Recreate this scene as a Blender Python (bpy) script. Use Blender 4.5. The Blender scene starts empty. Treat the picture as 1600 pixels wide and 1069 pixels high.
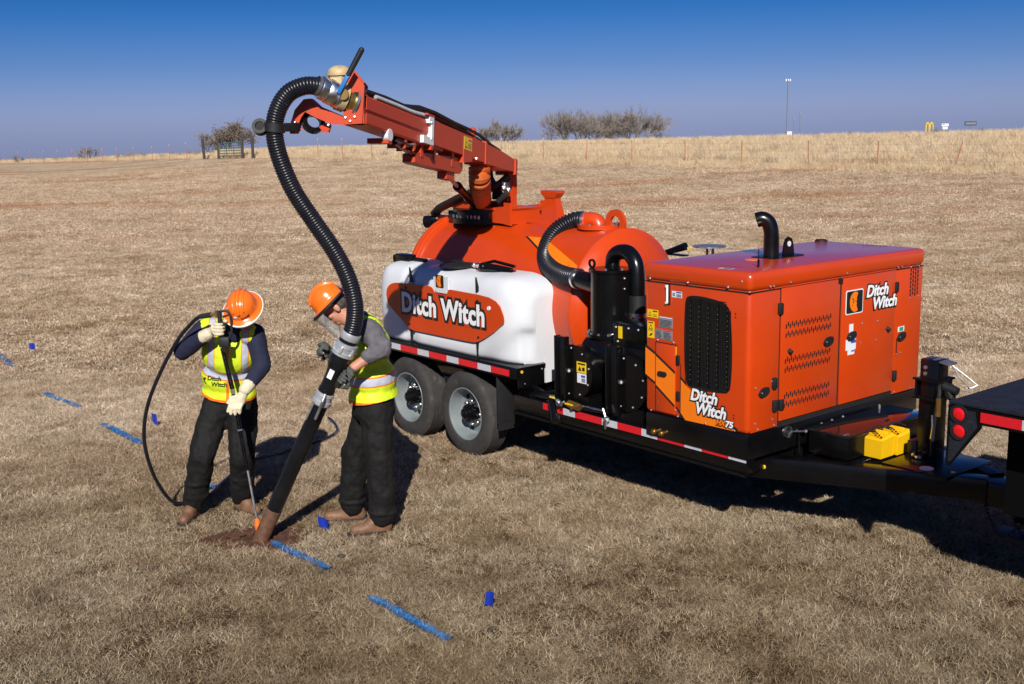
import bpy, bmesh, math, random
import numpy as np
from mathutils import Vector, Matrix, Quaternion, noise
S = bpy.context.scene
COL = S.collection
R = math.radians
rnd = random.Random(7)
V3 = Vector

# ------------------------------------------------------------------ camera
def make_camera():
    F, W, H = 1790.0, 1600.0, 1069.0
    pitch, roll = math.atan((534.5 - 200.0) / F), 0.0186
    fwd = V3((0, math.cos(pitch), -math.sin(pitch)))
    up0 = V3((0, math.sin(pitch), math.cos(pitch)))
    rt0 = V3((1, 0, 0))
    c, s = math.cos(roll), math.sin(roll)
    rt = rt0 * c - up0 * s
    up = up0 * c + rt0 * s
    m = Matrix((rt, up, -fwd)).transposed().to_4x4()
    m.translation = (0, 0, 2.8)
    cd = bpy.data.cameras.new('camera')
    cd.sensor_width = 36.0
    cd.lens = 36.0 * F / W
    cd.clip_start = 0.1
    cd.clip_end = 8000
    co = bpy.data.objects.new('camera', cd)
    co.matrix_world = m
    COL.objects.link(co)
    S.camera = co
make_camera()

# ------------------------------------------------------------------ light
SUN_EL, SUN_AZ = 33.5, 0.0          # light travels away from the camera, a little to the right
w = bpy.data.worlds.new('World')
S.world = w
w.use_nodes = True
nt = w.node_tree
bg = nt.nodes['Background']
sky = nt.nodes.new('ShaderNodeTexSky')
sky.sky_type = 'NISHITA'
sky.sun_disc = False
sky.sun_elevation = R(SUN_EL)
sky.sun_rotation = R(180 + SUN_AZ)
sky.altitude = 400
sky.air_density = 1.0
sky.dust_density = 0.6
sky.ozone_density = 2.0
tc = nt.nodes.new('ShaderNodeTexCoord')
sp = nt.nodes.new('ShaderNodeSeparateXYZ')
nt.links.new(tc.outputs['Generated'], sp.inputs[0])
rp = nt.nodes.new('ShaderNodeValToRGB')
SKY = [(0.0, (0.315, 0.385, 0.83)), (0.02, (0.275, 0.34, 0.73)), (0.055, (0.155, 0.258, 0.585)),
       (0.095, (0.058, 0.200, 0.50)), (0.15, (0.016, 0.112, 0.335)), (0.35, (0.10, 0.21, 0.46)), (1.0, (0.28, 0.38, 0.58))]
for i, (p, c) in enumerate(SKY):
    e = rp.color_ramp.elements[i] if i < 2 else rp.color_ramp.elements.new(p)
    e.position = p
    e.color = (*c, 1)
mx = nt.nodes.new('ShaderNodeMix')
mx.data_type = 'RGBA'
mx.blend_type = 'MULTIPLY'
mx.inputs[0].default_value = 1.0
nt.links.new(sp.outputs[2], rp.inputs[0])
nt.links.new(sky.outputs[0], mx.inputs[6])
nt.links.new(rp.outputs[0], mx.inputs[7])
nt.links.new(mx.outputs[2], bg.inputs[0])
bg.inputs[1].default_value = 0.105
sd = bpy.data.lights.new('sun', 'SUN')
sd.energy = 5.0
sd.angle = R(0.53)
sd.color = (1.0, 0.955, 0.88)
so = bpy.data.objects.new('sun', sd)
ld = V3((math.sin(R(SUN_AZ)) * math.cos(R(SUN_EL)), math.cos(R(SUN_AZ)) * math.cos(R(SUN_EL)), -math.sin(R(SUN_EL))))
so.rotation_euler = ld.to_track_quat('-Z', 'Y').to_euler()
so.location = (-5, -20, 20)
COL.objects.link(so)
vs = S.view_settings
vs.view_transform = 'Standard'
vs.look = 'None'
vs.exposure = 0.2
vs.gamma = 1.0
vs.use_curve_mapping = False

# ------------------------------------------------------------------ materials
def new_mat(name):
    m = bpy.data.materials.new(name)
    m.use_nodes = True
    return m, m.node_tree.nodes, m.node_tree.links, m.node_tree.nodes['Principled BSDF']

def mat(name, col, rough=0.5, metal=0.0, var=0.0, vscale=8.0, coat=0.0, bump=0.0, bscale=60.0, spec=0.5, dirt=None, rvar=0.0, emis=None):
    m, N, Lk, b = new_mat(name)
    b.inputs['Base Color'].default_value = (*col, 1)
    b.inputs['Roughness'].default_value = rough
    b.inputs['Metallic'].default_value = metal
    b.inputs['Specular IOR Level'].default_value = spec
    b.inputs['Coat Weight'].default_value = coat
    b.inputs['Coat Roughness'].default_value = 0.06
    if emis:
        b.inputs['Emission Color'].default_value = (*col, 1)
        b.inputs['Emission Strength'].default_value = emis
    t = N.new('ShaderNodeTexCoord')
    if var or dirt or rvar:
        n = N.new('ShaderNodeTexNoise')
        n.inputs['Scale'].default_value = vscale
        n.inputs['Detail'].default_value = 6
        n.inputs['Roughness'].default_value = 0.6
        Lk.new(t.outputs['Object'], n.inputs['Vector'])
        r = N.new('ShaderNodeValToRGB')
        lo, hi = max(0, 1 - var), 1 + var
        r.color_ramp.elements[0].position = 0.3
        r.color_ramp.elements[1].position = 0.7
        r.color_ramp.elements[0].color = (*[min(1, c * lo) for c in col], 1)
        r.color_ramp.elements[1].color = (*[min(1, c * hi) for c in col], 1)
        Lk.new(n.outputs[0], r.inputs[0])
        out = r.outputs[0]
        if dirt:
            n2 = N.new('ShaderNodeTexNoise')
            n2.inputs['Scale'].default_value = dirt[2]
            n2.inputs['Detail'].default_value = 8
            Lk.new(t.outputs['Object'], n2.inputs['Vector'])
            r2 = N.new('ShaderNodeValToRGB')
            r2.color_ramp.elements[0].position = dirt[1]
            r2.color_ramp.elements[1].position = dirt[1] + 0.15
            Lk.new(n2.outputs[0], r2.inputs[0])
            mx = N.new('ShaderNodeMix')
            mx.data_type = 'RGBA'
            Lk.new(r2.outputs[0], mx.inputs[0])
            Lk.new(out, mx.inputs[6])
            mx.inputs[7].default_value = (*dirt[0], 1)
            out = mx.outputs[2]
        Lk.new(out, b.inputs['Base Color'])
        if rvar:
            mr = N.new('ShaderNodeMapRange')
            mr.inputs['To Min'].default_value = max(0.02, rough - rvar)
            mr.inputs['To Max'].default_value = rough + rvar
            Lk.new(n.outputs[0], mr.inputs['Value'])
            Lk.new(mr.outputs[0], b.inputs['Roughness'])
    if bump:
        n3 = N.new('ShaderNodeTexNoise')
        n3.inputs['Scale'].default_value = bscale
        n3.inputs['Detail'].default_value = 5
        Lk.new(t.outputs['Object'], n3.inputs['Vector'])
        bp = N.new('ShaderNodeBump')
        bp.inputs['Strength'].default_value = bump
        bp.inputs['Distance'].default_value = 0.01
        Lk.new(n3.outputs[0], bp.inputs['Height'])
        Lk.new(bp.outputs[0], b.inputs['Normal'])
    return m

M = {}
M['roof_paint'] = mat('glossy_orange_paint', (0.56, 0.049, 0.003), 0.26, 0, 0.06, 2.5, coat=1.0, rvar=0.05)
M['roof_paint'].node_tree.nodes['Principled BSDF'].inputs['Coat Roughness'].default_value = 0.22
M['orange'] = mat('orange_paint', (0.555, 0.049, 0.003), 0.34, 0, 0.06, 2.5, coat=0.28, rvar=0.06, bump=0.02, bscale=25)
M['orange_arm'] = mat('orange_arm_paint', (0.52, 0.046, 0.004), 0.5, 0, 0.08, 5, coat=0.05, rvar=0.08)
M['amber'] = mat('amber_decal', (0.85, 0.19, 0.008), 0.35, 0, 0.03, 4)
M['black'] = mat('black_paint', (0.0032, 0.0032, 0.0036), 0.24, 0, 0.2, 6, coat=0.0, rvar=0.08, dirt=((0.011, 0.009, 0.007), 0.68, 9))
M['black_matte'] = mat('black_rubber', (0.009, 0.009, 0.010), 0.6, 0, 0.25, 10)
M['decal_black'] = mat('decal_black', (0.012, 0.012, 0.012), 0.45)
M['decal_white'] = mat('decal_white', (0.80, 0.80, 0.80), 0.45, 0, 0.03, 20)
M['hose'] = mat('hose_rubber', (0.012, 0.012, 0.016), 0.3, 0, 0.3, 12)
M['tube'] = mat('tube_plastic', (0.007, 0.007, 0.008), 0.26, 0, 0.3, 6, rvar=0.1)
M['poly'] = mat('white_polyethylene', (0.62, 0.635, 0.66), 0.42, 0, 0.025, 5, rvar=0.08, bump=0.03, bscale=14)
M['tyre'] = mat('tyre_rubber', (0.034, 0.031, 0.029), 0.8, 0, 0.3, 14, dirt=((0.12, 0.095, 0.07), 0.6, 7), bump=0.15, bscale=90)
M['rim'] = mat('rim_grey', (0.21, 0.24, 0.245), 0.35, 0.15, 0.08, 12, dirt=((0.20, 0.17, 0.13), 0.68, 8))
M['chrome'] = mat('polished_steel', (0.82, 0.82, 0.81), 0.30, 1.0, 0.15, 15, rvar=0.1)
M['steel'] = mat('dull_steel', (0.45, 0.45, 0.46), 0.42, 0.9, 0.2, 20, rvar=0.12)
M['silver'] = mat('silver_clamp', (0.50, 0.51, 0.53), 0.38, 0.5, 0.15, 25)
M['brass'] = mat('brass', (0.60, 0.36, 0.10), 0.3, 0.9, 0.15, 20)
M['tape_red'] = mat('tape_red', (0.62, 0.012, 0.02), 0.35, 0, 0.08, 40, coat=0.3)
M['tape_white'] = mat('tape_white', (0.55, 0.57, 0.62), 0.3, 0.1, 0.08, 40, coat=0.3)
M['lens'] = mat('red_lens', (0.72, 0.008, 0.012), 0.12, 0, 0.1, 60, coat=1.0)
M['amber_lens'] = mat('amber_lens', (0.8, 0.45, 0.02), 0.15, 0, coat=1.0)
M['yellow_label'] = mat('yellow_label', (0.80, 0.52, 0.01), 0.4, 0, 0.03, 30)
M['grey_label'] = mat('grey_label', (0.22, 0.22, 0.25), 0.45, 0, 0.05, 30)
M['white_label'] = mat('white_label', (0.72, 0.74, 0.78), 0.4)
M['blue_print'] = mat('blue_print', (0.03, 0.08, 0.35), 0.4)
M['green_print'] = mat('green_print', (0.02, 0.3, 0.16), 0.4)
M['yellow_plastic'] = mat('yellow_plastic', (0.80, 0.46, 0.005), 0.4, 0, 0.06, 10, rvar=0.08)
M['wood_tan'] = mat('tan_casting', (0.46, 0.35, 0.19), 0.55, 0, 0.25, 14, dirt=((0.25, 0.15, 0.07), 0.62, 12))
M['blue_handle'] = mat('blue_paint', (0.02, 0.16, 0.45), 0.4)
M['grille'] = mat('grille_mesh', (0.007, 0.007, 0.008), 0.5, 0, 0.4, 60)
M['slot'] = mat('dark_slot', (0.006, 0.004, 0.003), 0.8)
M['deck'] = mat('checker_deck', (0.012, 0.014, 0.022), 0.6, 0.1, 0.35, 9, bump=0.4, bscale=45, dirt=((0.06, 0.055, 0.05), 0.62, 6))
M['dark_red'] = mat('toolbox_lid', (0.010, 0.009, 0.009), 0.08, 0, 0.2, 10, coat=0.6)
M['pitch'] = mat('pitch_black', (0.002, 0.002, 0.002), 0.7, spec=0.1)  # near-black, so the truck's underside looks deep in shade
M['bellows'] = mat('orange_bellows', (0.52, 0.10, 0.012), 0.5, 0, 0.12, 10)
# clothing
M['navy'] = mat('navy_cloth', (0.008, 0.010, 0.034), 0.85, 0, 0.25, 20, bump=0.3, bscale=120)
M['grey_cloth'] = mat('grey_cloth', (0.105, 0.10, 0.11), 0.85, 0, 0.2, 20, bump=0.3, bscale=120)
M['trouser'] = mat('black_trousers', (0.0065, 0.0062, 0.006), 0.8, 0, 0.35, 9, bump=0.35, bscale=70, dirt=((0.014, 0.012, 0.010), 0.62, 5), spec=0.3)
M['leather'] = mat('brown_leather', (0.17, 0.085, 0.045), 0.6, 0, 0.3, 14, bump=0.2, bscale=60)
M['sole'] = mat('boot_sole', (0.03, 0.022, 0.018), 0.8)
M['glove_cream'] = mat('cream_leather', (0.62, 0.54, 0.38), 0.75, 0, 0.15, 20, bump=0.3, bscale=70)
M['glove_grey'] = mat('grey_glove', (0.06, 0.065, 0.06), 0.8, 0, 0.25, 20, bump=0.3, bscale=80)
M['skin'] = mat('skin', (0.50, 0.22, 0.145), 0.5, 0, 0.14, 14)
M['hair'] = mat('grey_hair', (0.07, 0.06, 0.055), 0.75, 0, 0.4, 60, bump=0.6, bscale=150)
M['hat'] = mat('orange_helmet', (0.86, 0.16, 0.012), 0.25, 0, 0.03, 6, coat=0.4)
M['hat_white'] = mat('white_trim', (0.75, 0.74, 0.70), 0.4)
M['eye'] = mat('eye_dark', (0.02, 0.015, 0.012), 0.2)
M['flag'] = mat('blue_flag', (0.004, 0.024, 0.27), 0.45, 0, 0.1, 20)
M['paint_blue'] = mat('blue_marking_paint', (0.003, 0.13, 0.37), 0.7, 0, 0.5, 10)
M['dirt'] = mat('red_brown_dirt', (0.078, 0.029, 0.014), 0.95, 0, 0.5, 18, bump=1.0, bscale=35)
M['mudtube'] = mat('muddy_tube', (0.12, 0.055, 0.03), 0.7, 0, 0.4, 22)
M['bark'] = mat('grey_bark', (0.15, 0.13, 0.11), 0.9, 0, 0.35, 3)
M['twig'] = mat('grey_twig', (0.21, 0.18, 0.155), 0.9, 0, 0.3, 1.5)
M['leaf_brown'] = mat('brown_leaf', (0.17, 0.125, 0.08), 0.8, 0, 0.4, 2)
M['post_red'] = mat('rust_red_post', (0.36, 0.15, 0.09), 0.7, 0, 0.3, 8)
M['post_white'] = mat('pale_post_tip', (0.48, 0.42, 0.36), 0.6)
M['post_wood'] = mat('dark_wood', (0.05, 0.04, 0.035), 0.9, 0, 0.4, 8)
M['wire'] = mat('fence_wire', (0.36, 0.30, 0.24), 0.6, 0.4)
M['gate_green'] = mat('green_gate', (0.07, 0.12, 0.095), 0.6, 0, 0.2, 3)
M['mast'] = mat('mast_steel', (0.20, 0.22, 0.26), 0.5, 0.3)
M['sign_yellow'] = mat('sign_yellow', (0.65, 0.47, 0.03), 0.4)
M['sign_white'] = mat('sign_white', (0.75, 0.76, 0.78), 0.5)
M['sign_dark'] = mat('sign_dark', (0.06, 0.07, 0.10), 0.5)
M['stone'] = mat('dark_clod', (0.05, 0.04, 0.03), 0.9, 0, 0.4, 30)

def glass_mat():
    m, N, Lk, b = new_mat('visor_plastic')
    b.inputs['Base Color'].default_value = (0.50, 0.50, 0.50, 1)
    b.inputs['Roughness'].default_value = 0.12
    b.inputs['Alpha'].default_value = 0.42
    m.blend_method = 'BLEND' if hasattr(m, 'blend_method') else m.blend_method
    return m
M['visor'] = glass_mat()

# ------------------------------------------------------------------ mesh helper
class MB:
    def __init__(s):
        s.b = bmesh.new()
    def _x(s, vs, mtx):
        if mtx is not None:
            bmesh.ops.transform(s.b, matrix=mtx, verts=vs)
    def box(s, c, d, bev=0.0, rot=None, seg=2):
        r = bmesh.ops.create_cube(s.b, size=1.0)
        vs = r['verts']
        bmesh.ops.scale(s.b, vec=V3(d), verts=vs)
        if bev > 0:
            es = list({e for v in vs for e in v.link_edges})
            q = bmesh.ops.bevel(s.b, geom=es, offset=bev, segments=seg, profile=0.5, affect='EDGES')
            vs = list({v for f in q['faces'] for v in f.verts} | {v for v in vs if v.is_valid})
        m = Matrix.Translation(V3(c))
        if rot is not None:
            m = m @ rot.to_4x4()
        s._x(vs, m)
        return s
    def box2(s, lo, hi, bev=0.0, seg=2):
        lo, hi = V3(lo), V3(hi)
        return s.box((lo + hi) / 2, hi - lo, bev, None, seg)
    def cyl(s, p0, p1, r0, r1=None, seg=16, cap=True):
        p0, p1 = V3(p0), V3(p1)
        r1 = r0 if r1 is None else r1
        d = p1 - p0
        q = bmesh.ops.create_cone(s.b, cap_ends=cap, segments=seg, radius1=r0, radius2=r1, depth=d.length)
        m = Matrix.Translation((p0 + p1) / 2) @ d.to_track_quat('Z', 'Y').to_matrix().to_4x4()
        s._x(q['verts'], m)
        return s
    def sph(s, c, r, sub=2, scl=None, rot=None):
        q = bmesh.ops.create_icosphere(s.b, subdivisions=sub, radius=1.0)
        sc = scl if scl is not None else (1, 1, 1)
        bmesh.ops.scale(s.b, vec=V3((sc[0] * r, sc[1] * r, sc[2] * r)), verts=q['verts'])
        m = Matrix.Translation(V3(c))
        if rot is not None:
            m = m @ rot.to_4x4()
        s._x(q['verts'], m)
        return s
    def cap(s, p0, r0, p1, r1, seg=12):
        s.cyl(p0, p1, r0, r1, seg)
        s.sph(p0, r0, 2)
        s.sph(p1, r1, 2)
        return s
    def tube(s, pts, rad, seg=12, cap=True, up=None):
        pts = [V3(p) for p in pts]
        n = len(pts)
        rs = rad if isinstance(rad, (list, tuple)) else [rad] * n
        t0 = (pts[1] - pts[0]).normalized()
        a = V3(up) if up is not None else (V3((0, 0, 1)) if abs(t0.z) < 0.9 else V3((1, 0, 0)))
        nrm = (a - t0 * a.dot(t0)).normalized()
        rings = []
        for i, p in enumerate(pts):
            t = ((pts[min(i + 1, n - 1)] - pts[max(i - 1, 0)])).normalized()
            nrm = (nrm - t * nrm.dot(t)).normalized()
            bi = t.cross(nrm)
            rings.append([s.b.verts.new(p + (nrm * math.cos(2 * math.pi * k / seg) + bi * math.sin(2 * math.pi * k / seg)) * rs[i]) for k in range(seg)])
        for i in range(n - 1):
            for k in range(seg):
                s.b.faces.new((rings[i][k], rings[i][(k + 1) % seg], rings[i + 1][(k + 1) % seg], rings[i + 1][k]))
        if cap:
            s.b.faces.new(rings[0][::-1])
            s.b.faces.new(rings[-1])
        return s
    def lathe(s, prof, mtx=None, seg=32, close=False):
        """profile (r, h) turned about local z"""
        rings = []
        allv = []
        for r, h in prof:
            if r < 1e-6:
                v = [s.b.verts.new((0, 0, h))]
            else:
                v = [s.b.verts.new((r * math.cos(2 * math.pi * k / seg), r * math.sin(2 * math.pi * k / seg), h)) for k in range(seg)]
            rings.append(v)
            allv += v
        pr = list(zip(rings[:-1], rings[1:]))
        if close:
            pr.append((rings[-1], rings[0]))
        for a, b in pr:
            for k in range(seg):
                k2 = (k + 1) % seg
                if len(a) == 1 and len(b) == 1:
                    continue
                if len(a) == 1:
                    s.b.faces.new((a[0], b[k2], b[k]))
                elif len(b) == 1:
                    s.b.faces.new((a[k], a[k2], b[0]))
                else:
                    s.b.faces.new((a[k], a[k2], b[k2], b[k]))
        s._x(allv, mtx)
        return s
    def prism(s, poly, th, mtx=None):
        """polygon in local xy extruded along local z from 0 to th"""
        n = len(poly)
        lo = [s.b.verts.new((x, y, 0)) for x, y in poly]
        hi = [s.b.verts.new((x, y, th)) for x, y in poly]
        s.b.faces.new(lo[::-1])
        s.b.faces.new(hi)
        for i in range(n):
            j = (i + 1) % n
            s.b.faces.new((lo[i], lo[j], hi[j], hi[i]))
        s._x(lo + hi, mtx)
        return s
    def loft(s, secs, cap=True):
        rings = [[s.b.verts.new(p) for p in sec] for sec in secs]
        n = len(rings[0])
        for a, b in zip(rings[:-1], rings[1:]):
            for k in range(n):
                s.b.faces.new((a[k], a[(k + 1) % n], b[(k + 1) % n], b[k]))
        if cap:
            s.b.faces.new(rings[0][::-1])
            s.b.faces.new(rings[-1])
        return s
    def mesh(s, name, mats, smooth=35):
        bmesh.ops.recalc_face_normals(s.b, faces=s.b.faces[:])
        me = bpy.data.meshes.new(name)
        s.b.to_mesh(me)
        s.b.free()
        for m in (mats if isinstance(mats, (list, tuple)) else [mats]):
            me.materials.append(m)
        if smooth:
            me.polygons.foreach_set('use_smooth', [True] * len(me.polygons))
            try:
                me.set_sharp_from_angle(angle=R(smooth))
            except Exception:
                pass
        return me
    def build(s, name, m, parent=None, smooth=35, loc=None):
        o = link(name, s.mesh(name, m, smooth), parent, loc)
        if name.endswith(('bolt', 'bolts', 'panel_hole', 'rivets', '_print', 'fittings', '_beads')):
            o['kind'] = 'stuff'          # too small to pick apart
        return o

def link(name, me, parent=None, loc=None, mtx=None):
    o = bpy.data.objects.new(name, me)
    COL.objects.link(o)
    if parent is not None:
        o.parent = parent
    if loc is not None:
        o.location = loc
    if mtx is not None:
        o.matrix_basis = mtx
    return o

def empty(name, loc=(0, 0, 0), rz=0.0):
    o = bpy.data.objects.new(name, None)
    o.location = loc
    o.rotation_euler = (0, 0, rz)
    o.empty_display_size = 0.2
    COL.objects.link(o)
    return o

def tag(o, label=None, cat=None, group=None, kind=None):
    for k, v in (('label', label), ('category', cat), ('group', group), ('kind', kind)):
        if v:
            o[k] = v
    return o

def spline(pts, step):
    """Catmull-Rom through pts, resampled at equal steps"""
    P = [V3(p) for p in pts]
    P = [P[0] * 2 - P[1]] + P + [P[-1] * 2 - P[-2]]
    dense = []
    for i in range(1, len(P) - 2):
        for k in range(40):
            t = k / 40
            a, b, c, d = P[i - 1:i + 3]
            dense.append(0.5 * ((2 * b) + (c - a) * t + (2 * a - 5 * b + 4 * c - d) * t * t + (3 * b - a - 3 * c + d) * t ** 3))
    dense.append(P[-2])
    out = [dense[0]]
    acc = 0
    for a, b in zip(dense[:-1], dense[1:]):
        L = (b - a).length
        while acc + L >= step:
            f = (step - acc) / L
            a = a + (b - a) * f
            out.append(a)
            L = (b - a).length
            acc = 0
        acc += L
    out.append(dense[-1])
    return out

def corrugated(pts, r_out, r_in, pitch, seg=20):
    path = spline(pts, pitch / 4)
    rr = [(r_in, r_in + (r_out - r_in) * 0.85, r_out, r_in + (r_out - r_in) * 0.85)[i % 4] for i in range(len(path))]
    b = MB()
    b.tube(path, rr, seg)
    return b

def text_mesh(s, size, mats, bold=0.0, ext=0.002, shear=0.0, xs=1.0, mtx=None, align='LEFT', spacing=1.0):
    cu = bpy.data.curves.new('txt', 'FONT')
    cu.body = s
    cu.size = size
    cu.offset = bold
    cu.extrude = ext
    cu.shear = shear
    cu.align_x = align
    cu.space_character = spacing
    cu.space_line = 0.92
    cu.resolution_u = 3
    o = bpy.data.objects.new('txt', cu)
    COL.objects.link(o)
    dg = bpy.context.evaluated_depsgraph_get()
    me = bpy.data.meshes.new_from_object(o.evaluated_get(dg))
    bpy.data.objects.remove(o)
    bpy.data.curves.remove(cu)
    m = Matrix.Diagonal((xs, 1, 1, 1))
    if mtx is not None:
        m = mtx @ m
    me.transform(m)
    me.materials.clear()
    me.materials.append(mats)
    return me

# planes of the trailer: near side (looking at -v) and front (looking at +u)
def side_m(u, z, v=0.0):
    return Matrix(((1, 0, 0, u), (0, 0, -1, v), (0, 1, 0, z), (0, 0, 0, 1)))
def front_m(v, z, u):
    return Matrix(((0, 0, 1, u), (1, 0, 0, v), (0, 1, 0, z), (0, 0, 0, 1)))

def rrect(wd, ht, r, n=5):
    out = []
    for cx, cy, a0 in ((wd / 2 - r, ht / 2 - r, 0), (-wd / 2 + r, ht / 2 - r, 90), (-wd / 2 + r, -ht / 2 + r, 180), (wd / 2 - r, -ht / 2 + r, 270)):
        for k in range(n):
            a = R(a0 + 90 * k / (n - 1))
            out.append((cx + r * math.cos(a), cy + r * math.sin(a)))
    return out

def smooth_poly(pts, n=6):
    """closed Catmull-Rom polygon"""
    out = []
    m = len(pts)
    for i in range(m):
        a, b, c, d = [np.array(pts[(i + k - 1) % m], float) for k in range(4)]
        for k in range(n):
            t = k / n
            q = 0.5 * ((2 * b) + (c - a) * t + (2 * a - 5 * b + 4 * c - d) * t * t + (3 * b - a - 3 * c + d) * t ** 3)
            out.append((q[0], q[1]))
    return out

# ------------------------------------------------------------------ terrain
A_T = np.array([-0.60, -0.432, -0.365, -0.31, -0.277, -0.185, -0.09, 0.0, 0.15, 0.30, 0.385, 0.50, 0.62])
ZF_T = np.array([-0.5, -0.32, 0.05, 0.48, 0.78, 0.99, 0.90, 0.83, 0.75, 0.68, 0.64, 0.60, 0.60])
YF_T = np.array([190, 143.5, 129, 114, 99, 84.8, 75.4, 68, 59, 52.2, 49, 45, 42.0])
ZR_T = np.array([-0.6, -0.42, -0.02, 0.42, 0.66, 0.98, 1.12, 1.28, 1.42, 1.55, 1.62, 1.70, 1.72])
RW_T = np.array([14, 14, 14, 16, 18, 22, 24, 25, 26, 26, 25, 24, 24.0])
def terrain(x, y):
    x = np.asarray(x, float)
    y = np.asarray(y, float)
    ys = np.maximum(y, 1.0)
    a = np.clip(x / ys, -0.6, 0.62)
    yf = np.interp(a, A_T, YF_T)
    zf = np.interp(a, A_T, ZF_T)
    zr = np.interp(a, A_T, ZR_T)
    rw = np.interp(a, A_T, RW_T)
    s = np.clip((y / yf - 0.42) / 0.58, 0, 1)
    z = zf * s * s * (3 - 2 * s) * 0.35 + zf * s ** 1.6 * 0.65
    q = np.clip((y - yf) / rw, 0, 1)
    z = np.where(y > yf, zf + (zr - zf) * np.sin(q * math.pi / 2), z)
    over = np.maximum(y - yf - rw, 0)
    z = z - over * 0.03
    return np.where(y < 1, 0.0, z)
def tz(x, y):
    return float(terrain(x, y))

def grass_nodes(m, N, Lk, tufts=False):
    """colour of the dry turf as a function of the place, shared by soil and blades"""
    g = N.new('ShaderNodeNewGeometry')
    def nz(scale, detail, rough=0.6, vec=None):
        n = N.new('ShaderNodeTexNoise')
        n.inputs['Scale'].default_value = scale
        n.inputs['Detail'].default_value = detail
        n.inputs['Roughness'].default_value = rough
        Lk.new(vec if vec is not None else g.outputs['Position'], n.inputs['Vector'])
        return n.outputs[0]
    def ramp(inp, els):
        r = N.new('ShaderNodeValToRGB')
        for i, (p, c) in enumerate(els):
            e = r.color_ramp.elements[i] if i < 2 else r.color_ramp.elements.new(p)
            e.position = p
            e.color = (*c, 1)
        Lk.new(inp, r.inputs[0])
        return r.outputs[0]
    def mix(f, a, b, mode='MIX'):
        x = N.new('ShaderNodeMix')
        x.data_type = 'RGBA'
        x.blend_type = mode
        if isinstance(f, float):
            x.inputs[0].default_value = f
        else:
            Lk.new(f, x.inputs[0])
        for sock, v in ((6, a), (7, b)):
            if isinstance(v, tuple):
                x.inputs[sock].default_value = (*v, 1)
            else:
                Lk.new(v, x.inputs[sock])
        return x.outputs[2]
    base = ramp(nz(0.55, 5), [(0.30, (0.41, 0.305, 0.185)), (0.46, (0.57, 0.44, 0.305)), (0.58, (0.625, 0.505, 0.365)), (0.72, (0.53, 0.425, 0.305))])
    mq = N.new('ShaderNodeMapping')
    mq.inputs['Scale'].default_value = (0.13, 0.62, 1)
    Lk.new(g.outputs['Position'], mq.inputs[0])
    streak = ramp(nz(1.0, 6, 0.68, mq.outputs[0]), [(0.32, (0.78, 0.74, 0.71)), (0.5, (0.99, 0.98, 0.97)), (0.66, (1.10, 1.10, 1.12))])
    base = mix(1.0, base, streak, 'MULTIPLY')
    # browner, greener turf near the camera, with lens vignetting and blade shade painted in
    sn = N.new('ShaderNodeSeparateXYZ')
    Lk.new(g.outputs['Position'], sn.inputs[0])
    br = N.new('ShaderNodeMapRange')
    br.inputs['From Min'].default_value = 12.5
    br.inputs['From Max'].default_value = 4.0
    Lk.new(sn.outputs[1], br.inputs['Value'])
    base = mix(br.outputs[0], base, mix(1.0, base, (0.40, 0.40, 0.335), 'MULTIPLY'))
    patch = ramp(nz(2.6, 4), [(0.33, (0.72, 0.68, 0.64)), (0.5, (0.98, 0.97, 0.96)), (0.68, (1.10, 1.11, 1.13))])
    col = mix(1.0, base, patch, 'MULTIPLY')
    # reddish bare soil streaks running across the far lawn
    mp = N.new('ShaderNodeMapping')
    mp.inputs['Scale'].default_value = (0.05, 0.24, 1)
    mp.inputs['Rotation'].default_value = (0, 0, R(28))
    Lk.new(g.outputs['Position'], mp.inputs[0])
    st = nz(1.0, 4, 0.55, mp.outputs[0])
    stm = ramp(st, [(0.55, (0, 0, 0)), (0.66, (0.8, 0.8, 0.8))])
    sx = N.new('ShaderNodeSeparateXYZ')
    Lk.new(g.outputs['Position'], sx.inputs[0])
    far = N.new('ShaderNodeMapRange')
    far.inputs['From Min'].default_value = 26
    far.inputs['From Max'].default_value = 44
    Lk.new(sx.outputs[1], far.inputs['Value'])
    mm = N.new('ShaderNodeMath')
    mm.operation = 'MULTIPLY'
    Lk.new(stm, mm.inputs[0])
    Lk.new(far.outputs[0], mm.inputs[1])
    col = mix(mm.outputs[0], col, (0.42, 0.20, 0.105))
    # a little living green near the camera
    gr = ramp(nz(1.1, 3), [(0.66, (0, 0, 0)), (0.74, (0.3, 0.3, 0.3))])
    col = mix(gr, col, (0.16, 0.16, 0.075))
    return g, nz, ramp, mix, col

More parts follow.
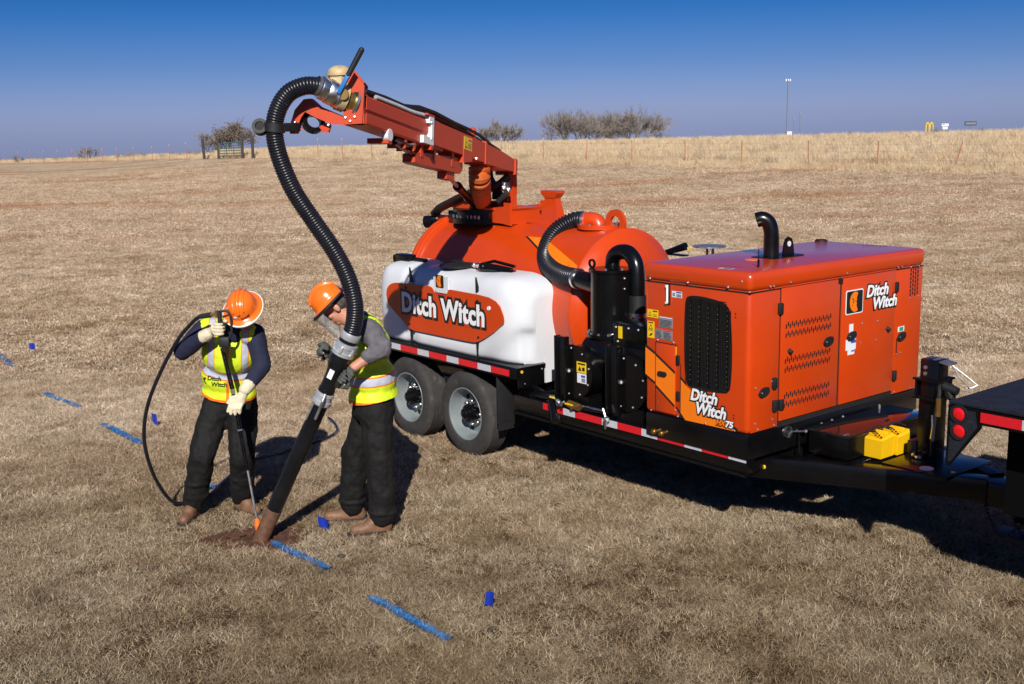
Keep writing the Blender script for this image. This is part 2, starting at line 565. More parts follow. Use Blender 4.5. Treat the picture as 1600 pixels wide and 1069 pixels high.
def ground_mat():
    m, N, Lk, b = new_mat('dry_turf_soil')
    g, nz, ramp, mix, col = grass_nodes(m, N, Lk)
    mp = N.new('ShaderNodeMapping')
    mp.inputs['Scale'].default_value = (0.55, 1.5, 1)
    Lk.new(g.outputs['Position'], mp.inputs[0])
    f1 = ramp(nz(3.0, 8, 0.75, mp.outputs[0]), [(0.34, (0.70, 0.66, 0.62)), (0.5, (0.98, 0.97, 0.96)), (0.66, (1.16, 1.17, 1.18))])
    f2 = ramp(nz(38, 4, 0.7), [(0.3, (0.66, 0.62, 0.58)), (0.7, (1.12, 1.12, 1.12))])
    col = mix(1.0, col, f1, 'MULTIPLY')
    col = mix(1.0, col, f2, 'MULTIPLY')
    # brown thatch, with the shade between standing blades painted in, stronger near by
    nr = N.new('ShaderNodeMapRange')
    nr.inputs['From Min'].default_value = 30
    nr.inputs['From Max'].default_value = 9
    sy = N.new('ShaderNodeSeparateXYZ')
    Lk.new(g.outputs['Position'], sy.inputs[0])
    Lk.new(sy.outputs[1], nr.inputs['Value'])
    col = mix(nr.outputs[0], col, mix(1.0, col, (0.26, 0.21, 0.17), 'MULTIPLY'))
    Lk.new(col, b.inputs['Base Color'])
    b.inputs['Roughness'].default_value = 1.0
    b.inputs['Specular IOR Level'].default_value = 0.0
    bp = N.new('ShaderNodeBump')
    bp.inputs['Strength'].default_value = 0.8
    bp.inputs['Distance'].default_value = 0.03
    Lk.new(nz(14, 6, 0.75), bp.inputs['Height'])
    Lk.new(bp.outputs[0], b.inputs['Normal'])
    return m

def blade_mat(name, tall=False):
    m, N, Lk, b = new_mat(name)
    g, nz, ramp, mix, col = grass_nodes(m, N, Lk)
    oi = N.new('ShaderNodeObjectInfo')
    rv = ramp(oi.outputs['Random'], [(0.0, (0.72, 0.69, 0.66)), (0.4, (0.98, 0.97, 0.96)), (0.8, (1.12, 1.13, 1.15)), (1.0, (1.30, 1.34, 1.40))])
    at = N.new('ShaderNodeAttribute')
    at.attribute_name = 'shade'
    bv = ramp(at.outputs['Fac'], [(0.0, (0.45, 0.40, 0.35)), (0.5, (0.98, 0.98, 0.97)), (1.0, (1.42, 1.43, 1.48))])
    col = mix(1.0, col, rv, 'MULTIPLY')
    col = mix(1.0, col, bv, 'MULTIPLY')
    if tall:
        col = mix(0.7, col, (0.66, 0.51, 0.32))
    Lk.new(col, b.inputs['Base Color'])
    b.inputs['Roughness'].default_value = 0.75
    b.inputs['Specular IOR Level'].default_value = 0.15
    return m

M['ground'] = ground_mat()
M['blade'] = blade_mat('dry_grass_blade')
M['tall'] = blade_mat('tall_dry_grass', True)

def build_ground():
    radii = [0.0]
    r = 1.0
    while r < 260:
        radii.append(r)
        r += max(0.5, r * 0.022)
    radii += [300, 380, 500, 700, 1000, 1600, 2600, 4200]
    na = 240
    b = bmesh.new()
    rings = []
    for r in radii:
        if r == 0:
            rings.append([b.verts.new((0, 0, 0))])
            continue
        ring = []
        for k in range(na):
            a = 2 * math.pi * k / na
            x, y = r * math.sin(a), r * math.cos(a)
            z = tz(x, y) + (0.012 * noise.noise((x * 0.8, y * 0.8, 0)) if r < 60 else 0)
            d = math.hypot(x + 1.82, y - 7.66)
            ring.append(b.verts.new((x, y, z)))
        rings.append(ring)
    for a, c in zip(rings[:-1], rings[1:]):
        for k in range(na):
            k2 = (k + 1) % na
            if len(a) == 1:
                b.faces.new((a[0], c[k2], c[k]))
            else:
                b.faces.new((a[k], a[k2], c[k2], c[k]))
    bmesh.ops.recalc_face_normals(b, faces=b.faces[:])
    me = bpy.data.meshes.new('ground')
    b.to_mesh(me)
    b.free()
    me.materials.append(M['ground'])
    me.polygons.foreach_set('use_smooth', [True] * len(me.polygons))
    o = link('ground', me)
    tag(o, 'dry tan mown field rising gently to a grassy bank', kind='structure')
build_ground()

# ---- grass clumps
def clump(name, n, rad, hmin, hmax, wd, bend, m, seed, segs=2):
    q = np.random.default_rng(seed)
    vs, fs, sh = [], [], []
    for i in range(n):
        rr = rad * math.sqrt(q.random())
        a = q.random() * 6.283
        x, y = rr * math.cos(a), rr * math.sin(a)
        h = hmin + (hmax - hmin) * q.random()
        da = q.random() * 6.283
        lean = bend * (0.3 + 0.9 * q.random())
        dx, dy = math.cos(da), math.sin(da)
        px, py = -dy, dx
        tw = q.random() * 6.283
        px, py = math.cos(tw), math.sin(tw)
        s = q.random()
        base = len(vs)
        for k in range(segs + 1):
            t = k / segs
            up = h * (t - 0.35 * lean * t * t)
            out = h * lean * t ** 1.6
            ww = wd * (1 - 0.75 * t) / 2
            vs.append((x + dx * out - px * ww, y + dy * out - py * ww, up))
            vs.append((x + dx * out + px * ww, y + dy * out + py * ww, up))
            sh += [s, s]
        for k in range(segs):
            fs.append((base + 2 * k, base + 2 * k + 1, base + 2 * k + 3, base + 2 * k + 2))
    me = bpy.data.meshes.new(name)
    me.from_pydata(vs, [], fs)
    at = me.attributes.new('shade', 'FLOAT', 'POINT')
    at.data.foreach_set('value', sh)
    me.materials.append(m)
    return bpy.data.objects.new(name, me)

def scatter(name, pts, clumps, smin, smax, tilt, label):
    col = bpy.data.collections.new(name + '_clumps')
    for c in clumps:
        col.objects.link(c)
    me = bpy.data.meshes.new(name)
    me.vertices.add(len(pts))
    me.vertices.foreach_set('co', np.asarray(pts, np.float32).ravel())
    o = link(name, me)
    ng = bpy.data.node_groups.new(name, 'GeometryNodeTree')
    ng.interface.new_socket('Geometry', in_out='INPUT', socket_type='NodeSocketGeometry')
    ng.interface.new_socket('Geometry', in_out='OUTPUT', socket_type='NodeSocketGeometry')
    N, Lk = ng.nodes, ng.links
    gi, go = N.new('NodeGroupInput'), N.new('NodeGroupOutput')
    ip = N.new('GeometryNodeInstanceOnPoints')
    ci = N.new('GeometryNodeCollectionInfo')
    ci.inputs['Collection'].default_value = col
    ci.inputs['Separate Children'].default_value = True
    ci.inputs['Reset Children'].default_value = True
    ip.inputs['Pick Instance'].default_value = True
    rr = N.new('FunctionNodeRandomValue')
    rr.data_type = 'FLOAT_VECTOR'
    rr.inputs[0].default_value = (-tilt, -tilt, 0)
    rr.inputs[1].default_value = (tilt, tilt, 6.2832)
    rs = N.new('FunctionNodeRandomValue')
    rs.data_type = 'FLOAT'
    rs.inputs[2].default_value = smin
    rs.inputs[3].default_value = smax
    Lk.new(gi.outputs[0], ip.inputs['Points'])
    Lk.new(ci.outputs[0], ip.inputs['Instance'])
    Lk.new(rr.outputs[0], ip.inputs['Rotation'])
    Lk.new(rs.outputs[1], ip.inputs['Scale'])
    Lk.new(ip.outputs[0], go.inputs[0])
    md = o.modifiers.new('scatter', 'NODES')
    md.node_group = ng
    tag(o, label, kind='stuff')
    return o

HOLE = (-1.82, 7.66)
q = np.random.default_rng(3)
def wedge(n, y0, y1, half=0.52, pad=1.0):
    """points spread evenly over the strip of lawn in front of the camera"""
    y = np.sqrt(y0 * y0 + (y1 * y1 - y0 * y0) * q.random(n))
    x = (q.random(n) * 2 - 1) * (half * y + pad)
    return x, y
def hole_mask(x, y, k=1.0):
    u = (x - HOLE[0]) / 0.29
    v = (y - HOLE[1] + 0.025) / 0.195
    rr = np.sqrt(u * u + v * v) + 0.22 * np.sin(3 * np.arctan2(v, u) + 1) + 0.12 * np.sin(7 * np.arctan2(v, u))
    return rr > k
def lawn():
    cl = [clump('grass_clump', 58, 0.075, 0.012, 0.042, 0.0031, 1.7, M['blade'], i) for i in range(5)]
    x, y = wedge(62000, 4.6, 13.5)
    k = hole_mask(x, y, 0.97)
    x, y = x[k], y[k]
    scatter('lawn_grass', np.stack([x, y, terrain(x, y) - 0.004], 1), cl, 0.6, 1.35, 0.25, 'short dry straw coloured turf around the workers and the trailer')
    cl2 = [clump('grass_clump', 85, 0.19, 0.015, 0.05, 0.0062, 1.7, M['blade'], 20 + i) for i in range(4)]
    x, y = wedge(42000, 13.2, 30)
    scatter('lawn_grass', np.stack([x, y, terrain(x, y) - 0.004], 1), cl2, 0.6, 1.4, 0.25, 'dry mown turf of the middle of the field')
    cl3 = [clump('grass_clump', 95, 0.5, 0.015, 0.055, 0.012, 1.8, M['blade'], 40 + i) for i in range(4)]
    x, y = wedge(46000, 29, 84)
    a = np.clip(x / y, -0.6, 0.62)
    k = y < np.interp(a, A_T, YF_T)
    x, y = x[k], y[k]
    scatter('lawn_grass', np.stack([x, y, terrain(x, y) - 0.004], 1), cl3, 0.6, 1.5, 0.2, 'far part of the mown field below the fence')
    # tall grass on the bank
    ct = [clump('tall_clump', 70, 0.34, 0.22, 0.62, 0.017, 0.55, M['tall'], 60 + i, 3) for i in range(5)]
    a = q.random(26000) * 1.16 - 0.56
    yf, rw = np.interp(a, A_T, YF_T), np.interp(a, A_T, RW_T)
    t = q.random(26000)
    y = yf + 0.3 + t * (rw + 5)
    x = a * y
    s = np.array([noise.noise((p * 0.35, r * 0.35, 3)) for p, r in zip(x, y)])
    k = s > -0.30
    x, y = x[k], y[k]
    scatter('tall_grass', np.stack([x, y, terrain(x, y) - 0.03 - 0.25 * (x / y < -0.25)], 1), ct, 0.45, 1.25, 0.14, 'tall pale dry grass covering the bank behind the fence')
    a = q.random(900) * 1.16 - 0.56
    y = np.interp(a, A_T, YF_T) + q.random(900) * np.interp(a, A_T, RW_T)
    x = a * y
    cw = [clump('weed_clump', 60, 0.30, 0.3, 0.8, 0.02, 0.5, M['twig'], 80 + i, 3) for i in range(3)]
    scatter('dry_weeds', np.stack([x, y, terrain(x, y) - 0.03], 1), cw, 0.4, 1.0, 0.12, 'scattered dark dry weed stalks standing in the bank grass')
    # fringe of taller weeds along the fence foot
    a = q.random(3000) * 1.0 - 0.48
    y = np.interp(a, A_T, YF_T) + q.normal(0, 0.5, 3000)
    x = a * y
    scatter('tall_grass', np.stack([x, y, terrain(x, y) - 0.03], 1), ct, 0.4, 0.75, 0.12, 'fringe of dry weeds along the foot of the fence')
lawn()

def dirt_hole():
    b = bmesh.new()
    n, m = 48, 10
    rings = []
    for j in range(m + 1):
        f = j / m
        ring = []
        for k in range(n):
            a = 2 * math.pi * k / n
            rim = 1.06 - 0.22 * math.sin(3 * a + 1) - 0.12 * math.sin(7 * a)
            x, y = HOLE[0] + 0.34 * f * rim * math.cos(a), HOLE[1] + 0.205 * f * rim * math.sin(a)
            z = 0.010 + 0.012 * math.sin(min(f, 1) * math.pi) * (0.6 + noise.noise((x * 9, y * 9, 1))) - 0.06 * max(0, 1 - f * 2.0)
            z += 0.022 * noise.noise((x * 28, y * 28, 4)) * (1 - f ** 6)
            if j == m:
                z = -0.01
            ring.append(b.verts.new((x, y, z)))
        rings.append(ring)
    for a, c in zip(rings[:-1], rings[1:]):
        for k in range(n):
            k2 = (k + 1) % n
            try:
                b.faces.new((a[k], a[k2], c[k2], c[k]))
            except ValueError:
                pass
    bmesh.ops.recalc_face_normals(b, faces=b.faces[:])
    me = bpy.data.meshes.new('dirt_patch')
    b.to_mesh(me)
    b.free()
    me.materials.append(M['dirt'])
    me.polygons.foreach_set('use_smooth', [True] * len(me.polygons))
    o = link('dirt_patch', me)
    tag(o, 'loose dark red brown soil round the hole under the suction tube', 'soil patch')
    cb = MB()
    for i in range(260):
        a, f = rnd.random() * 6.283, 0.35 + rnd.random() * 0.9 + 0.4 * rnd.random() ** 3
        s = 0.006 + 0.014 * rnd.random() ** 2
        cb.sph((HOLE[0] + 0.28 * f * math.cos(a), HOLE[1] - 0.02 + 0.17 * f * math.sin(a), 0.018), s, 1, (1 + rnd.random() * 0.5, 1, 0.7))
    tag(cb.build('soil_crumbs', M['dirt']), 'crumbs of dug red brown soil round the hole', kind='stuff')
dirt_hole()

def paint_mark(p0, p1, wd, label, dens=1.0, faint=False):
    p0, p1 = V3((*p0, 0)), V3((*p1, 0))
    d = p1 - p0
    L = d.length
    d.normalize()
    n = V3((-d.y, d.x, 0))
    qq = np.random.default_rng(int(abs(p0.x * 1000)))
    b = bmesh.new()
    wd *= 0.66
    for i in range(int(L * 11500 * dens)):
        t = qq.random() * L
        fr = abs(qq.normal(0, 0.42)) * (1 if qq.random() < 0.5 else -1)
        gap = noise.noise((t * 6, p0.x * 3, 0))
        if abs(fr) > 0.9 + 1.3 * gap or (gap < -0.42 and not faint and qq.random() < 0.5):
            continue
        wob = 0.018 * noise.noise((t * 4, 7, p0.x))
        c = p0 + d * t + n * (fr * wd / 2 + wob)
        h = 0.008 + 0.020 * qq.random()
        da = qq.random() * 6.283
        o = V3((math.cos(da), math.sin(da), 0)) * h * (0.4 + qq.random())
        pw = V3((math.cos(da + 1.3), math.sin(da + 1.3), 0)) * 0.0030
        z0, z1 = V3((0, 0, 0.0)), V3((0, 0, h))
        v = [b.verts.new(c - pw + z0), b.verts.new(c + pw + z0), b.verts.new(c + o + pw * 0.4 + z1), b.verts.new(c + o - pw * 0.4 + z1)]
        b.faces.new(v)
    me = bpy.data.meshes.new('paint_mark')
    b.to_mesh(me)
    b.free()
    me.materials.append(M['paint_blue'])
    tag(link('paint_mark', me), label, 'paint mark', 'blue paint marks sprayed in a line across the turf')
paint_mark((-0.87, 6.54), (-0.39, 5.95), 0.062, 'longest solid blue paint mark, on the turf before the lone blue flag')
paint_mark((-1.67, 7.51), (-1.22, 7.02), 0.062, 'blue paint mark right in front of the dug hole')
paint_mark((-4.02, 10.92), (-3.42, 10.17), 0.085, 'blue paint mark crossed by the looping black water hose', 1.5)
paint_mark((-5.15, 12.33), (-4.54, 11.67), 0.085, 'thin broken blue paint mark between the hose loop and the square flag', 1.4)
paint_mark((-6.95, 15.05), (-6.19, 13.91), 0.10, 'farthest blue paint mark, near the square blue flag', 1.9)
paint_mark((-2.50, 8.68), (-2.42, 8.86), 0.06, 'small blue paint dab between the boots of the man with the lance', 0.9)

def flag(x, y, h, wd, ht, yaw, lean, label, droop=0.0, skew=0.0):
    t = empty('marking_flag', (x, y, 0))
    tag(t, label, 'marking flag', 'blue marking flags stuck in the turf')
    MB().cyl((0, 0, -0.02), (lean[0], lean[1], h), 0.0016, seg=6).build('stake', M['steel'], t)
    b = bmesh.new()
    n = 6
    dx, dy = math.cos(yaw), math.sin(yaw)
    rows = []
    for i in range(n + 1):
        f = i / n
        rip = 0.012 * math.sin(f * 5 + x) * f
        col = []
        for k in range(4):
            g = k / 3
            zz = h - ht * g - droop * f - skew * f * g
            fx = wd * f * (1 - 0.25 * abs(skew) * 10 * g)
            col.append(b.verts.new((lean[0] * zz / h + dx * fx - dy * rip, lean[1] * zz / h + dy * fx + dx * rip, zz)))
        rows.append(col)
    for a, c in zip(rows[:-1], rows[1:]):
        for k in range(3):
            b.faces.new((a[k], a[k + 1], c[k + 1], c[k]))
    me = bpy.data.meshes.new('cloth')
    b.to_mesh(me)
    b.free()
    me.materials.append(M['flag'])
    me.polygons.foreach_set('use_smooth', [True] * len(me.polygons))
    link('cloth', me, t)
flag(-6.29, 14.68, 0.16, 0.075, 0.085, 0.1, (0, 0), 'square upright blue flag farthest away, beside the farthest paint mark')
flag(-3.50, 10.81, 0.15, 0.05, 0.09, -0.5, (-0.01, 0), 'slanted blue flag inside the loop of the thin black hose', 0.015, 0.02)
flag(-1.40, 7.80, 0.11, 0.080, 0.070, -0.25, (-0.01, 0), 'bent blue flag in front of the boot of the man holding the tube', 0.03, 0.03)
flag(-0.20, 6.36, 0.12, 0.052, 0.084, -0.15, (0.02, 0), 'blue flag standing alone in the foreground turf', 0.0, 0.0)
for x, y, s, lb in ((-1.16, 7.24, 0.021, 'dark flat clod lying behind the blue paint mark by the hole'), (-0.14, 6.07, 0.017, 'small dark clod in the turf in front of the lone blue flag')):
    b = MB()
    b.sph((0, 0, 0), s, 2, (1.4, 0.8, 0.6))
    for v in b.b.verts:
        v.co += v.co * 0.35 * noise.noise(v.co * 60)
    o = b.build('clod', M['stone'])
    o.location = (x, y, 0.022)
    tag(o, lb, 'clod')
# ------------------------------------------------------------------ the trailer (u forward, v across, z up)
YAW = R(-50.84)
TO = V3((-0.3914, 9.6131, 0))
TM = Matrix.Translation(TO) @ Matrix.Rotation(YAW, 4, 'Z')
TI = TM.inverted()
def w2l(p):
    return TI @ V3(p)
TR = empty('vacuum_trailer', TO, YAW)
tag(TR, 'orange vacuum excavator trailer with white water tank, engine box and raised boom', 'trailer')

def tx(name, s, size, mtx, parent, face='decal_white', back='decal_black', bold=0.012, edge=0.03, shear=0.0, xs=1.0, ext=0.002, spacing=1.0):
    """lettering: a pale face on a wider dark backing"""
    if back:
        link(name + '_backing', text_mesh(s, size, M[back], edge, ext, shear, xs, mtx, spacing=spacing), parent)
    link(name, text_mesh(s, size, M[face], bold, ext + 0.0022, shear, xs, mtx, spacing=spacing), parent)

# ---- chassis
def chassis():
    b = MB()
    b.box2((0.62, 0.012, 0.52), (3.03, 0.09, 0.655), 0.004)
    b.box2((0.62, 0.0, 0.50), (3.03, 0.05, 0.52))
    b.box2((0.62, 1.93, 0.50), (3.03, 2.01, 0.66))
    for v in (0.55, 1.42):
        b.box2((-1.55, v, 0.46), (3.0, v + 0.09, 0.62), 0.006)
    for u in (-1.5, 0.65, 1.3, 2.0, 2.9):
        b.box2((u, 0.09, 0.50), (u + 0.08, 1.93, 0.60))
    b.box2((0.75, 0.05, 0.622), (3.03, 1.95, 0.652))
    b.box2((-1.55, 0.40, 0.622), (0.75, 1.62, 0.66))
    # tank saddles
    for u in (-1.1, 0.45):
        b.box2((u, 0.6, 0.66), (u + 0.1, 1.4, 0.86))
    ch = b.build('chassis', M['black'], TR)
    # axles, springs
    b = MB()
    for u in (-0.06, -0.93):
        b.cyl((u, 0.12, 0.36), (u, 1.9, 0.36), 0.045)
        for v in (0.5, 1.46):
            b.box2((u - 0.36, v, 0.40), (u + 0.36, v + 0.07, 0.44))
    b.build('axle', M['black'], ch)
    # drawbar: A frame
    b = MB()
    def beam(p, q, w_, z0, z1):
        p, q = V3((*p, 0)), V3((*q, 0))
        d = q - p
        ang = math.atan2(d.y, d.x)
        b.box(((p + q) / 2) + V3((0, 0, (z0 + z1) / 2)), (d.length, w_, z1 - z0), 0.005, Matrix.Rotation(ang, 3, 'Z'))
    beam((2.86, 0.26), (4.20, 0.94), 0.11, 0.43, 0.575)
    beam((2.86, 1.74), (4.20, 1.06), 0.11, 0.43, 0.575)
    b.box2((3.10, 0.45, 0.45), (3.18, 1.55, 0.545))
    b.box2((3.42, 0.60, 0.45), (3.50, 1.40, 0.545))
    b.box2((3.58, 0.72, 0.560), (4.05, 1.28, 0.582), 0.003)
    b.box2((4.05, 0.90, 0.40), (4.45, 1.10, 0.56), 0.01)
    b.cyl((4.45, 1.0, 0.48), (4.62, 1.0, 0.48), 0.05)
    b.build('drawbar', M['black'], TR)
    # small lights and stickers on the drawbar
    b = MB()
    b.cyl((2.99, 0.255, 0.515), (2.984, 0.243, 0.515), 0.014)
    b.build('marker_light', M['amber_lens'], TR)
    b = MB()
    b.cyl((3.86, 0.80, 0.582), (3.86, 0.80, 0.589), 0.045, seg=20)
    b.build('oval_sticker', M['white_label'], TR)
chassis()

# ---- reflective tape
def tapes():
    us = [-1.29, -1.148, -0.974, -0.70, -0.525, -0.257, -0.084, 0.185, 0.364, 0.606]
    for i in range(len(us) - 1):
        red = i % 2 == 0
        MB().box2((us[i] + 0.001, -0.026, 0.808), (us[i + 1] - 0.001, -0.023, 0.862)).build('reflective_strip', M['tape_red' if red else 'tape_white'], TR, 0)
    us = [0.985, 1.225, 1.36, 1.66, 1.823, 2.071, 2.229, 2.485, 2.643, 2.879, 3.028]
    for i in range(len(us) - 1):
        red = i % 2 == 0
        MB().box2((us[i] + 0.001, 0.007, 0.598), (us[i + 1] - 0.001, 0.011, 0.650)).build('reflective_strip', M['tape_red' if red else 'tape_white'], TR, 0)
tapes()

# ---- wheels
def wheel():
    t = empty('wheel', (0, 0, 0))
    mw = Matrix.Rotation(R(90), 4, 'X')          # local z -> -v (outwards on the near side)
    prof = [(0.222, 0.088), (0.232, 0.1), (0.26, 0.108), (0.30, 0.110), (0.335, 0.104), (0.355, 0.094), (0.367, 0.080)]
    for k in range(5):                            # tread ribs with grooves
        z = 0.076 - k * 0.034
        prof += [(0.374, z), (0.375, z - 0.022), (0.366, z - 0.024), (0.366, z - 0.031)]
    prof += [(0.366, -0.088), (0.352, -0.1), (0.33, -0.107), (0.26, -0.108), (0.222, -0.09)]
    b = MB()
    b.lathe(prof, mw, 64, close=True)
    ty = b.build('tyre', M['tyre'], t, 40)
    b = MB()
    rp = [(0.228, 0.092), (0.234, 0.098), (0.231, 0.104), (0.222, 0.102), (0.214, 0.080), (0.205, 0.03), (0.197, -0.005), (0.178, -0.020), (0.14, -0.016), (0.115, -0.006), (0.08, -0.004), (0.0, -0.004)]
    b.lathe(rp, mw, 48)
    rm = b.build('rim', M['rim'], t, 35)
    hh = MB().cyl((0, 0.024, 0), (0, 0.016, 0), 0.028, seg=14).mesh('hand_hole', M['slot'])
    for k in range(6):
        a = R(60 * k + 12)
        link('hand_hole', hh, t, (0.156 * math.cos(a), 0, 0.156 * math.sin(a)))
    b = MB()
    b.cyl((0, 0.02, 0), (0, -0.055, 0), 0.076, 0.070, 24)
    b.cyl((0, -0.055, 0), (0, -0.075, 0), 0.080, 0.076, 24)
    b.cyl((0, -0.075, 0), (0, -0.112, 0), 0.055, 0.048, 24)
    b.sph((0, -0.110, 0), 0.047, 2, (1, 0.35, 1))
    b.build('hub', M['black'], t)
    b = MB()
    b.cyl((0, 0.01, 0), (0, -0.026, 0), 0.019, 0.017, 6)
    b.cyl((0, -0.026, 0), (0, -0.050, 0), 0.0095, seg=8)
    nut = b.mesh('wheel_nut', M['chrome'], 0)
    for k in range(8):
        a = R(45 * k)
        link('wheel_nut', nut, t, (0.104 * math.cos(a), 0, 0.104 * math.sin(a)))
    b = MB()
    b.tube([(0.13, 0.0, -0.16), (0.14, -0.03, -0.17), (0.15, -0.055, -0.165)], 0.006, 8)
    b.build('valve_stem', M['steel'], t)
    return t
W0 = wheel()
W0.parent = TR
W0.location = (-0.06, 0.113, 0.366)
def copy_tree(o, parent):
    c = o.copy()
    COL.objects.link(c)
    c.parent = parent
    for ch in list(o.children):
        copy_tree(ch, c)
    return c
for u, v, rz in ((-0.93, 0.113, 0), (-0.06, 1.90, math.pi), (-0.93, 1.90, math.pi)):
    k = copy_tree(W0, TR)
    k.location = (u, v, 0.366)
    k.rotation_euler = (0, 0.7 if rz == 0 else 0.3, rz)

# ---- fenders and mud flaps
def fenders():
    for v0, v1, sgn in ((-0.02, 0.50, 1), (1.55, 2.05, -1)):
        b = MB()
        va, vb = (v0, 0.29) if sgn > 0 else (v1 - 0.31, v1)
        b.box2((-1.36, va, 0.868), (0.70, vb, 0.888), 0.003)
        b.box2((-1.36, v0, 0.868), (0.28, v1, 0.886))
        e = v0 if sgn > 0 else v1 - 0.02
        b.box2((-1.36, e - (0.002 if sgn > 0 else 0), 0.790), (0.70, e + 0.02, 0.884), 0.004)
        b.box2((-1.36, v0 + 0.02, 0.55), (-1.34, v1 - 0.02, 0.868))
        f = b.build('fender', M['black'], TR)
        b = MB()
        lo, hi = (v0 + 0.02, v0 + 0.295) if sgn > 0 else (v1 - 0.295, v1 - 0.02)
        b.box2((0.682, lo, 0.715), (0.70, hi, 0.868), 0.003)
        b.build('end_plate', M['black'], f)
        b = MB()
        b.box2((0.385, lo + 0.01, 0.36), (0.405, hi + 0.02, 0.868), 0.004)
        b.box2((0.39, lo + 0.02, 0.30), (0.402, hi + 0.0, 0.37))
        b.box2((0.405, lo + 0.22, 0.42), (0.62, lo + 0.25, 0.868))
        b.build('mud_flap', M['black_matte'], f)
        if sgn > 0:
            b = MB()
            b.cyl((0.70, 0.03, 0.852), (0.705, 0.03, 0.852), 0.013, seg=12)
            b.build('marker_light', M['amber_lens'], f)
            b = MB()
            b.sph((0.702, 0.245, 0.848), 0.008, 1)
            b.sph((0.702, 0.06, 0.75), 0.006, 1)
            b.build('bolt', M['steel'], f)
fenders()

# ---- white water tanks
def water_tank(mirror):
    def sect(u, inset):
        e = inset
        pts = [(0.465, 0.889), (0.03, 0.889), (0.006, 0.91)] + [(-0.012 * math.exp(-((z - 1.24) / 0.12) ** 2), z) for z in (0.93, 0.96, 0.99, 1.02, 1.05, 1.08, 1.11, 1.14, 1.165, 1.19, 1.22, 1.27, 1.32)] + [(0.0, 1.42), (0.014, 1.485), (0.042, 1.545), (0.085, 1.578), (0.15, 1.596), (0.25, 1.606), (0.34, 1.610), (0.40, 1.610), (0.405, 1.25)]
        out = []
        for v, z in pts:
            top = max(0, (z - 1.05) / 0.58)
            side = max(0, (0.45 - v) / 0.46)
            vv = v + e * side * (0.9 if z > 1.12 else 0.9)
            zz = z - e * 0.85 * top ** 2
            # the middle section sits back a little between the straps
            if -0.835 < u < 0.150 and z > 1.0:
                d_ = min(u + 0.835, 0.150 - u)
                vv += 0.013 * min(1, d_ / 0.03) * (1 if v < 0.2 else 0)
                zz -= 0.010 * min(1, d_ / 0.03) * (1 if z > 1.5 else 0)
            # lower front corner steps in below a curved crease
            uu = u
            if u > 0.10:
                zc = 0.885 + 0.29 * min(1.0, ((u - 0.10) / 0.52)) ** 1.7
                k = 1 / (1 + math.exp(max(-60, min(60, (z - zc) / 0.016))))
                vv += 0.038 * k * min(1, (u - 0.10) / 0.1) * (1 if v < 0.3 else 0)
                if u > 0.62:
                    uu = u - 0.03 * k
            out.append((uu, vv, zz))
        return out
    secs = []
    u0, u1 = -1.435, 0.69
    ns = 34
    for i in range(ns + 1):
        t = i / ns
        u = u0 + (u1 - u0) * (0.5 - 0.5 * math.cos(math.pi * t))
        dl, dr = u - u0, u1 - u
        e = 0
        rl, rr = 0.24, 0.29
        if dl < rl:
            e = max(e, rl * 0.8 * (1 - math.sqrt(max(0, 1 - (1 - dl / rl) ** 2))))
        if dr < rr:
            e = max(e, rr * 0.75 * (1 - math.sqrt(max(0, 1 - (1 - dr / rr) ** 2))))
        s_ = sect(u, e)
        # vertical grooves where the hold-down straps run
        for us in (-0.835, 0.150):
            k = math.exp(-((u - us) / 0.020) ** 2) * 0.055
            s_ = [(a, b_ + k, c - (k if c > 1.55 else 0)) for a, b_, c in s_]
        secs.append(s_)
    b = MB()
    b.loft(secs)
    if mirror:
        for v in b.b.verts:
            v.co.y = 2.01 - v.co.y
    o = b.build('water_tank', M['poly'], TR, 60)
    # foot of the tank that reaches down in front of the fender
    b = MB()
    b.loft([[(u, a, z) for a, z in ((0.31, 0.93), (0.462, 0.93), (0.488, 0.72), (0.318, 0.712))] for u in (0.30, 0.55, 0.664)])
    if mirror:
        for v in b.b.verts:
            v.co.y = 2.01 - v.co.y
    b.build('tank_foot', M['poly'], o, 40)
    return o
WT = water_tank(False)
WT2 = water_tank(True)

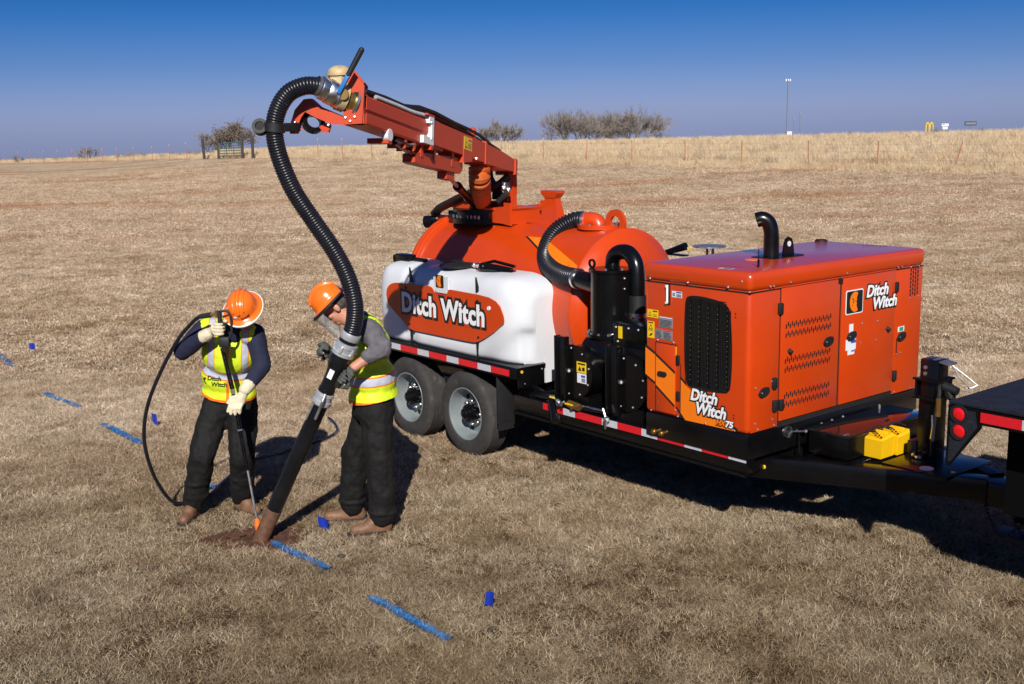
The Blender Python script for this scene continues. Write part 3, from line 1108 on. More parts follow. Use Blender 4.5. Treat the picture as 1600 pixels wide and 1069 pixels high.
def tank_parts():
    o = WT
    # dark strap wedges
    for us, z0, z1, lean in ((-0.82, 1.45, 1.582, 0.0), (-0.832, 0.889, 1.03, 0.0), (0.158, 1.445, 1.577, 0.0), (0.152, 0.889, 1.03, 0.0)):
        b2 = MB()
        if z0 > 1.2:
            poly = [(us - 0.026, z1), (us - 0.018, z1), (us + 0.028, z0), (us - 0.026, z0)]
        else:
            poly = [(us - 0.012, z1), (us + 0.028, z1), (us + 0.006, z0), (us - 0.004, z0)]
        b2.prism([(x, z) for x, z in poly], 0.010, side_m(0, 0, 0.008 if z0 < 1.2 else 0.022))
        b2.build('strap', M['decal_black'], o, 0)
    # filler lid
    b2 = MB()
    mt = Matrix.Translation((-0.42, 0.25, 1.604))
    b2.lathe([(0.0, 0.0), (0.17, 0.0), (0.172, 0.012), (0.155, 0.022), (0.10, 0.028), (0.03, 0.034), (0, 0.036)], mt, 32)
    b2.box((-0.42, 0.25, 1.644), (0.16, 0.03, 0.03), 0.01)
    b2.build('filler_lid', M['black_matte'], o)
    # orange name panel
    top = [(-1.151, 1.385), (-1.10, 1.413), (-1.033, 1.429), (-0.80, 1.440), (-0.50, 1.447), (-0.465, 1.440), (-0.445, 1.425), (-0.428, 1.405), (-0.40, 1.395), (-0.32, 1.392), (-0.25, 1.395), (-0.228, 1.408), (-0.215, 1.438), (-0.19, 1.446), (0.0, 1.444), (0.208, 1.441)]
    rt = [(0.35, 1.432), (0.44, 1.408), (0.495, 1.37), (0.535, 1.300), (0.542, 1.265), (0.530, 1.235), (0.42, 1.155), (0.29, 1.085), (0.19, 1.040), (0.12, 1.028)]
    bt = [(-0.062, 1.024), (-0.40, 1.022), (-0.76, 1.020), (-0.80, 1.025), (-0.86, 1.045), (-0.965, 1.108), (-1.08, 1.17), (-1.148, 1.212), (-1.178, 1.255), (-1.188, 1.305), (-1.178, 1.35)]
    b2 = MB()
    b2.prism(top + rt + bt, 0.008, side_m(0, 0, -0.012))
    np_ = b2.build('name_panel', M['orange'], TR, 0)
    b2 = MB()
    for u, z in ((-0.86, 1.40), (-0.82, 1.07), (0.20, 1.39), (0.20, 1.08)):
        b2.cyl((u, -0.020, z), (u, -0.026, z), 0.011, seg=12)
    b2.build('bolt', M['slot'], np_, 0)
    m = side_m(-0.935, 1.183, -0.021)
    tx('lettering', 'Ditch Witch', 0.246, m, np_, bold=0.0084, edge=0.033, xs=0.945, spacing=1.05)
    tx('registered_mark', '\u00ae', 0.05, side_m(0.335, 1.325, -0.024), np_, back=None, bold=0.0)
    # boss with the moon emblem
    b2 = MB()
    b2.prism([(-0.445, 1.535), (-0.425, 1.42), (-0.40, 1.402), (-0.25, 1.402), (-0.232, 1.42), (-0.228, 1.545)], 0.02, side_m(0, 0, 0.012))
    b2.build('emblem_boss', M['poly'], o, 0)
    moon((-0.345, 1.503), 0.115, 0.108, side_m(0, 0, -0.012), o, False)
    # rubber hold-down latch on top of the tank
    b2 = MB()
    b2.sph((-0.02, 0.22, 1.630), 0.045, 2)
    b2.tube([(0.01, 0.22, 1.633), (0.13, 0.26, 1.628), (0.27, 0.30, 1.620)], [0.04, 0.032, 0.022], 10)
    b2.box((0.10, 0.26, 1.612), (0.40, 0.07, 0.012), 0.004, Matrix.Rotation(0.2, 3, 'Z'))
    b2.tube([(-0.12, 0.27, 1.643), (0.02, 0.31, 1.678), (0.26, 0.34, 1.648)], 0.014, 8)
    b2.build('latch', M['black'], o)
    b2 = MB()
    b2.cyl((-0.22, 0.26, 1.630), (-0.13, 0.27, 1.646), 0.016)
    b2.cyl((-0.20, 0.26, 1.633), (-0.19, 0.262, 1.635), 0.024)
    b2.build('hose_fitting', M['chrome'], o)
    # black folded linkage at the rear end
    b2 = MB()
    b2.lathe([(0.042, -0.012), (0.042, 0.012), (0.022, 0.012), (0.022, -0.012)], Matrix.Translation((-1.33, 0.20, 1.61)) @ Matrix.Rotation(R(90), 4, 'X'), 24, close=True)
    b2.box((-1.20, 0.22, 1.625), (0.22, 0.09, 0.07), 0.01)
    b2.box((-1.06, 0.24, 1.62), (0.30, 0.06, 0.03), 0.008)
    b2.build('rear_linkage', M['black'], o)
    # the far tank: latch and disc
    b2 = MB()
    b2.tube([(0.60, 1.78, 1.665), (0.86, 1.80, 1.745)], [0.02, 0.036], 10)
    b2.box((0.72, 1.79, 1.665), (0.32, 0.07, 0.012), 0.003)
    b2.build('latch', M['black'], WT2)
    b2 = MB()
    b2.cyl((0.89, 1.80, 1.725), (0.895, 1.802, 1.727), 0.017)
    b2.build('latch_pin', M['yellow_label'], WT2)
    b2 = MB()
    b2.cyl((1.02, 1.93, 1.74), (1.02, 1.93, 1.752), 0.145, seg=32)
    b2.cyl((1.02, 1.90, 1.60), (1.02, 1.90, 1.74), 0.012)
    b2.cyl((1.06, 1.93, 1.60), (1.06, 1.93, 1.74), 0.012)
    b2.build('vent_disc', M['steel'], WT2)

def moon(c, wd, ht, mtx, parent, border=True):
    """black rounded square with an orange crescent"""
    mt = mtx @ Matrix.Translation((c[0], c[1], 0))
    g = 0
    if border:
        MB().prism(rrect(wd, ht, 0.014), 0.002, mt).build('emblem_border', M['decal_white'], parent, 0)
        g = 0.002
        wd, ht = wd - 0.016, ht - 0.016
    MB().prism(rrect(wd, ht, 0.012), 0.002, mt @ Matrix.Translation((0, 0, g))).build('emblem_plate', M['decal_black'], parent, 0)
    s = ht * 0.46
    pts = []
    for k in range(17):
        a = R(62 + 236 * k / 16)
        pts.append((0.92 * s * math.cos(a) * 0.95 + 0.05 * s, s * math.sin(a)))
    inner = []
    for k in range(13):                       # inner edge with a plain notch
        f = k / 12
        a = R(-62 + 124 * f)
        x, y = 0.46 * s * math.cos(a) * -0.9 + 0.66 * s, s * 0.86 * math.sin(a)
        if k in (5, 7):
            x += 0.07 * s
        if k == 6:
            x -= 0.05 * s
        inner.append((x, y))
    MB().prism(pts + inner, 0.002, mt @ Matrix.Translation((0, 0, g + 0.002))).build('emblem', M['amber'], parent, 0)
    b = MB()
    for x, y, r in ((-0.35, 0.28, 0.10), (-0.30, -0.02, 0.085), (-0.05, 0.10, 0.07), (-0.42, -0.30, 0.06)):
        b.cyl((x * s, y * s, g + 0.004), (x * s, y * s, g + 0.0055), r * s, seg=10)
    o = b.build('emblem_craters', M['decal_black'], parent, 0)
    o.matrix_basis = mt
tank_parts()

# ---- debris tank
TA, TZ, TRAD = 1.0, 1.33, 0.622
def debris_tank():
    mt = Matrix.Translation((0, TA, TZ)) @ Matrix.Rotation(R(90), 4, 'Y')       # local z -> u
    b = MB()
    r = TRAD
    b.lathe([(0, -1.66), (0.22, -1.635), (0.42, -1.57), (0.55, -1.49), (0.60, -1.42), (0.605, -1.39), (0.655, -1.39), (0.662, -1.375), (0.662, -1.345), (0.655, -1.335), (r, -1.33), (r, 0.885), (r + 0.012, 0.888), (r + 0.012, 0.905), (r, 0.908), (0.585, 0.955), (0.50, 1.0), (0.35, 1.04), (0.18, 1.06), (0, 1.065)], mt, 72)
    t = b.build('debris_tank', M['orange'], TR, 40)
    # clamp band of the rear door
    b = MB()
    b.lathe([(0.650, -1.322), (0.656, -1.318), (0.656, -1.302), (0.650, -1.298), (r - 0.002, -1.298), (r - 0.002, -1.322)], mt, 72, close=True)
    b.build('door_rim', M['orange'], t)
    # decal stripes: strips that follow the shell
    def strip(edge0, edge1, off, name, mm):
        n = 18
        vs = []
        bb = bmesh.new()
        rows = []
        for i in range(n + 1):
            f = i / n
            row = []
            for e in (edge0, edge1):
                (ua, ta), (ub, tb) = e
                u, th = ua + (ub - ua) * f, R(ta + (tb - ta) * f)
                row.append(bb.verts.new((u, TA - (r + off) * math.sin(th), TZ + (r + off) * math.cos(th))))
            rows.append(row)
        for a, c in zip(rows[:-1], rows[1:]):
            bb.faces.new((a[0], a[1], c[1], c[0]))
        m2 = MB()
        m2.b.free()
        m2.b = bb
        m2.build(name, mm, t)
    strip(((0.0, 31), (0.885, 70.5)), ((0.035, 31), (0.885, 68.8)), 0.003, 'decal_stripe', M['decal_black'])
    strip(((0.036, 31), (0.885, 68.7)), ((0.25, 31), (0.885, 55.0)), 0.0025, 'decal_band', M['amber'])
    # raised lifting pads, slots on the shell
    b = MB()
    for u, th, ry in ((-0.42, 8, 0.3), (-0.24, 6, -0.1)):
        a = R(th)
        b.box((u, TA - (r + 0.002) * math.sin(a), TZ + (r + 0.002) * math.cos(a)), (0.10, 0.014, 0.004), 0, Matrix.Rotation(ry, 3, 'Z'))
    b.build('shell_slot', M['slot'], t, 0)
    # pedestal that holds the boom on the road
    b = MB()
    s0 = [(0.13, 0.94, 1.93), (0.13, 1.06, 1.93), (-0.13, 1.06, 1.93), (-0.13, 0.94, 1.93)]
    s1 = [(0.07, 0.97, 2.18), (0.07, 1.03, 2.18), (-0.07, 1.03, 2.18), (-0.07, 0.97, 2.18)]
    s2 = [(0.07, 0.97, 2.20), (0.07, 1.03, 2.20), (-0.07, 1.03, 2.20), (-0.07, 0.97, 2.20)]
    b.loft([s0, s1, s2])
    b.loft([[(0.07, 0.965, 2.18), (0.07, 1.035, 2.18), (-0.07, 1.035, 2.18), (-0.07, 0.965, 2.18)], [(0.105, 0.95, 2.225), (0.105, 1.05, 2.225), (-0.105, 1.05, 2.225), (-0.105, 0.95, 2.225)], [(0.105, 0.95, 2.248), (0.105, 1.05, 2.248), (-0.105, 1.05, 2.248), (-0.105, 0.95, 2.248)]])
    b.build('boom_pedestal', M['orange'], t, 20)
    b = MB()
    b.box2((-0.20, 0.88, 1.915), (0.22, 1.12, 1.952), 0.006)
    b.build('pedestal_base', M['orange'], t, 20)
    # bracket in front of the turret
    b = MB()
    mt2 = side_m(0, 0, 0.80)
    b.prism([(-0.88, 1.955), (-0.86, 2.0), (-0.66, 2.075), (-0.42, 2.10), (-0.42, 2.135), (-0.33, 2.135), (-0.33, 1.93), (-0.45, 1.945)], 0.022, mt2)
    b.prism([(-0.88, 1.955), (-0.86, 2.0), (-0.66, 2.075), (-0.42, 2.10), (-0.42, 2.135), (-0.33, 2.135), (-0.33, 1.93), (-0.45, 1.945)], 0.022, side_m(0, 0, 1.24))
    b.box2((-0.45, 0.80, 2.06), (-0.34, 1.24, 2.085))
    b.box2((-0.36, 0.80, 1.94), (-0.34, 1.22, 2.08))
    b.build('turret_bracket', M['orange'], t, 20)
    b = MB()
    for u, v in ((-0.84, 0.87), (-0.80, 0.87)):
        b.sph((u, v, 1.985), 0.012, 1)
    b.build('bolt', M['chrome'], t)
    # outlet elbow, flange and lifting eye
    b = MB()
    b.lathe([(0.12, 0.0), (0.19, 0.0), (0.19, 0.02), (0.12, 0.02)], Matrix.Translation((0.60, 1.0, 1.945)), 28, close=True)
    b.lathe([(0.16, 0.0), (0.16, -0.09)], Matrix.Translation((0.60, 1.0, 1.945)), 28)
    b.lathe([(0.19, 0.021), (0.19, 0.036), (0.10, 0.036), (0.10, 0.021)], Matrix.Translation((0.60, 1.0, 1.945)), 28, close=True)
    el = spline([(0.60, 1.0, 1.93), (0.595, 1.0, 1.965), (0.57, 0.995, 2.0), (0.52, 0.98, 2.012), (0.46, 0.962, 2.005)], 0.015)
    b.tube(el, 0.070, 20)
    b.build('outlet_elbow', M['orange'], t, 40)
    b = MB()
    for k in range(10):
        a = R(36 * k)
        b.cyl((0.60 + 0.17 * math.cos(a), 1.0 + 0.17 * math.sin(a), 1.98), (0.60 + 0.17 * math.cos(a), 1.0 + 0.17 * math.sin(a), 1.994), 0.011, seg=6)
    b.build('flange_bolts', M['steel'], t, 0)
    b = MB()
    ring = [(0.115 * math.cos(R(a)), 0.115 * math.sin(R(a))) for a in range(-20, 201, 20)] + [(-0.13, -0.06), (0.13, -0.06)]
    b.lathe([(0.058, -0.014), (0.115, -0.014), (0.115, 0.014), (0.058, 0.014)], Matrix.Translation((0.80, 1.0, 2.0)) @ Matrix.Rotation(R(90), 4, 'X') @ Matrix.Rotation(0.0, 4, 'Z'), 28, close=True)
    b.box2((0.70, 0.986, 1.90), (0.90, 1.014, 1.94))
    b.build('lifting_eye', M['orange'], t, 40)
    # corrugated air hose from the outlet down to the filter
    pts = [(0.46, 0.962, 2.005), (0.37, 0.92, 2.0), (0.30, 0.83, 1.945), (0.285, 0.74, 1.87), (0.32, 0.65, 1.78), (0.41, 0.56, 1.70), (0.58, 0.47, 1.64), (0.80, 0.41, 1.612), (1.00, 0.38, 1.608)]
    h = corrugated(pts, 0.081, 0.067, 0.027, 24).build('air_hose', M['hose'], TR, 50)
    b = MB()
    d = (V3(pts[1]) - V3(pts[0])).normalized()
    for p, dd in ((V3(pts[0]), d), (V3(pts[-1]), V3((1, -0.12, 0)).normalized())):
        b.cyl(p - dd * 0.008, p + dd * 0.016, 0.084, seg=24)
    b.build('hose_clamp', M['chrome'], h)
debris_tank()

# ---- black filter housings between tank and engine
def filters():
    b = MB()
    c = V3((1.38, 0.38, 0))
    b.cyl((1.38, 0.38, 1.20), (1.38, 0.38, 1.715), 0.160, seg=36)
    b.cyl((1.38, 0.38, 1.195), (1.38, 0.38, 1.222), 0.195, seg=36)
    b.cyl((1.38, 0.38, 1.700), (1.38, 0.38, 1.722), 0.172, seg=36)
    b.cyl((1.00, 0.38, 1.608), (1.30, 0.38, 1.58), 0.070, 0.085, 20)
    can = b.build('filter_can', M['black'], TR)
    b = MB()
    for k in range(14):
        a = R(360 / 14 * k)
        b.cyl((1.38 + 0.18 * math.cos(a), 0.38 + 0.18 * math.sin(a), 1.222), (1.38 + 0.18 * math.cos(a), 0.38 + 0.18 * math.sin(a), 1.235), 0.010, seg=6)
    for a0 in (-60, -10, 40):
        a = R(a0)
        b.cyl((1.38 + 0.15 * math.cos(a), 0.38 + 0.15 * math.sin(a), 1.72), (1.38 + 0.15 * math.cos(a), 0.38 + 0.15 * math.sin(a), 1.736), 0.010, seg=6)
    for z in (1.66, 1.58):
        b.sph((1.545, 0.36, z), 0.010, 1)
    b.build('flange_bolts', M['steel'], can, 0)
    b = MB()
    b.lathe([(0.036, -0.007), (0.036, 0.007), (0.022, 0.007), (0.022, -0.007)], Matrix.Translation((1.24, 0.31, 1.755)) @ Matrix.Rotation(R(90), 4, 'X'), 18, close=True)
    b.build('lifting_eye', M['black'], can)
    b = MB()
    arch = spline([(1.27, 0.52, 1.58), (1.25, 0.52, 1.74), (1.30, 0.51, 1.815), (1.38, 0.505, 1.84), (1.46, 0.50, 1.83), (1.535, 0.49, 1.76), (1.56, 0.485, 1.63), (1.565, 0.48, 1.50)], 0.02)
    b.tube(arch, 0.060, 20)
    b.build('air_pipe', M['black'], TR, 40)
    b = MB()
    b.cyl((1.565, 0.48, 1.38), (1.565, 0.48, 1.52), 0.068, seg=24)
    b.build('rubber_coupling', M['black_matte'], can)
    b = MB()
    b.cyl((1.565, 0.48, 1.36), (1.565, 0.48, 1.385), 0.073, seg=24)
    b.build('hose_clamp', M['chrome'], can)
    # two drum housings
    for u0, u1, c, nm in ((1.10, 1.50, 1.30, 0), (1.66, 2.06, 1.87, 1)):
        b = MB()
        b.cyl((c, 0.06, 0.945), (c, 0.50, 0.945), 0.20, seg=40)
        b.cyl((c, 0.048, 0.945), (c, 0.066, 0.945), 0.212, seg=40)
        for du in (-0.155, -0.055):
            b.box2((c + du - 0.012, 0.0, 0.70), (c + du + 0.012, 0.05, 1.215), 0.003)
        b.box2((c - 0.155, 0.02, 0.705), (c - 0.055, 0.046, 1.21), 0.003)
        b.box2((c - 0.16, 0.06, 0.64), (c + 0.16, 0.45, 0.76))
        d = b.build('filter_drum', M['black'], TR)
        b = MB()
        for k in range(9):
            a = R(40 * k + 15)
            b.sph((c + 0.185 * math.cos(a), 0.044, 0.945 + 0.185 * math.sin(a)), 0.010, 1)
        b.sph((c - 0.03, 0.03, 0.95), 0.02, 1)
        b.build('drum_bolts', M['steel'], d, 0)
    b = MB()
    b.cyl((1.28, 0.30, 1.05), (1.86, 0.30, 1.05), 0.17, seg=30)
    b.sph((1.42, 0.33, 1.06), 0.18, 3)
    b.cyl((1.42, 0.36, 1.05), (1.39, 0.38, 1.20), 0.19, 0.165, 30)
    b.box2((1.50, 0.20, 0.64), (1.66, 0.46, 1.0))
    b.box2((1.12, 0.40, 0.65), (2.08, 0.9, 1.25))
    b.build('filter_manifold', M['black'], TR)
    # blower cover beside the engine box
    b = MB()
    b.box2((1.66, 0.12, 1.18), (2.04, 0.44, 1.37), 0.012)
    b.box2((1.78, 0.10, 1.0), (2.06, 0.40, 1.20), 0.012)
    bc = b.build('blower_cover', M['black'], TR)
    b = MB()
    for u, z in ((1.70, 1.335), (1.83, 1.34), (1.93, 1.34), (1.72, 1.23), (1.96, 1.05), (1.98, 0.82), (1.99, 1.16)):
        b.sph((u, 0.117, z), 0.011, 1)
    b.build('bolt', M['steel'], bc)
    lb = [(1.745, 1.345, 0.034, 0.075, 0.117)]
    MB().prism([(0, 0), (0.04, 0), (0.04, -0.09), (0, -0.09)], 0.003, side_m(1.725, 1.345, 0.119)).build('warning_label', M['yellow_label'], bc, 0)
    for u, z, w_, h_, v in ((1.345, 1.035, 0.105, 0.085, 0.047), (1.712, 0.975, 0.105, 0.078, 0.048)):
        d = MB().prism([(0, 0), (w_, 0), (w_, -h_), (0, -h_)], 0.003, side_m(u, z, v)).build('warning_label', M['yellow_label'], TR, 0)
        MB().prism([(0.012, -0.018), (w_ - 0.01, -0.018), (w_ - 0.01, -0.030), (0.012, -0.030)], 0.001, side_m(u, z + 0.008, v - 0.0032)).build('label_print', M['decal_black'], d, 0)
        MB().prism([(0.015, -0.07), (0.055, -0.07), (0.035, -0.033)], 0.001, side_m(u, z, v - 0.0032)).build('label_symbol', M['decal_black'], d, 0)
        if u < 1.5:
            MB().prism([(0.062, -0.068), (0.09, -0.068), (0.09, -0.04), (0.062, -0.04)], 0.001, side_m(u, z, v - 0.0032)).build('label_symbol', M['decal_black'], d, 0)
    d = MB().prism([(0, 0), (0.1, 0), (0.1, -0.075), (0, -0.075)], 0.003, side_m(1.35, 0.945, 0.047)).build('white_label', M['white_label'], TR, 0)
    MB().prism([(0.045, -0.012), (0.09, -0.012), (0.09, -0.028), (0.045, -0.028)], 0.001, side_m(1.35, 0.945, 0.0438)).build('label_print', M['blue_print'], d, 0)
    MB().prism([(0.05, -0.035), (0.092, -0.035), (0.092, -0.066), (0.05, -0.066)], 0.001, side_m(1.35, 0.945, 0.0438)).build('label_print', M['grey_label'], d, 0)
    # pipework and valves along the rail
    b = MB()
    b.tube(spline([(0.75, 0.10, 0.66), (0.95, 0.06, 0.685), (1.1, 0.03, 0.70), (1.2, 0.0, 0.70)], 0.02), 0.028, 10)
    b.tube(spline([(0.72, 0.14, 0.72), (0.9, 0.10, 0.70), (1.08, 0.1, 0.74)], 0.02), 0.020, 8)
    b.cyl((1.13, -0.03, 0.70), (1.25, -0.10, 0.60), 0.028)
    b.cyl((1.25, -0.10, 0.60), (1.28, -0.12, 0.575), 0.036)
    b.cyl((1.45, 0.02, 0.685), (1.72, 0.02, 0.70), 0.017)
    b.build('drain_pipe', M['black'], TR)
    b = MB()
    b.cyl((1.30, 0.0, 0.70), (1.42, 0.0, 0.69), 0.03, seg=8)
    b.cyl((1.36, -0.03, 0.69), (1.36, 0.03, 0.69), 0.022, seg=8)
    b.build('brass_valve', M['brass'], TR)
    b = MB()
    b.tube([(1.18, -0.04, 0.73), (1.25, -0.05, 0.70), (1.30, -0.05, 0.725), (1.27, -0.05, 0.69)], 0.009, 8)
    b.sph((1.235, -0.05, 0.712), 0.022, 1)
    b.tube([(1.70, -0.02, 0.735), (1.745, -0.03, 0.66), (1.735, -0.03, 0.59)], 0.010, 8)
    b.sph((1.75, -0.03, 0.665), 0.026, 1)
    b.tube([(1.44, 0.02, 0.70), (1.60, 0.01, 0.71), (1.69, 0.0, 0.715)], 0.008, 8)
    b.build('valve_lever', M['chrome'], TR)
    b = MB()
    b.box((1.16, -0.05, 0.735), (0.05, 0.012, 0.012))
    b.box((1.33, -0.03, 0.705), (0.08, 0.012, 0.010))
    b.build('yellow_lever', M['yellow_label'], TR)
filters()
# ---- engine enclosure
def engine():
    U1, V1 = 3.04, 2.01
    b = MB()
    b.box2((2.125, -0.004, 0.618), (3.044, V1, 0.792), 0.012)
    base = b.build('engine_base', M['black'], TR)
    b = MB()
    b.box2((2.11, 0.0, 0.79), (U1, V1, 1.76), 0.035, 3)
    body = b.build('engine_enclosure', M['orange'], TR)
    b = MB()
    b.box2((2.098, -0.012, 1.735), (3.052, 2.022, 1.862), 0.038, 4)
    lid = b.build('roof_panel', M['roof_paint'], TR)
    b = MB()
    b.box2((2.116, -0.003, 1.727), (3.043, 2.013, 1.736))
    b.build('roof_seam', M['slot'], lid, 0)
    # access panel and grooves on the near side
    b = MB()
    for u, z0, z1 in ((2.214, 0.80, 1.31), (2.448, 0.80, 1.18)):
        b.box2((u, -0.0012, z0), (u + 0.006, 0.004, z1))
    b.box2((2.214, -0.0012, 1.306), (2.42, 0.004, 1.312))
    b.build('panel_gap', M['slot'], body, 0)
    d = MB().box2((2.224, -0.007, 0.815), (2.408, 0.004, 1.298), 0.004).build('access_door', M['orange'], TR, 30)
    # amber swoosh with black edges, broken by the panel gaps
    def dec(name, poly, mm, v):
        MB().prism(poly, 0.0012, side_m(0, 0, v)).build(name, M[mm], body, 0)
    dec('decal_band', [(2.118, 1.258), (2.212, 1.215), (2.212, 1.02), (2.118, 1.062)], 'amber', -0.0006)
    dec('decal_band', [(2.226, 1.21), (2.406, 1.105), (2.406, 0.886), (2.226, 1.005)], 'amber', -0.0075)
    dec('decal_band', [(2.456, 1.075), (2.50, 1.040), (2.53, 1.022), (2.72, 0.925), (2.945, 0.80), (2.50, 0.795), (2.456, 0.84)], 'amber', -0.0006)
    w_ = 0.016
    for x0, z0, x1, z1, v in ((2.118, 1.258, 2.212, 1.215, -0.0006), (2.226, 1.21, 2.406, 1.105, -0.0075), (2.456, 1.075, 2.505, 1.040, -0.0006),
                              (2.118, 1.046, 2.212, 1.002, -0.0006), (2.226, 0.985, 2.40, 0.870, -0.0075), (2.414, 0.862, 2.482, 0.795, -0.0006), (2.80, 0.885, 2.96, 0.80, -0.002)):
        dec('decal_stripe', [(x0, z0), (x1, z1), (x1, z1 + w_ * 1.25), (x0, z0 + w_ * 1.25)], 'decal_black', v)
    # radiator grille
    gp = smooth_poly([(2.497, 1.635), (2.525, 1.662), (2.60, 1.671), (2.70, 1.666), (2.80, 1.652), (2.86, 1.625), (2.884, 1.570), (2.900, 1.40), (2.903, 1.25), (2.896, 1.12), (2.880, 1.062), (2.835, 1.042), (2.72, 1.034), (2.60, 1.030), (2.535, 1.040), (2.508, 1.075), (2.490, 1.20), (2.485, 1.40), (2.488, 1.55)], 4)
    gr = MB().prism(gp, 0.004, side_m(0, 0, 0.0)).build('radiator_grille', M['grille'], TR, 0)
    gi = [(2.695 + (x - 2.695) * 0.965, 1.35 + (z - 1.35) * 0.975) for x, z in gp]
    MB().prism(gi, 0.001, side_m(0, 0, -0.0042)).build('grille_core', M['slot'], gr, 0)
    b = MB()
    for k in range(30):
        u = 2.502 + k * 0.0133
        zs = [z for x, z in gp if abs(x - u) < 0.03]
        z0, z1 = min(zs) + 0.022, max(zs) - 0.022
        if k % 6 == 3:
            b.box2((u, -0.0078, z0), (u + 0.010, -0.0046, z1))
        else:
            b.box2((u, -0.0066, z0), (u + 0.0035, -0.0046, z1))
    for k in range(46):
        z = 1.05 + k * 0.0134
        xs = [x for x, zz in gp if abs(zz - z) < 0.04]
        if len(xs) > 1:
            b.box2((min(xs) + 0.02, -0.0070, z), (max(xs) - 0.02, -0.0046, z + 0.003))
    b.build('grille_bars', M['black'], gr, 0)['kind'] = 'stuff'
    b = MB()
    for u in (2.545, 2.62, 2.70, 2.78, 2.865):
        for k in range(16):
            b.sph((u, -0.0085, 1.09 + k * 0.034), 0.0022, 1)
    b.build('grille_rivets', M['steel'], gr, 0)['kind'] = 'stuff'
    # near-side fittings
    b = MB()
    b.box2((2.312, -0.006, 1.582), (2.352, 0.0, 1.727), 0.002)
    g = b.build('level_gauge', M['decal_black'], TR)
    b = MB()
    b.cyl((2.334, -0.014, 1.60), (2.334, -0.014, 1.705), 0.008, seg=10)
    b.cyl((2.328, -0.006, 1.598), (2.328, -0.018, 1.598), 0.010, seg=10)
    b.cyl((2.328, -0.006, 1.712), (2.328, -0.018, 1.712), 0.010, seg=10)
    b.build('gauge_tube', M['decal_white'], g)
    def lab(u0, z0, u1, z1, mm, v=-0.0006, name='label'):
        return MB().prism([(u0, z0), (u1, z0), (u1, z1), (u0, z1)], 0.002, side_m(0, 0, v)).build(name, M[mm], body, 0)
    def prn(par, u0, z0, u1, z1, mm, v=-0.003):
        MB().prism([(u0, z0), (u1, z0), (u1, z1), (u0, z1)], 0.0008, side_m(0, 0, v)).build('label_print', M[mm], par, 0)
    p = lab(2.368, 1.640, 2.458, 1.683, 'white_label')
    prn(p, 2.408, 1.672, 2.455, 1.681, 'blue_print')
    prn(p, 2.410, 1.644, 2.455, 1.665, 'grey_label')
    prn(p, 2.375, 1.648, 2.398, 1.672, 'grey_label')
    for u0, z0, u1, z1 in ((2.137, 1.476, 2.240, 1.533), (2.138, 1.330, 2.203, 1.449), (2.313, 1.246, 2.413, 1.297), (2.349, 1.181, 2.411, 1.245)):
        p = lab(u0, z0, u1, z1, 'yellow_label', name='warning_label')
        wd, ht = u1 - u0, z1 - z0
        if ht < wd:
            prn(p, u0 + wd * 0.5, z1 - 0.014, u1 - 0.008, z1 - 0.006, 'decal_black')
            for q_ in range(2):
                prn(p, u0 + wd * 0.52, z0 + 0.010 + q_ * 0.011, u1 - 0.012, z0 + 0.013 + q_ * 0.011, 'decal_black')
            MB().prism([(u0 + 0.008, z0 + 0.012), (u0 + 0.040, z0 + 0.012), (u0 + 0.024, z1 - 0.012)], 0.0008, side_m(0, 0, -0.003)).build('label_symbol', M['decal_black'], p, 0)
            MB().prism([(u0 + 0.014, z0 + 0.0155), (u0 + 0.034, z0 + 0.0155), (u0 + 0.024, z1 - 0.021)], 0.0008, side_m(0, 0, -0.0036)).build('label_symbol', M['yellow_label'], p, 0)
        else:
            prn(p, u0 + 0.010, z1 - 0.013, u1 - 0.010, z1 - 0.006, 'decal_black')
            MB().prism([(u0 + 0.012, z1 - 0.055), (u1 - 0.012, z1 - 0.055), ((u0 + u1) / 2, z1 - 0.020)], 0.0008, side_m(0, 0, -0.003)).build('label_symbol', M['decal_black'], p, 0)
            MB().prism([(u0 + 0.019, z1 - 0.051), (u1 - 0.019, z1 - 0.051), ((u0 + u1) / 2, z1 - 0.030)], 0.0008, side_m(0, 0, -0.0036)).build('label_symbol', M['yellow_label'], p, 0)
            if ht > 0.1:
                prn(p, u0 + 0.010, z0 + 0.054, u1 - 0.010, z0 + 0.058, 'decal_black')
                MB().prism([(u0 + 0.016, z0 + 0.012), (u1 - 0.022, z0 + 0.02), (u1 - 0.014, z0 + 0.040), (u0 + 0.03, z0 + 0.03)], 0.0008, side_m(0, 0, -0.003)).build('label_symbol', M['decal_black'], p, 0)
    for u0, z0, u1, z1 in ((2.250, 1.420, 2.376, 1.495), (2.209, 1.336, 2.284, 1.406), (2.287, 1.333, 2.374, 1.402)):
        p = lab(u0, z0, u1, z1, 'grey_label', name='instruction_label')
        prn(p, u0 + 0.004, z1 - 0.008, u1 - 0.004, z1 - 0.003, 'tape_red' if z1 < 1.45 else 'white_label')
        n_ = int((z1 - z0 - 0.016) / 0.0085)
        for k in range(n_):
            prn(p, u0 + 0.006, z0 + 0.006 + k * 0.0085, u1 - 0.006 - 0.02 * rnd.random(), z0 + 0.0092 + k * 0.0085, 'decal_black')
    def latch(u, z, hh=0.068, name='hinge'):
        b = MB()
        b.box2((u - 0.016, -0.014, z - hh / 2), (u + 0.016, 0.0, z + hh / 2), 0.005)
        b.build(name, M['black_matte'], body)
    latch(2.432, 1.208)
    latch(2.437, 0.955)
    b = MB()
    b.prism(rrect(0.082, 0.034, 0.016), 0.012, side_m(2.290, 1.090, -0.007))
    b.build('door_handle', M['black_matte'], body, 30)
    b = MB()
    for u in (2.215, 2.287):
        b.cyl((u, -0.001, 0.660), (u, -0.02, 0.660), 0.020, seg=8)
        b.cyl((u, -0.02, 0.660), (u, -0.032, 0.660), 0.012, seg=10)
    b.build('drain_fitting', M['brass'], base, 20)
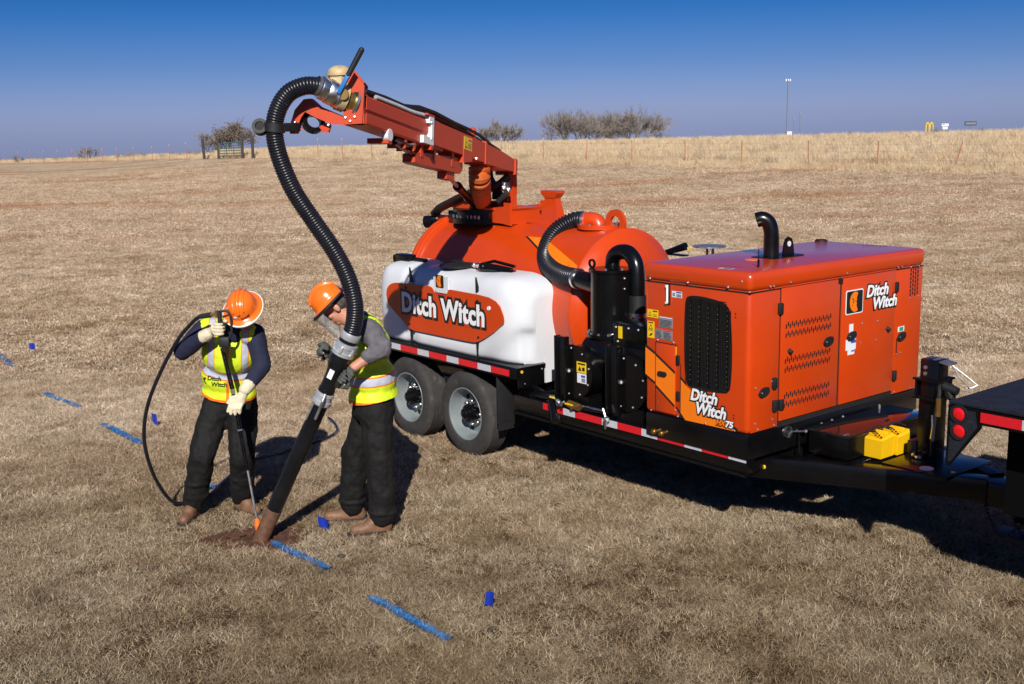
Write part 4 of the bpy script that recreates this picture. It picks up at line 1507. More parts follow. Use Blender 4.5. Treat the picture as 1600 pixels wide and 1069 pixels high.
    p = MB().prism([(0, 0), (0.085, 0), (0.085, -0.03), (0, -0.03)], 0.002, side_m(2.895, 0.712, -0.0004)).build('serial_plate', M['tape_white'], base, 0)
    b = MB()
    pts = [(2.171, 1.753), (2.521, 1.755), (2.869, 1.757)]
    for u, z in pts:
        b.sph((u, -0.0135, z), 0.009, 1)
    b.sph((2.98, -0.010, 1.805), 0.009, 1)
    for v in (0.40, 1.03, 0.19, 0.225):
        b.sph((3.0535, v, 1.765 if v > 0.3 else 1.757), 0.008, 1)
    for v in (1.66, 1.71):
        b.sph((3.0535, v, 1.752), 0.008, 1)
    b.build('roof_bolts', M['chrome'], lid)
    b = MB()
    for u, z in ((2.176, 0.808), (2.43, 0.808), (2.680, 0.806), (2.932, 0.806), (2.246, 0.885), (2.41, 0.850), (2.385, 1.325), (2.235, 1.325)):
        b.sph((u, -0.001, z), 0.0085, 1)
    b.build('panel_bolts', M['chrome'], body)
    b = MB()
    for u, z in ((2.925, 1.585), (2.925, 1.563), (2.925, 0.905), (2.925, 0.885)):
        b.cyl((u, 0.001, z), (u, -0.001, z), 0.006, seg=10)
    b.build('panel_hole', M['slot'], body, 0)
    # name on the near side
    tx('lettering', 'Ditch', 0.112, side_m(2.545, 0.952, -0.0025), body, bold=0.0036, edge=0.0135, shear=0.22, xs=0.95)
    tx('lettering', 'Witch', 0.112, side_m(2.592, 0.866, -0.0045), body, bold=0.0036, edge=0.0135, shear=0.22, xs=0.95)
    tx('model_lettering', 'HX', 0.050, side_m(2.785, 0.822, -0.0085), body, face='amber', bold=0.002, edge=0.006, shear=0.25, xs=1.0)
    tx('model_lettering', '75', 0.060, side_m(2.862, 0.820, -0.0095), body, bold=0.0022, edge=0.0065, shear=0.15, xs=1.12)

    # ---- front face: two doors with louvres
    def fbox(v0, z0, v1, z1, th, bev=0.004):
        return MB().box2((U1 - 0.006, v0, z0), (U1 + th, v1, z1), bev)
    dl = fbox(0.318, 0.834, 0.955, 1.732, 0.014).build('louvred_door', M['orange'], TR, 30)
    dr = fbox(0.985, 0.834, 1.640, 1.732, 0.014).build('door', M['orange'], TR, 30)
    fbox(1.655, 0.800, 2.0, 1.725, 0.006, 0.003).build('corner_panel', M['orange'], body, 30)
    fbox(0.03, 0.800, 0.305, 1.722, 0.004, 0.002).build('corner_panel', M['orange'], body, 30)
    b = MB()
    b.box2((U1 - 0.002, 0.955, 0.80), (U1 + 0.002, 0.985, 1.738))
    b.box2((U1 - 0.002, 0.305, 0.80), (U1 + 0.001, 0.318, 1.73))
    b.box2((U1 - 0.002, 1.640, 0.80), (U1 + 0.001, 1.655, 1.73))
    b.box2((U1 - 0.004, 0.305, 0.79), (U1 + 0.0025, 1.655, 0.835))
    b.box2((U1, 0.93, 1.70), (U1 + 0.016, 0.982, 1.732))
    b.build('door_gap', M['slot'], body, 0)
    b = MB()
    for zc in (1.480, 1.418, 1.243, 1.181, 1.002, 0.940):
        for k in range(24):
            v = 0.358 + k * 0.0212
            dz = 0.007 if k % 2 else -0.007
            b.box2((U1 + 0.0142, v, zc + dz - 0.015), (U1 + 0.0156, v + 0.0115, zc + dz + 0.015))
    b.build('louvre_slots', M['slot'], dl, 0)['kind'] = 'stuff'
    b = MB()
    for c_ in range(4):
        for k in range(7):
            v = 1.835 + c_ * 0.031
            z = 1.515 + k * 0.031 + (0.012 if c_ % 2 else 0)
            b.box2((U1 + 0.0062, v, z), (U1 + 0.0076, v + 0.016, z + 0.024))
    b.build('vent_slots', M['slot'], body, 0)['kind'] = 'stuff'
    def hinge(v, z, par, hh=0.075):
        b = MB()
        b.box2((U1, v - 0.019, z - hh / 2), (U1 + 0.028, v + 0.019, z + hh / 2), 0.006)
        b.build('hinge', M['black_matte'], par)
    for v, z in ((0.30, 1.60), (1.645, 1.607), (1.665, 0.943), (0.255, 1.105), (0.263, 0.950), (0.330, 0.946)):
        hinge(v, z, body)
    for v, z, par, th in ((0.83, 1.315, dl, 0.014), (1.10, 1.318, dr, 0.014), (1.745, 1.230, body, 0.006), (0.152, 1.062, body, 0.004)):
        b = MB()
        b.prism(smooth_poly([(-0.052, -0.006), (-0.04, -0.030), (0.0, -0.032), (0.045, -0.016), (0.05, 0.012), (0.035, 0.028), (-0.02, 0.024)], 3), 0.014, front_m(v, z, U1 + th))
        h_ = b.build('door_handle', M['black_matte'], par, 30)
        MB().sph((U1 + th + 0.015, v - 0.032, z - 0.002), 0.007, 1).build('key_lock', M['chrome'], h_)
    b = MB()
    for v, z in ((0.400, 1.305), (1.547, 1.312)):
        b.cyl((U1 + 0.012, v, z), (U1 + 0.040, v, z - 0.008), 0.018, 0.012, 10)
    b.build('door_stop', M['black_matte'], body)
    b = MB()
    for v, z in ((1.23, 1.39), (1.42, 1.385), (1.225, 1.25), (1.41, 1.245), (1.69, 1.10), (1.745, 1.105), (1.688, 0.815), (1.90, 0.815), (0.07, 0.86), (0.25, 0.86), (0.07, 1.10), (0.24, 1.12), (0.1, 0.815), (0.27, 0.815), (1.84, 1.735), (1.945, 1.735), (1.84, 1.508), (1.955, 1.508)):
        b.sph((U1 + (0.0145 if 0.985 < v < 1.64 else 0.006), v, z), 0.0085, 1)
    b.build('panel_bolts', M['chrome'], body)
    MB().box2((U1 + 0.006, 1.685, 1.09), (U1 + 0.010, 1.693, 1.215)).build('door_stay', M['slot'], body, 0)
    def flab(v0, z0, v1, z1, mm, th, par, name='label'):
        return MB().prism([(0, 0), (v1 - v0, 0), (v1 - v0, z1 - z0), (0, z1 - z0)], 0.0015, front_m(v0, z0, U1 + th)).build(name, M[mm], par, 0)
    flab(1.075, 1.335, 1.123, 1.400, 'white_label', 0.0145, dr)
    flab(1.040, 1.215, 1.160, 1.292, 'white_label', 0.0145, dr)
    flab(1.065, 1.180, 1.145, 1.2145, 'white_label', 0.0145, dr)
    flab(1.100, 1.262, 1.157, 1.284, 'blue_print', 0.0162, dr, 'label_print')
    flab(1.108, 1.200, 1.140, 1.210, 'blue_print', 0.0162, dr, 'label_print')
    flab(1.700, 1.265, 1.782, 1.303, 'white_label', 0.0065, body)
    flab(1.718, 1.270, 1.768, 1.298, 'green_print', 0.0082, body, 'label_print')
    moon((1.125, 1.556), 0.205, 0.172, front_m(0, 0, U1 + 0.0145), dr)
    tx('lettering', 'Ditch', 0.118, front_m(1.262, 1.572, U1 + 0.0150), dr, bold=0.0036, edge=0.0135, shear=0.22, xs=1.03)
    tx('lettering', 'Witch', 0.118, front_m(1.338, 1.478, U1 + 0.0172), dr, bold=0.0036, edge=0.0135, shear=0.22, xs=1.03)
    # ---- on the roof
    RZ = 1.862
    b = MB()
    b.box2((2.48, 0.70, RZ), (2.68, 1.04, RZ + 0.006))
    b.cyl((2.575, 0.80, RZ), (2.575, 0.80, RZ + 0.145), 0.055, seg=28)
    b.tube(spline([(2.575, 0.80, RZ + 0.13), (2.572, 0.797, RZ + 0.19), (2.557, 0.785, RZ + 0.245), (2.525, 0.758, RZ + 0.272), (2.492, 0.732, RZ + 0.262)], 0.012), 0.053, 28, cap=False)
    b.build('exhaust_stack', M['black'], lid, 40)
    b = MB()
    pr = [(-0.058, 0), (0.058, 0), (0.045, 0.07), (0.03, 0.10), (0.0, 0.112), (-0.03, 0.10), (-0.045, 0.07)]
    b.prism([(x * 1.1, z * 1.15) for x, z in pr], 0.014, front_m(0.965, RZ + 0.006, 2.59))
    b.box2((2.53, 0.88, RZ), (2.66, 1.06, RZ + 0.007))
    b.build('lifting_lug', M['black'], lid, 20)
    b = MB()
    b.cyl((2.604, 0.965, RZ + 0.085), (2.607, 0.965, RZ + 0.085), 0.020, seg=14)
    b.build('lug_hole', M['poly'], lid)
    b = MB()
    b.cyl((2.875, 0.285, RZ), (2.875, 0.285, RZ + 0.05), 0.008, seg=8)
    b.cyl((2.875, 0.285, RZ + 0.05), (2.875, 0.285, RZ + 0.115), 0.0035, seg=8)
    b.build('antenna', M['black'], lid)
    b = MB()
    b.cyl((2.17, 1.95, RZ), (2.17, 1.95, RZ + 0.010), 0.05, seg=20)
    b.cyl((2.17, 1.95, RZ + 0.010), (2.17, 1.95, RZ + 0.016), 0.04, seg=20)
    b.build('filler_cap', M['black_matte'], lid)
    b = MB()
    for k in range(10):
        b.box2((2.645 + k * 0.017, 0.175 + k * 0.003, RZ - 0.001), (2.655 + k * 0.017, 0.182 + k * 0.003, RZ + 0.0012))
        b.box2((2.60 + k * 0.016, 1.88 + k * 0.009, RZ - 0.001), (2.61 + k * 0.016, 1.888 + k * 0.009, RZ + 0.0012))
    b.build('roof_print', M['decal_black'], lid, 0)
    MB().box((2.77, 0.085, RZ + 0.0006), (0.10, 0.045, 0.0016), 0, Matrix.Rotation(0.15, 3, 'Z')).build('roof_label', M['tape_white'], lid, 0)
    MB().box((2.785, 0.08, RZ + 0.0015), (0.06, 0.025, 0.0016), 0, Matrix.Rotation(0.15, 3, 'Z')).build('roof_label', M['decal_black'], lid, 0)
    b = MB()
    b.cyl((2.58, 0.59, RZ - 0.001), (2.58, 0.59, RZ + 0.002), 0.055, seg=24)
    b.build('roof_cover', M['amber'], lid)
    # frame bolts under the doors, round fitting
    b = MB()
    for v, z in ((0.80, 0.728), (0.92, 0.732), (1.05, 0.735), (0.52, 0.725), (1.5, 0.74)):
        b.sph((3.045, v, z), 0.013, 1)
    b.build('bolt', M['steel'], base)
    b = MB()
    b.lathe([(0.030, 0.0), (0.042, 0.0), (0.042, 0.014), (0.030, 0.014)], Matrix.Translation((3.045, 0.415, 0.742)) @ Matrix.Rotation(R(90), 4, 'Y'), 24, close=True)
    b.cyl((3.045, 0.415, 0.742), (3.058, 0.415, 0.742), 0.012, seg=10)
    b.cyl((3.05, 0.45, 0.738), (3.09, 0.55, 0.73), 0.006, seg=8)
    b.sph((3.09, 0.56, 0.728), 0.016, 1)
    b.build('breather', M['chrome'], base)
    MB().cyl((3.08, 0.50, 0.58), (3.08, 0.50, 0.73), 0.006, seg=8).build('breather_pipe', M['black'], base)
engine()

# ---- tool box, jack and coupling on the drawbar
def drawbar_gear():
    b = MB()
    b.box2((3.085, 0.60, 0.575), (3.40, 1.56, 0.725), 0.006)
    tb = b.build('tool_box', M['black'], TR)
    b = MB()
    b.box2((3.075, 0.590, 0.725), (3.412, 1.57, 0.745), 0.004)
    b.build('lid', M['dark_red'], tb)
    b = MB()
    b.box2((3.66, 1.00, 0.42), (3.79, 1.13, 1.255), 0.006)
    jk = b.build('jack_post', M['black'], TR)
    b = MB()
    b.box2((3.640, 0.98, 1.00), (3.655, 1.15, 1.125))
    b.box2((3.795, 0.98, 0.985), (3.81, 1.15, 1.125))
    for z in (0.99, 1.115):
        b.box2((3.63, 0.965, z), (3.82, 0.99, z + 0.014))
        b.box2((3.63, 1.14, z), (3.82, 1.165, z + 0.014))
    b.build('jack_clamp', M['black'], jk)
    b = MB()
    for z in (1.20, 1.16):
        b.cyl((3.70, 1.0, z), (3.70, 0.994, z), 0.013, seg=10)
    b.build('pin_hole', M['steel'], jk)
    b = MB()
    b.box((3.80, 1.06, 1.245), (0.12, 0.10, 0.010), 0, Matrix.Rotation(0.15, 3, 'Y'))
    b.tube([(3.84, 1.06, 1.235), (3.92, 1.10, 1.17), (3.99, 1.14, 1.105)], 0.004, 8)
    b.tube([(3.845, 1.07, 1.235), (3.90, 1.06, 1.16), (3.965, 1.09, 1.09)], 0.004, 8)
    b.tube([(3.99, 1.14, 1.105), (3.97, 1.11, 1.09), (3.94, 1.09, 1.085)], 0.006, 8)
    b.build('crank_handle', M['steel'], jk)
    b = MB()
    b.cyl((3.79, 1.06, 1.08), (3.90, 1.06, 1.06), 0.035, 0.028)
    for k in range(7):
        b.sph((3.83 + 0.03 * rnd.random(), 1.05 + 0.06 * rnd.random(), 1.0 + 0.1 * rnd.random()), 0.03, 1)
    b.tube(spline([(3.80, 1.0, 1.10), (3.83, 0.96, 1.05), (3.82, 0.95, 0.95), (3.80, 0.96, 0.80), (3.79, 0.97, 0.62)], 0.03), 0.012, 8)
    b.build('jack_gear', M['black_matte'], jk)
    b = MB()
    b.cyl((3.83, 0.955, 0.90), (3.83, 0.955, 1.02), 0.017, seg=10)
    b.build('wiring_plug', M['brass'], jk)
    b = MB()
    b.tube(spline([(3.79, 0.955, 0.90), (3.80, 0.95, 0.82), (3.79, 0.955, 0.74)], 0.02), 0.008, 8)
    b.build('jack_cable', M['chrome'], jk)
    b = MB()
    b.box2((3.60, 0.985, 0.55), (3.66, 1.14, 0.69), 0.006)
    b.build('jack_bracket', M['black'], jk)
    b = MB()
    b.sph((3.66, 0.97, 0.60), 0.016, 1)
    b.sph((3.70, 0.96, 0.595), 0.02, 1, (1.4, 1, 0.8))
    b.build('bolt', M['chrome'], jk)
    b = MB()
    b.cyl((4.02, 0.845, 0.575), (4.02, 0.845, 0.59), 0.016, seg=10)
    b.build('grease_cap', M['yellow_plastic'], TR)
    # yellow wheel chocks standing on the drawbar
    for du, dv, lb in ((0.0, 0.0, 'yellow plastic wheel chock on the black drawbar, the one nearer the tool box'), (0.02, 0.165, 'yellow plastic wheel chock on the black drawbar, the one nearer the jack')):
        t = empty('wheel_chock', TM @ V3((3.44 + du, 0.87 + dv, 0.575)), YAW)
        tag(t, lb, 'wheel chock')
        b = MB()
        b.loft([[(-0.07, -0.075, 0), (0.085, -0.075, 0), (0.085, 0.075, 0), (-0.07, 0.075, 0)],
                [(-0.07, -0.078, 0.05), (0.088, -0.078, 0.05), (0.088, 0.078, 0.05), (-0.07, 0.078, 0.05)],
                [(-0.075, -0.078, 0.125), (0.092, -0.078, 0.125), (0.092, 0.078, 0.14), (-0.075, 0.078, 0.14)],
                [(-0.06, -0.065, 0.135), (0.08, -0.065, 0.135), (0.08, 0.065, 0.158), (-0.06, 0.065, 0.158)]])
        b.build('wedge', M['yellow_plastic'], t, 25)
        b = MB()
        b.box2((-0.05, -0.045, 0.14), (0.06, -0.035, 0.16), 0.003)
        b.box2((-0.05, 0.03, 0.145), (0.06, 0.04, 0.168), 0.003)
        b.build('rib', M['yellow_plastic'], t)
        b = MB()
        pts = spline([(0.08, -0.07, 0.15), (0.03, -0.06, 0.175), (-0.03, -0.02, 0.165), (-0.02, 0.04, 0.19), (0.05, 0.06, 0.18)], 0.02)
        for i, p in enumerate(pts):
            b.sph(p, 0.0075, 1, (1.3, 0.7, 1))
        b.build('chain', M['black_matte'], t)
drawbar_gear()

# ------------------------------------------------------------------ tow truck with a flat bed (its rear end is in view)
TK = empty('flatbed_truck', TM @ V3((5.5, 1.0, 0)), YAW)
tag(TK, 'dark flatbed truck towing the trailer, only its rear corner in view', 'truck')
def truck():
    o = V3((-5.5, -1.0, 0))
    def bx(b, lo, hi, bev=0.0):
        b.box2(V3(lo) + o, V3(hi) + o, bev)
    b = MB()
    bx(b, (4.44, 0.0, 1.255), (8.3, 2.03, 1.272), 0.004)
    b.build('bed_floor', M['deck'], TK)
    b = MB()
    bx(b, (4.445, 0.01, 1.185), (4.62, 2.02, 1.254))
    bx(b, (4.60, 0.02, 1.16), (8.3, 0.09, 1.254), 0.004)
    bx(b, (4.62, 1.94, 1.16), (8.3, 2.01, 1.254), 0.004)
    for k in range(7):
        bx(b, (4.9 + k * 0.5, 0.1, 1.18), (4.97 + k * 0.5, 1.93, 1.25))
    b.prism([(4.440, 1.252), (4.625, 1.252), (4.635, 1.15), (4.46, 0.90), (4.440, 0.90)], 0.016, Matrix.Translation(o) @ side_m(0, 0, 0.016))
    b.prism([(4.440, 1.252), (4.625, 1.252), (4.635, 1.15), (4.46, 0.90), (4.440, 0.90)], 0.016, Matrix.Translation(o) @ side_m(0, 0, 2.02))
    bx(b, (4.62, 0.0, 1.172), (8.3, 0.018, 1.250))
    b.build('bed_frame', M['black'], TK, 20)
    MB().prism([(4.455, 1.235), (4.60, 1.235), (4.615, 1.15), (4.47, 0.93), (4.455, 0.93)], 0.002, Matrix.Translation(o) @ side_m(0, 0, -0.0005)).build('gusset_plate', M['deck'], TK, 0)
    for i, (u0, u1) in enumerate(((4.632, 4.862), (4.864, 5.0), (5.002, 5.3), (5.302, 5.44))):
        b = MB()
        bx(b, (u0, -0.004, 1.183), (u1, -0.0005, 1.238))
        b.build('reflective_strip', M['tape_red' if i % 2 == 0 else 'tape_white'], TK, 0)
    for u, z in ((4.507, 1.208), (4.513, 1.112)):
        l_ = MB()
        mt = Matrix.Translation(o + V3((u, -0.002, z))) @ Matrix.Rotation(R(90), 4, 'X')
        l_.lathe([(0.0, 0.012), (0.02, 0.011), (0.034, 0.007), (0.040, 0.0), (0.0, 0.0)], mt, 28)
        l_ = l_.build('tail_light', M['lens'], TK)
        b = MB()
        b.lathe([(0.040, 0.0), (0.050, 0.0), (0.050, 0.010), (0.040, 0.010)], mt, 28, close=True)
        b.build('light_ring', M['black_matte'], l_)
    b = MB()
    for u in (4.66, 4.70, 4.79, 4.84):
        bx(b, (u, 0.004, 1.2725), (u + 0.03, 0.02, 1.280))
    b.build('weld_bead', M['deck'], TK)
    b = MB()
    for v in (0.55, 1.37):
        bx(b, (4.60, v + 0.12, 0.80), (8.3, v + 0.21, 1.10))
    bx(b, (4.60, 0.70, 0.52), (4.72, 1.78, 1.15))
    bx(b, (4.46, 0.80, 0.38), (4.60, 1.20, 0.75))
    bx(b, (4.60, 0.85, 0.42), (5.4, 1.15, 0.56))
    for v in (0.15, 1.4):
        bx(b, (5.55, v, 0.28), (5.58, v + 0.48, 1.18))
    bx(b, (4.64, 0.30, 0.60), (8.3, 1.75, 1.165))  # solid near-black block added to stand for the shade under the bed
    b.build('frame_and_shade_block', M['pitch'], TK)
    # step plate hanging under the hitch, with chains
    b = MB()
    bx(b, (4.24, 0.93, 0.19), (4.50, 1.12, 0.23), 0.008)
    bx(b, (4.46, 0.97, 0.22), (4.53, 1.05, 0.45))
    b.build('step', M['deck'], TK)
    for k in range(2):
        b = MB()
        pts = spline([(4.20 + 0.1 * k, 0.90 + 0.12 * k, 0.44), (4.28 + 0.1 * k, 0.88 + 0.1 * k, 0.30), (4.36 + 0.1 * k, 0.88 + 0.1 * k, 0.235), (4.50 + 0.05 * k, 0.92, 0.40)], 0.022)
        for i, p in enumerate(pts):
            b.sph(V3(p) + o, 0.013, 1, (1.3, 0.6, 0.9) if i % 2 else (1.0, 1.0, 0.6))
        b.build('safety_chain', M['black_matte'], TK)
    # wheels outside the frame carry the truck
    for u in (6.3,):
        for v in (0.12, 1.90):
            k = copy_tree(W0, TK)
            k.location = V3((u, v, 0.366)) + o
            k.rotation_euler = (0, 0, 0 if v < 1 else math.pi)
    for v in (0.12, 1.90):
        k = copy_tree(W0, TK)
        k.location = V3((9.6, v, 0.366)) + o
        k.rotation_euler = (0, 0, 0 if v < 1 else math.pi)
    b = MB()
    b.loft([[(u + o.x, v + o.y, z) for v, z in ((0.12, 0.75), (0.10, 1.3), (0.22, 2.15), (1.80, 2.15), (1.92, 1.3), (1.90, 0.75))] for u in (8.4, 9.9)])
    b.loft([[(u + o.x, v + o.y, z) for v, z in ((0.14, 0.7), (0.14, 1.25), (1.88, 1.25), (1.88, 0.7))] for u in (9.9, 11.0)])
    bx(b, (8.2, 0.5, 0.6), (10.8, 1.5, 0.8))
    b.build('cab', M['black'], TK, 30)
truck()
# ------------------------------------------------------------------ boom on the trailer
BB, BT = V3((0.02, 10.7, 2.46)), V3((-0.95, 7.75, 2.93))
def boom():
    d = (BT - BB).normalized()
    sd = d.cross(V3((0, 0, 1))).normalized()
    up = sd.cross(d)
    wm = Matrix((d, -sd, up)).transposed().to_4x4()
    wm.translation = BB
    lm = TI @ wm                       # boom axes inside the trailer: x along the boom, y to the right, z up
    bm = lambda s, y, h: lm @ V3((s, y, h))
    O = 'orange_arm'
    bm_w = lambda s, y, h: wm @ V3((s, y, h))
    # turntable
    b = MB()
    c = V3((-0.88, 0.95, 0))
    b.cyl((-0.88, 0.95, 1.93), (-0.88, 0.95, 1.975), 0.33, seg=40)
    b.cyl((-0.88, 0.95, 1.975), (-0.88, 0.95, 2.035), 0.29, seg=40)
    b.cyl((-0.88, 0.95, 2.035), (-0.88, 0.95, 2.065), 0.325, seg=40)
    b.box2((-1.28, 0.78, 1.90), (-1.12, 0.98, 2.03), 0.01)
    tt = b.build('turntable', M['black'], TR)
    b = MB()
    for k in range(8):
        b.box((-1.02 + 0.05 * k, 0.655 + 0.004 * k, 1.995), (0.02, 0.01, 0.03))
    b.build('turntable_bolts', M['steel'], tt, 0)
    # column plates and lug
    b = MB()
    lo = [(-0.95, 2.065), (-0.60, 2.065), (-0.565, 2.20), (-0.565, 2.42), (-0.60, 2.44), (-0.645, 2.42), (-0.65, 2.20), (-0.70, 2.14), (-0.95, 2.12)]
    b.prism([(-0.95, 2.065), (-0.60, 2.065), (-0.61, 2.13), (-0.95, 2.13)], 0.025, side_m(0, 0, 0.90))
    b.prism(lo, 0.05, side_m(0, 0, 1.06))
    b.box2((-1.15, 0.72, 2.066), (-0.55, 1.16, 2.085), 0.003)
    b.box2((-0.60, 0.98, 2.085), (-0.57, 1.06, 2.38))
    b.box2((-1.12, 0.75, 2.085), (-1.09, 1.1, 2.15))
    b.prism([(-1.10, 2.085), (-0.80, 2.085), (-0.86, 2.13), (-1.10, 2.16)], 0.02, side_m(0, 0, 0.74))
    b.build('boom_column', M[O], TR, 20)
    # outer section
    def rect(s, w_, h0, h1):
        return [bm(s, -w_, h0), bm(s, w_, h0), bm(s, w_, h1), bm(s, -w_, h1)]
    b = MB()
    b.loft([rect(0.03, 0.075, -0.06, 0.015), rect(0.10, 0.085, -0.075, 0.03), rect(0.5, 0.088, -0.088, 0.06), rect(1.2, 0.09, -0.09, 0.08), rect(2.17, 0.09, -0.09, 0.088)])
    ob = b.build('boom', M[O], TR, 20)
    def piece(*secs):
        MB().loft(list(secs)).build('boom_gusset', M[O], ob, 20)
    for s0, s1 in ((0.10, 0.155), (0.93, 0.975)):
        b = MB()
        b.loft([rect(s0, 0.097, -0.10, 0.075 if s0 > 0.5 else 0.04), rect(s1, 0.097, -0.10, 0.09 if s0 > 0.5 else 0.045)])
        b.build('boom_band', M[O], ob, 20)
    piece(rect(1.30, 0.096, -0.12, -0.04), rect(1.50, 0.096, -0.15, -0.04))
    b = MB()
    # lower beam and gussets
    b.loft([rect(1.40, 0.05, -0.20, -0.12), rect(1.46, 0.055, -0.235, -0.11), rect(2.30, 0.055, -0.255, -0.17), rect(2.38, 0.05, -0.25, -0.19)])
    b.build('lower_beam', M[O], ob, 20)
    for s in (1.62, 2.0, 2.25):
        piece(rect(s, 0.06, -0.2, -0.085), rect(s + 0.045, 0.06, -0.2, -0.085))
    piece(rect(1.55, 0.04, -0.30, -0.235), rect(1.72, 0.04, -0.30, -0.235))
    # end lug with bolt
    b = MB()
    b.cyl(bm(1.05, 0.0, 0.085), bm(1.05, 0.0, 0.16), 0.030, seg=14)
    b.sph(bm(1.05, 0.0, 0.165), 0.032, 2)
    b.build('boom_lug', M[O], ob)
    b = MB()
    b.sph(bm(1.22, 0.10, -0.085), 0.016, 1)
    b.sph(bm(2.22, 0.105, 0.06), 0.009, 1)
    b.sph(bm(2.22, 0.105, -0.06), 0.009, 1)
    b.build('bolt', M['chrome'], ob)
    # warning label on the side
    b = MB()
    b.loft([rect(1.31, 0.0, -0.06, 0.06), rect(1.49, 0.0, -0.06, 0.06)])
    mt = lm @ Matrix.Translation((1.30, 0.0905, -0.055)) @ Matrix(((-1, 0, 0, 0.19), (0, 0, 1, 0), (0, 1, 0, 0), (0, 0, 0, 1)))
    wl = MB().prism([(0, 0), (0.185, 0), (0.185, 0.118), (0, 0.118)], 0.002, mt).build('warning_label', M['yellow_label'], ob, 0)
    m2 = mt @ Matrix.Translation((0, 0, 0.0022))
    MB().prism([(0.02, 0.03), (0.08, 0.03), (0.05, 0.085)], 0.001, m2).build('label_symbol', M['decal_black'], wl, 0)
    MB().prism([(0.034, 0.038), (0.066, 0.038), (0.05, 0.068)], 0.001, m2 @ Matrix.Translation((0, 0, 0.0012))).build('label_symbol', M['yellow_label'], wl, 0)
    MB().prism([(0.10, 0.088), (0.175, 0.088), (0.175, 0.104), (0.10, 0.104)], 0.001, m2).build('label_print', M['tape_red'], wl, 0)
    for k in range(4):
        MB().prism([(0.10, 0.03 + 0.012 * k), (0.17, 0.03 + 0.012 * k), (0.17, 0.034 + 0.012 * k), (0.10, 0.034 + 0.012 * k)], 0.001, m2).build('label_print', M['decal_black'], wl, 0)
    # wear pads where the inner section slides
    b = MB()
    b.loft([rect(2.165, 0.105, 0.052, 0.105), rect(2.25, 0.105, 0.052, 0.105)])
    b.loft([rect(2.165, 0.105, -0.105, -0.052), rect(2.36, 0.105, -0.105, -0.052)])
    b.loft([rect(2.165, 0.105, -0.06, 0.06), rect(2.205, 0.105, -0.06, 0.06)])
    wp = b.build('wear_pad', M['decal_white'], ob, 20)
    b = MB()
    b.loft([rect(2.16, 0.108, 0.104, 0.116), rect(2.30, 0.108, 0.104, 0.116)])
    b.loft([rect(2.18, 0.108, -0.14, -0.104), rect(2.22, 0.108, -0.14, -0.104)])
    b.loft([rect(2.86, 0.08, -0.185, -0.15), rect(2.92, 0.08, -0.185, -0.15)])
    for s in (2.42, 2.58):
        b.loft([rect(s, 0.07, -0.16, -0.09), rect(s + 0.03, 0.07, -0.18, -0.09)])
    b.build('pad_bracket', M[O], ob, 20)
    b = MB()
    b.cyl(bm(2.90, 0.035, -0.128), bm(2.90, 0.085, -0.128), 0.042, seg=20)
    b.build('wear_roller', M['decal_white'], ob)
    b = MB()
    b.tube([bm(2.36, 0.05, -0.12), bm(2.55, 0.06, -0.15), bm(2.75, 0.05, -0.13)], 0.016, 8)
    b.tube([bm(2.70, 0.03, -0.15), bm(2.3, 0.02, -0.20), bm(1.9, 0.02, -0.215)], 0.02, 8)
    b.build('extension_link', M['black'], ob)
    # inner section with side grooves
    b = MB()
    pr = [(-0.072, -0.115), (0.072, -0.115), (0.078, -0.10), (0.078, -0.045), (0.066, -0.038), (0.066, -0.020), (0.078, -0.012), (0.078, 0.065), (0.072, 0.075), (-0.072, 0.075), (-0.078, 0.065), (-0.078, -0.10)]
    b.loft([[bm(s, y, h) for y, h in pr] for s in (1.9, 3.27)])
    ib = b.build('inner_boom', M[O], TR, 20)
    # hydraulic lines on top of the boom
    b = MB()
    for k, (y, r) in enumerate(((0.02, 0.018), (-0.02, 0.017), (0.05, 0.014), (-0.05, 0.013))):
        b.tube([bm(s, y + 0.012 * math.sin(s * 5 + k), h + 0.008 * k) for s, h in ((3.22, 0.10), (2.9, 0.11), (2.6, 0.10), (2.35, 0.135), (2.0, 0.150), (1.6, 0.135), (1.3, 0.125), (1.05, 0.115), (0.7, 0.08), (0.45, 0.06))], r, 8)
    b.build('hydraulic_line', M['black_matte'], ib)
    path = spline([bm(s, 0.068, h) for s, h in ((3.12, 0.092), (2.8, 0.094), (2.5, 0.093), (2.26, 0.105))], 0.007)
    b = MB()
    b.tube(path, [0.016 if i % 2 else 0.011 for i in range(len(path))], 10)
    b.build('spiral_wrapped_line', M['silver'], ib)
    b = MB()
    b.tube([bm(2.55, 0.0, 0.13), bm(2.40, 0.01, 0.148)], 0.016, 8)
    b.tube([bm(2.50, -0.02, 0.14), bm(2.42, -0.02, 0.15)], 0.014, 8)
    b.build('line_fitting', M['chrome'], ib)
    # lift cylinder
    p1 = w2l(BB + d * 1.62 + up * -0.26)
    p0 = V3((-0.80, 0.76, 2.085))
    mid = p0.lerp(p1, 0.68)
    b = MB()
    b.cyl(p0, mid, 0.034, seg=16)
    b.cyl(p0.lerp(p1, 0.62), mid, 0.040, seg=16)
    cyl = b.build('lift_cylinder', M['black'], TR)
    MB().cyl(mid, p1, 0.017, seg=12).build('piston_rod', M['steel'], cyl)
    b = MB()
    b.sph(p1, 0.03, 2)
    b.build('rod_eye', M[O], cyl)
    # bellows hose between boom and tank
    pts = [bm(0.86, 0.0, -0.07), bm(0.86, 0.0, -0.13), w2l(bm_w(0.78, -0.02, -0.24)), V3((-0.90, 0.90, 2.09))]
    corrugated(pts, 0.095, 0.068, 0.038, 24).build('boom_bellows', M['bellows'], TR, 15)
    # sheathed hydraulic hoses hung round the column
    b = MB()
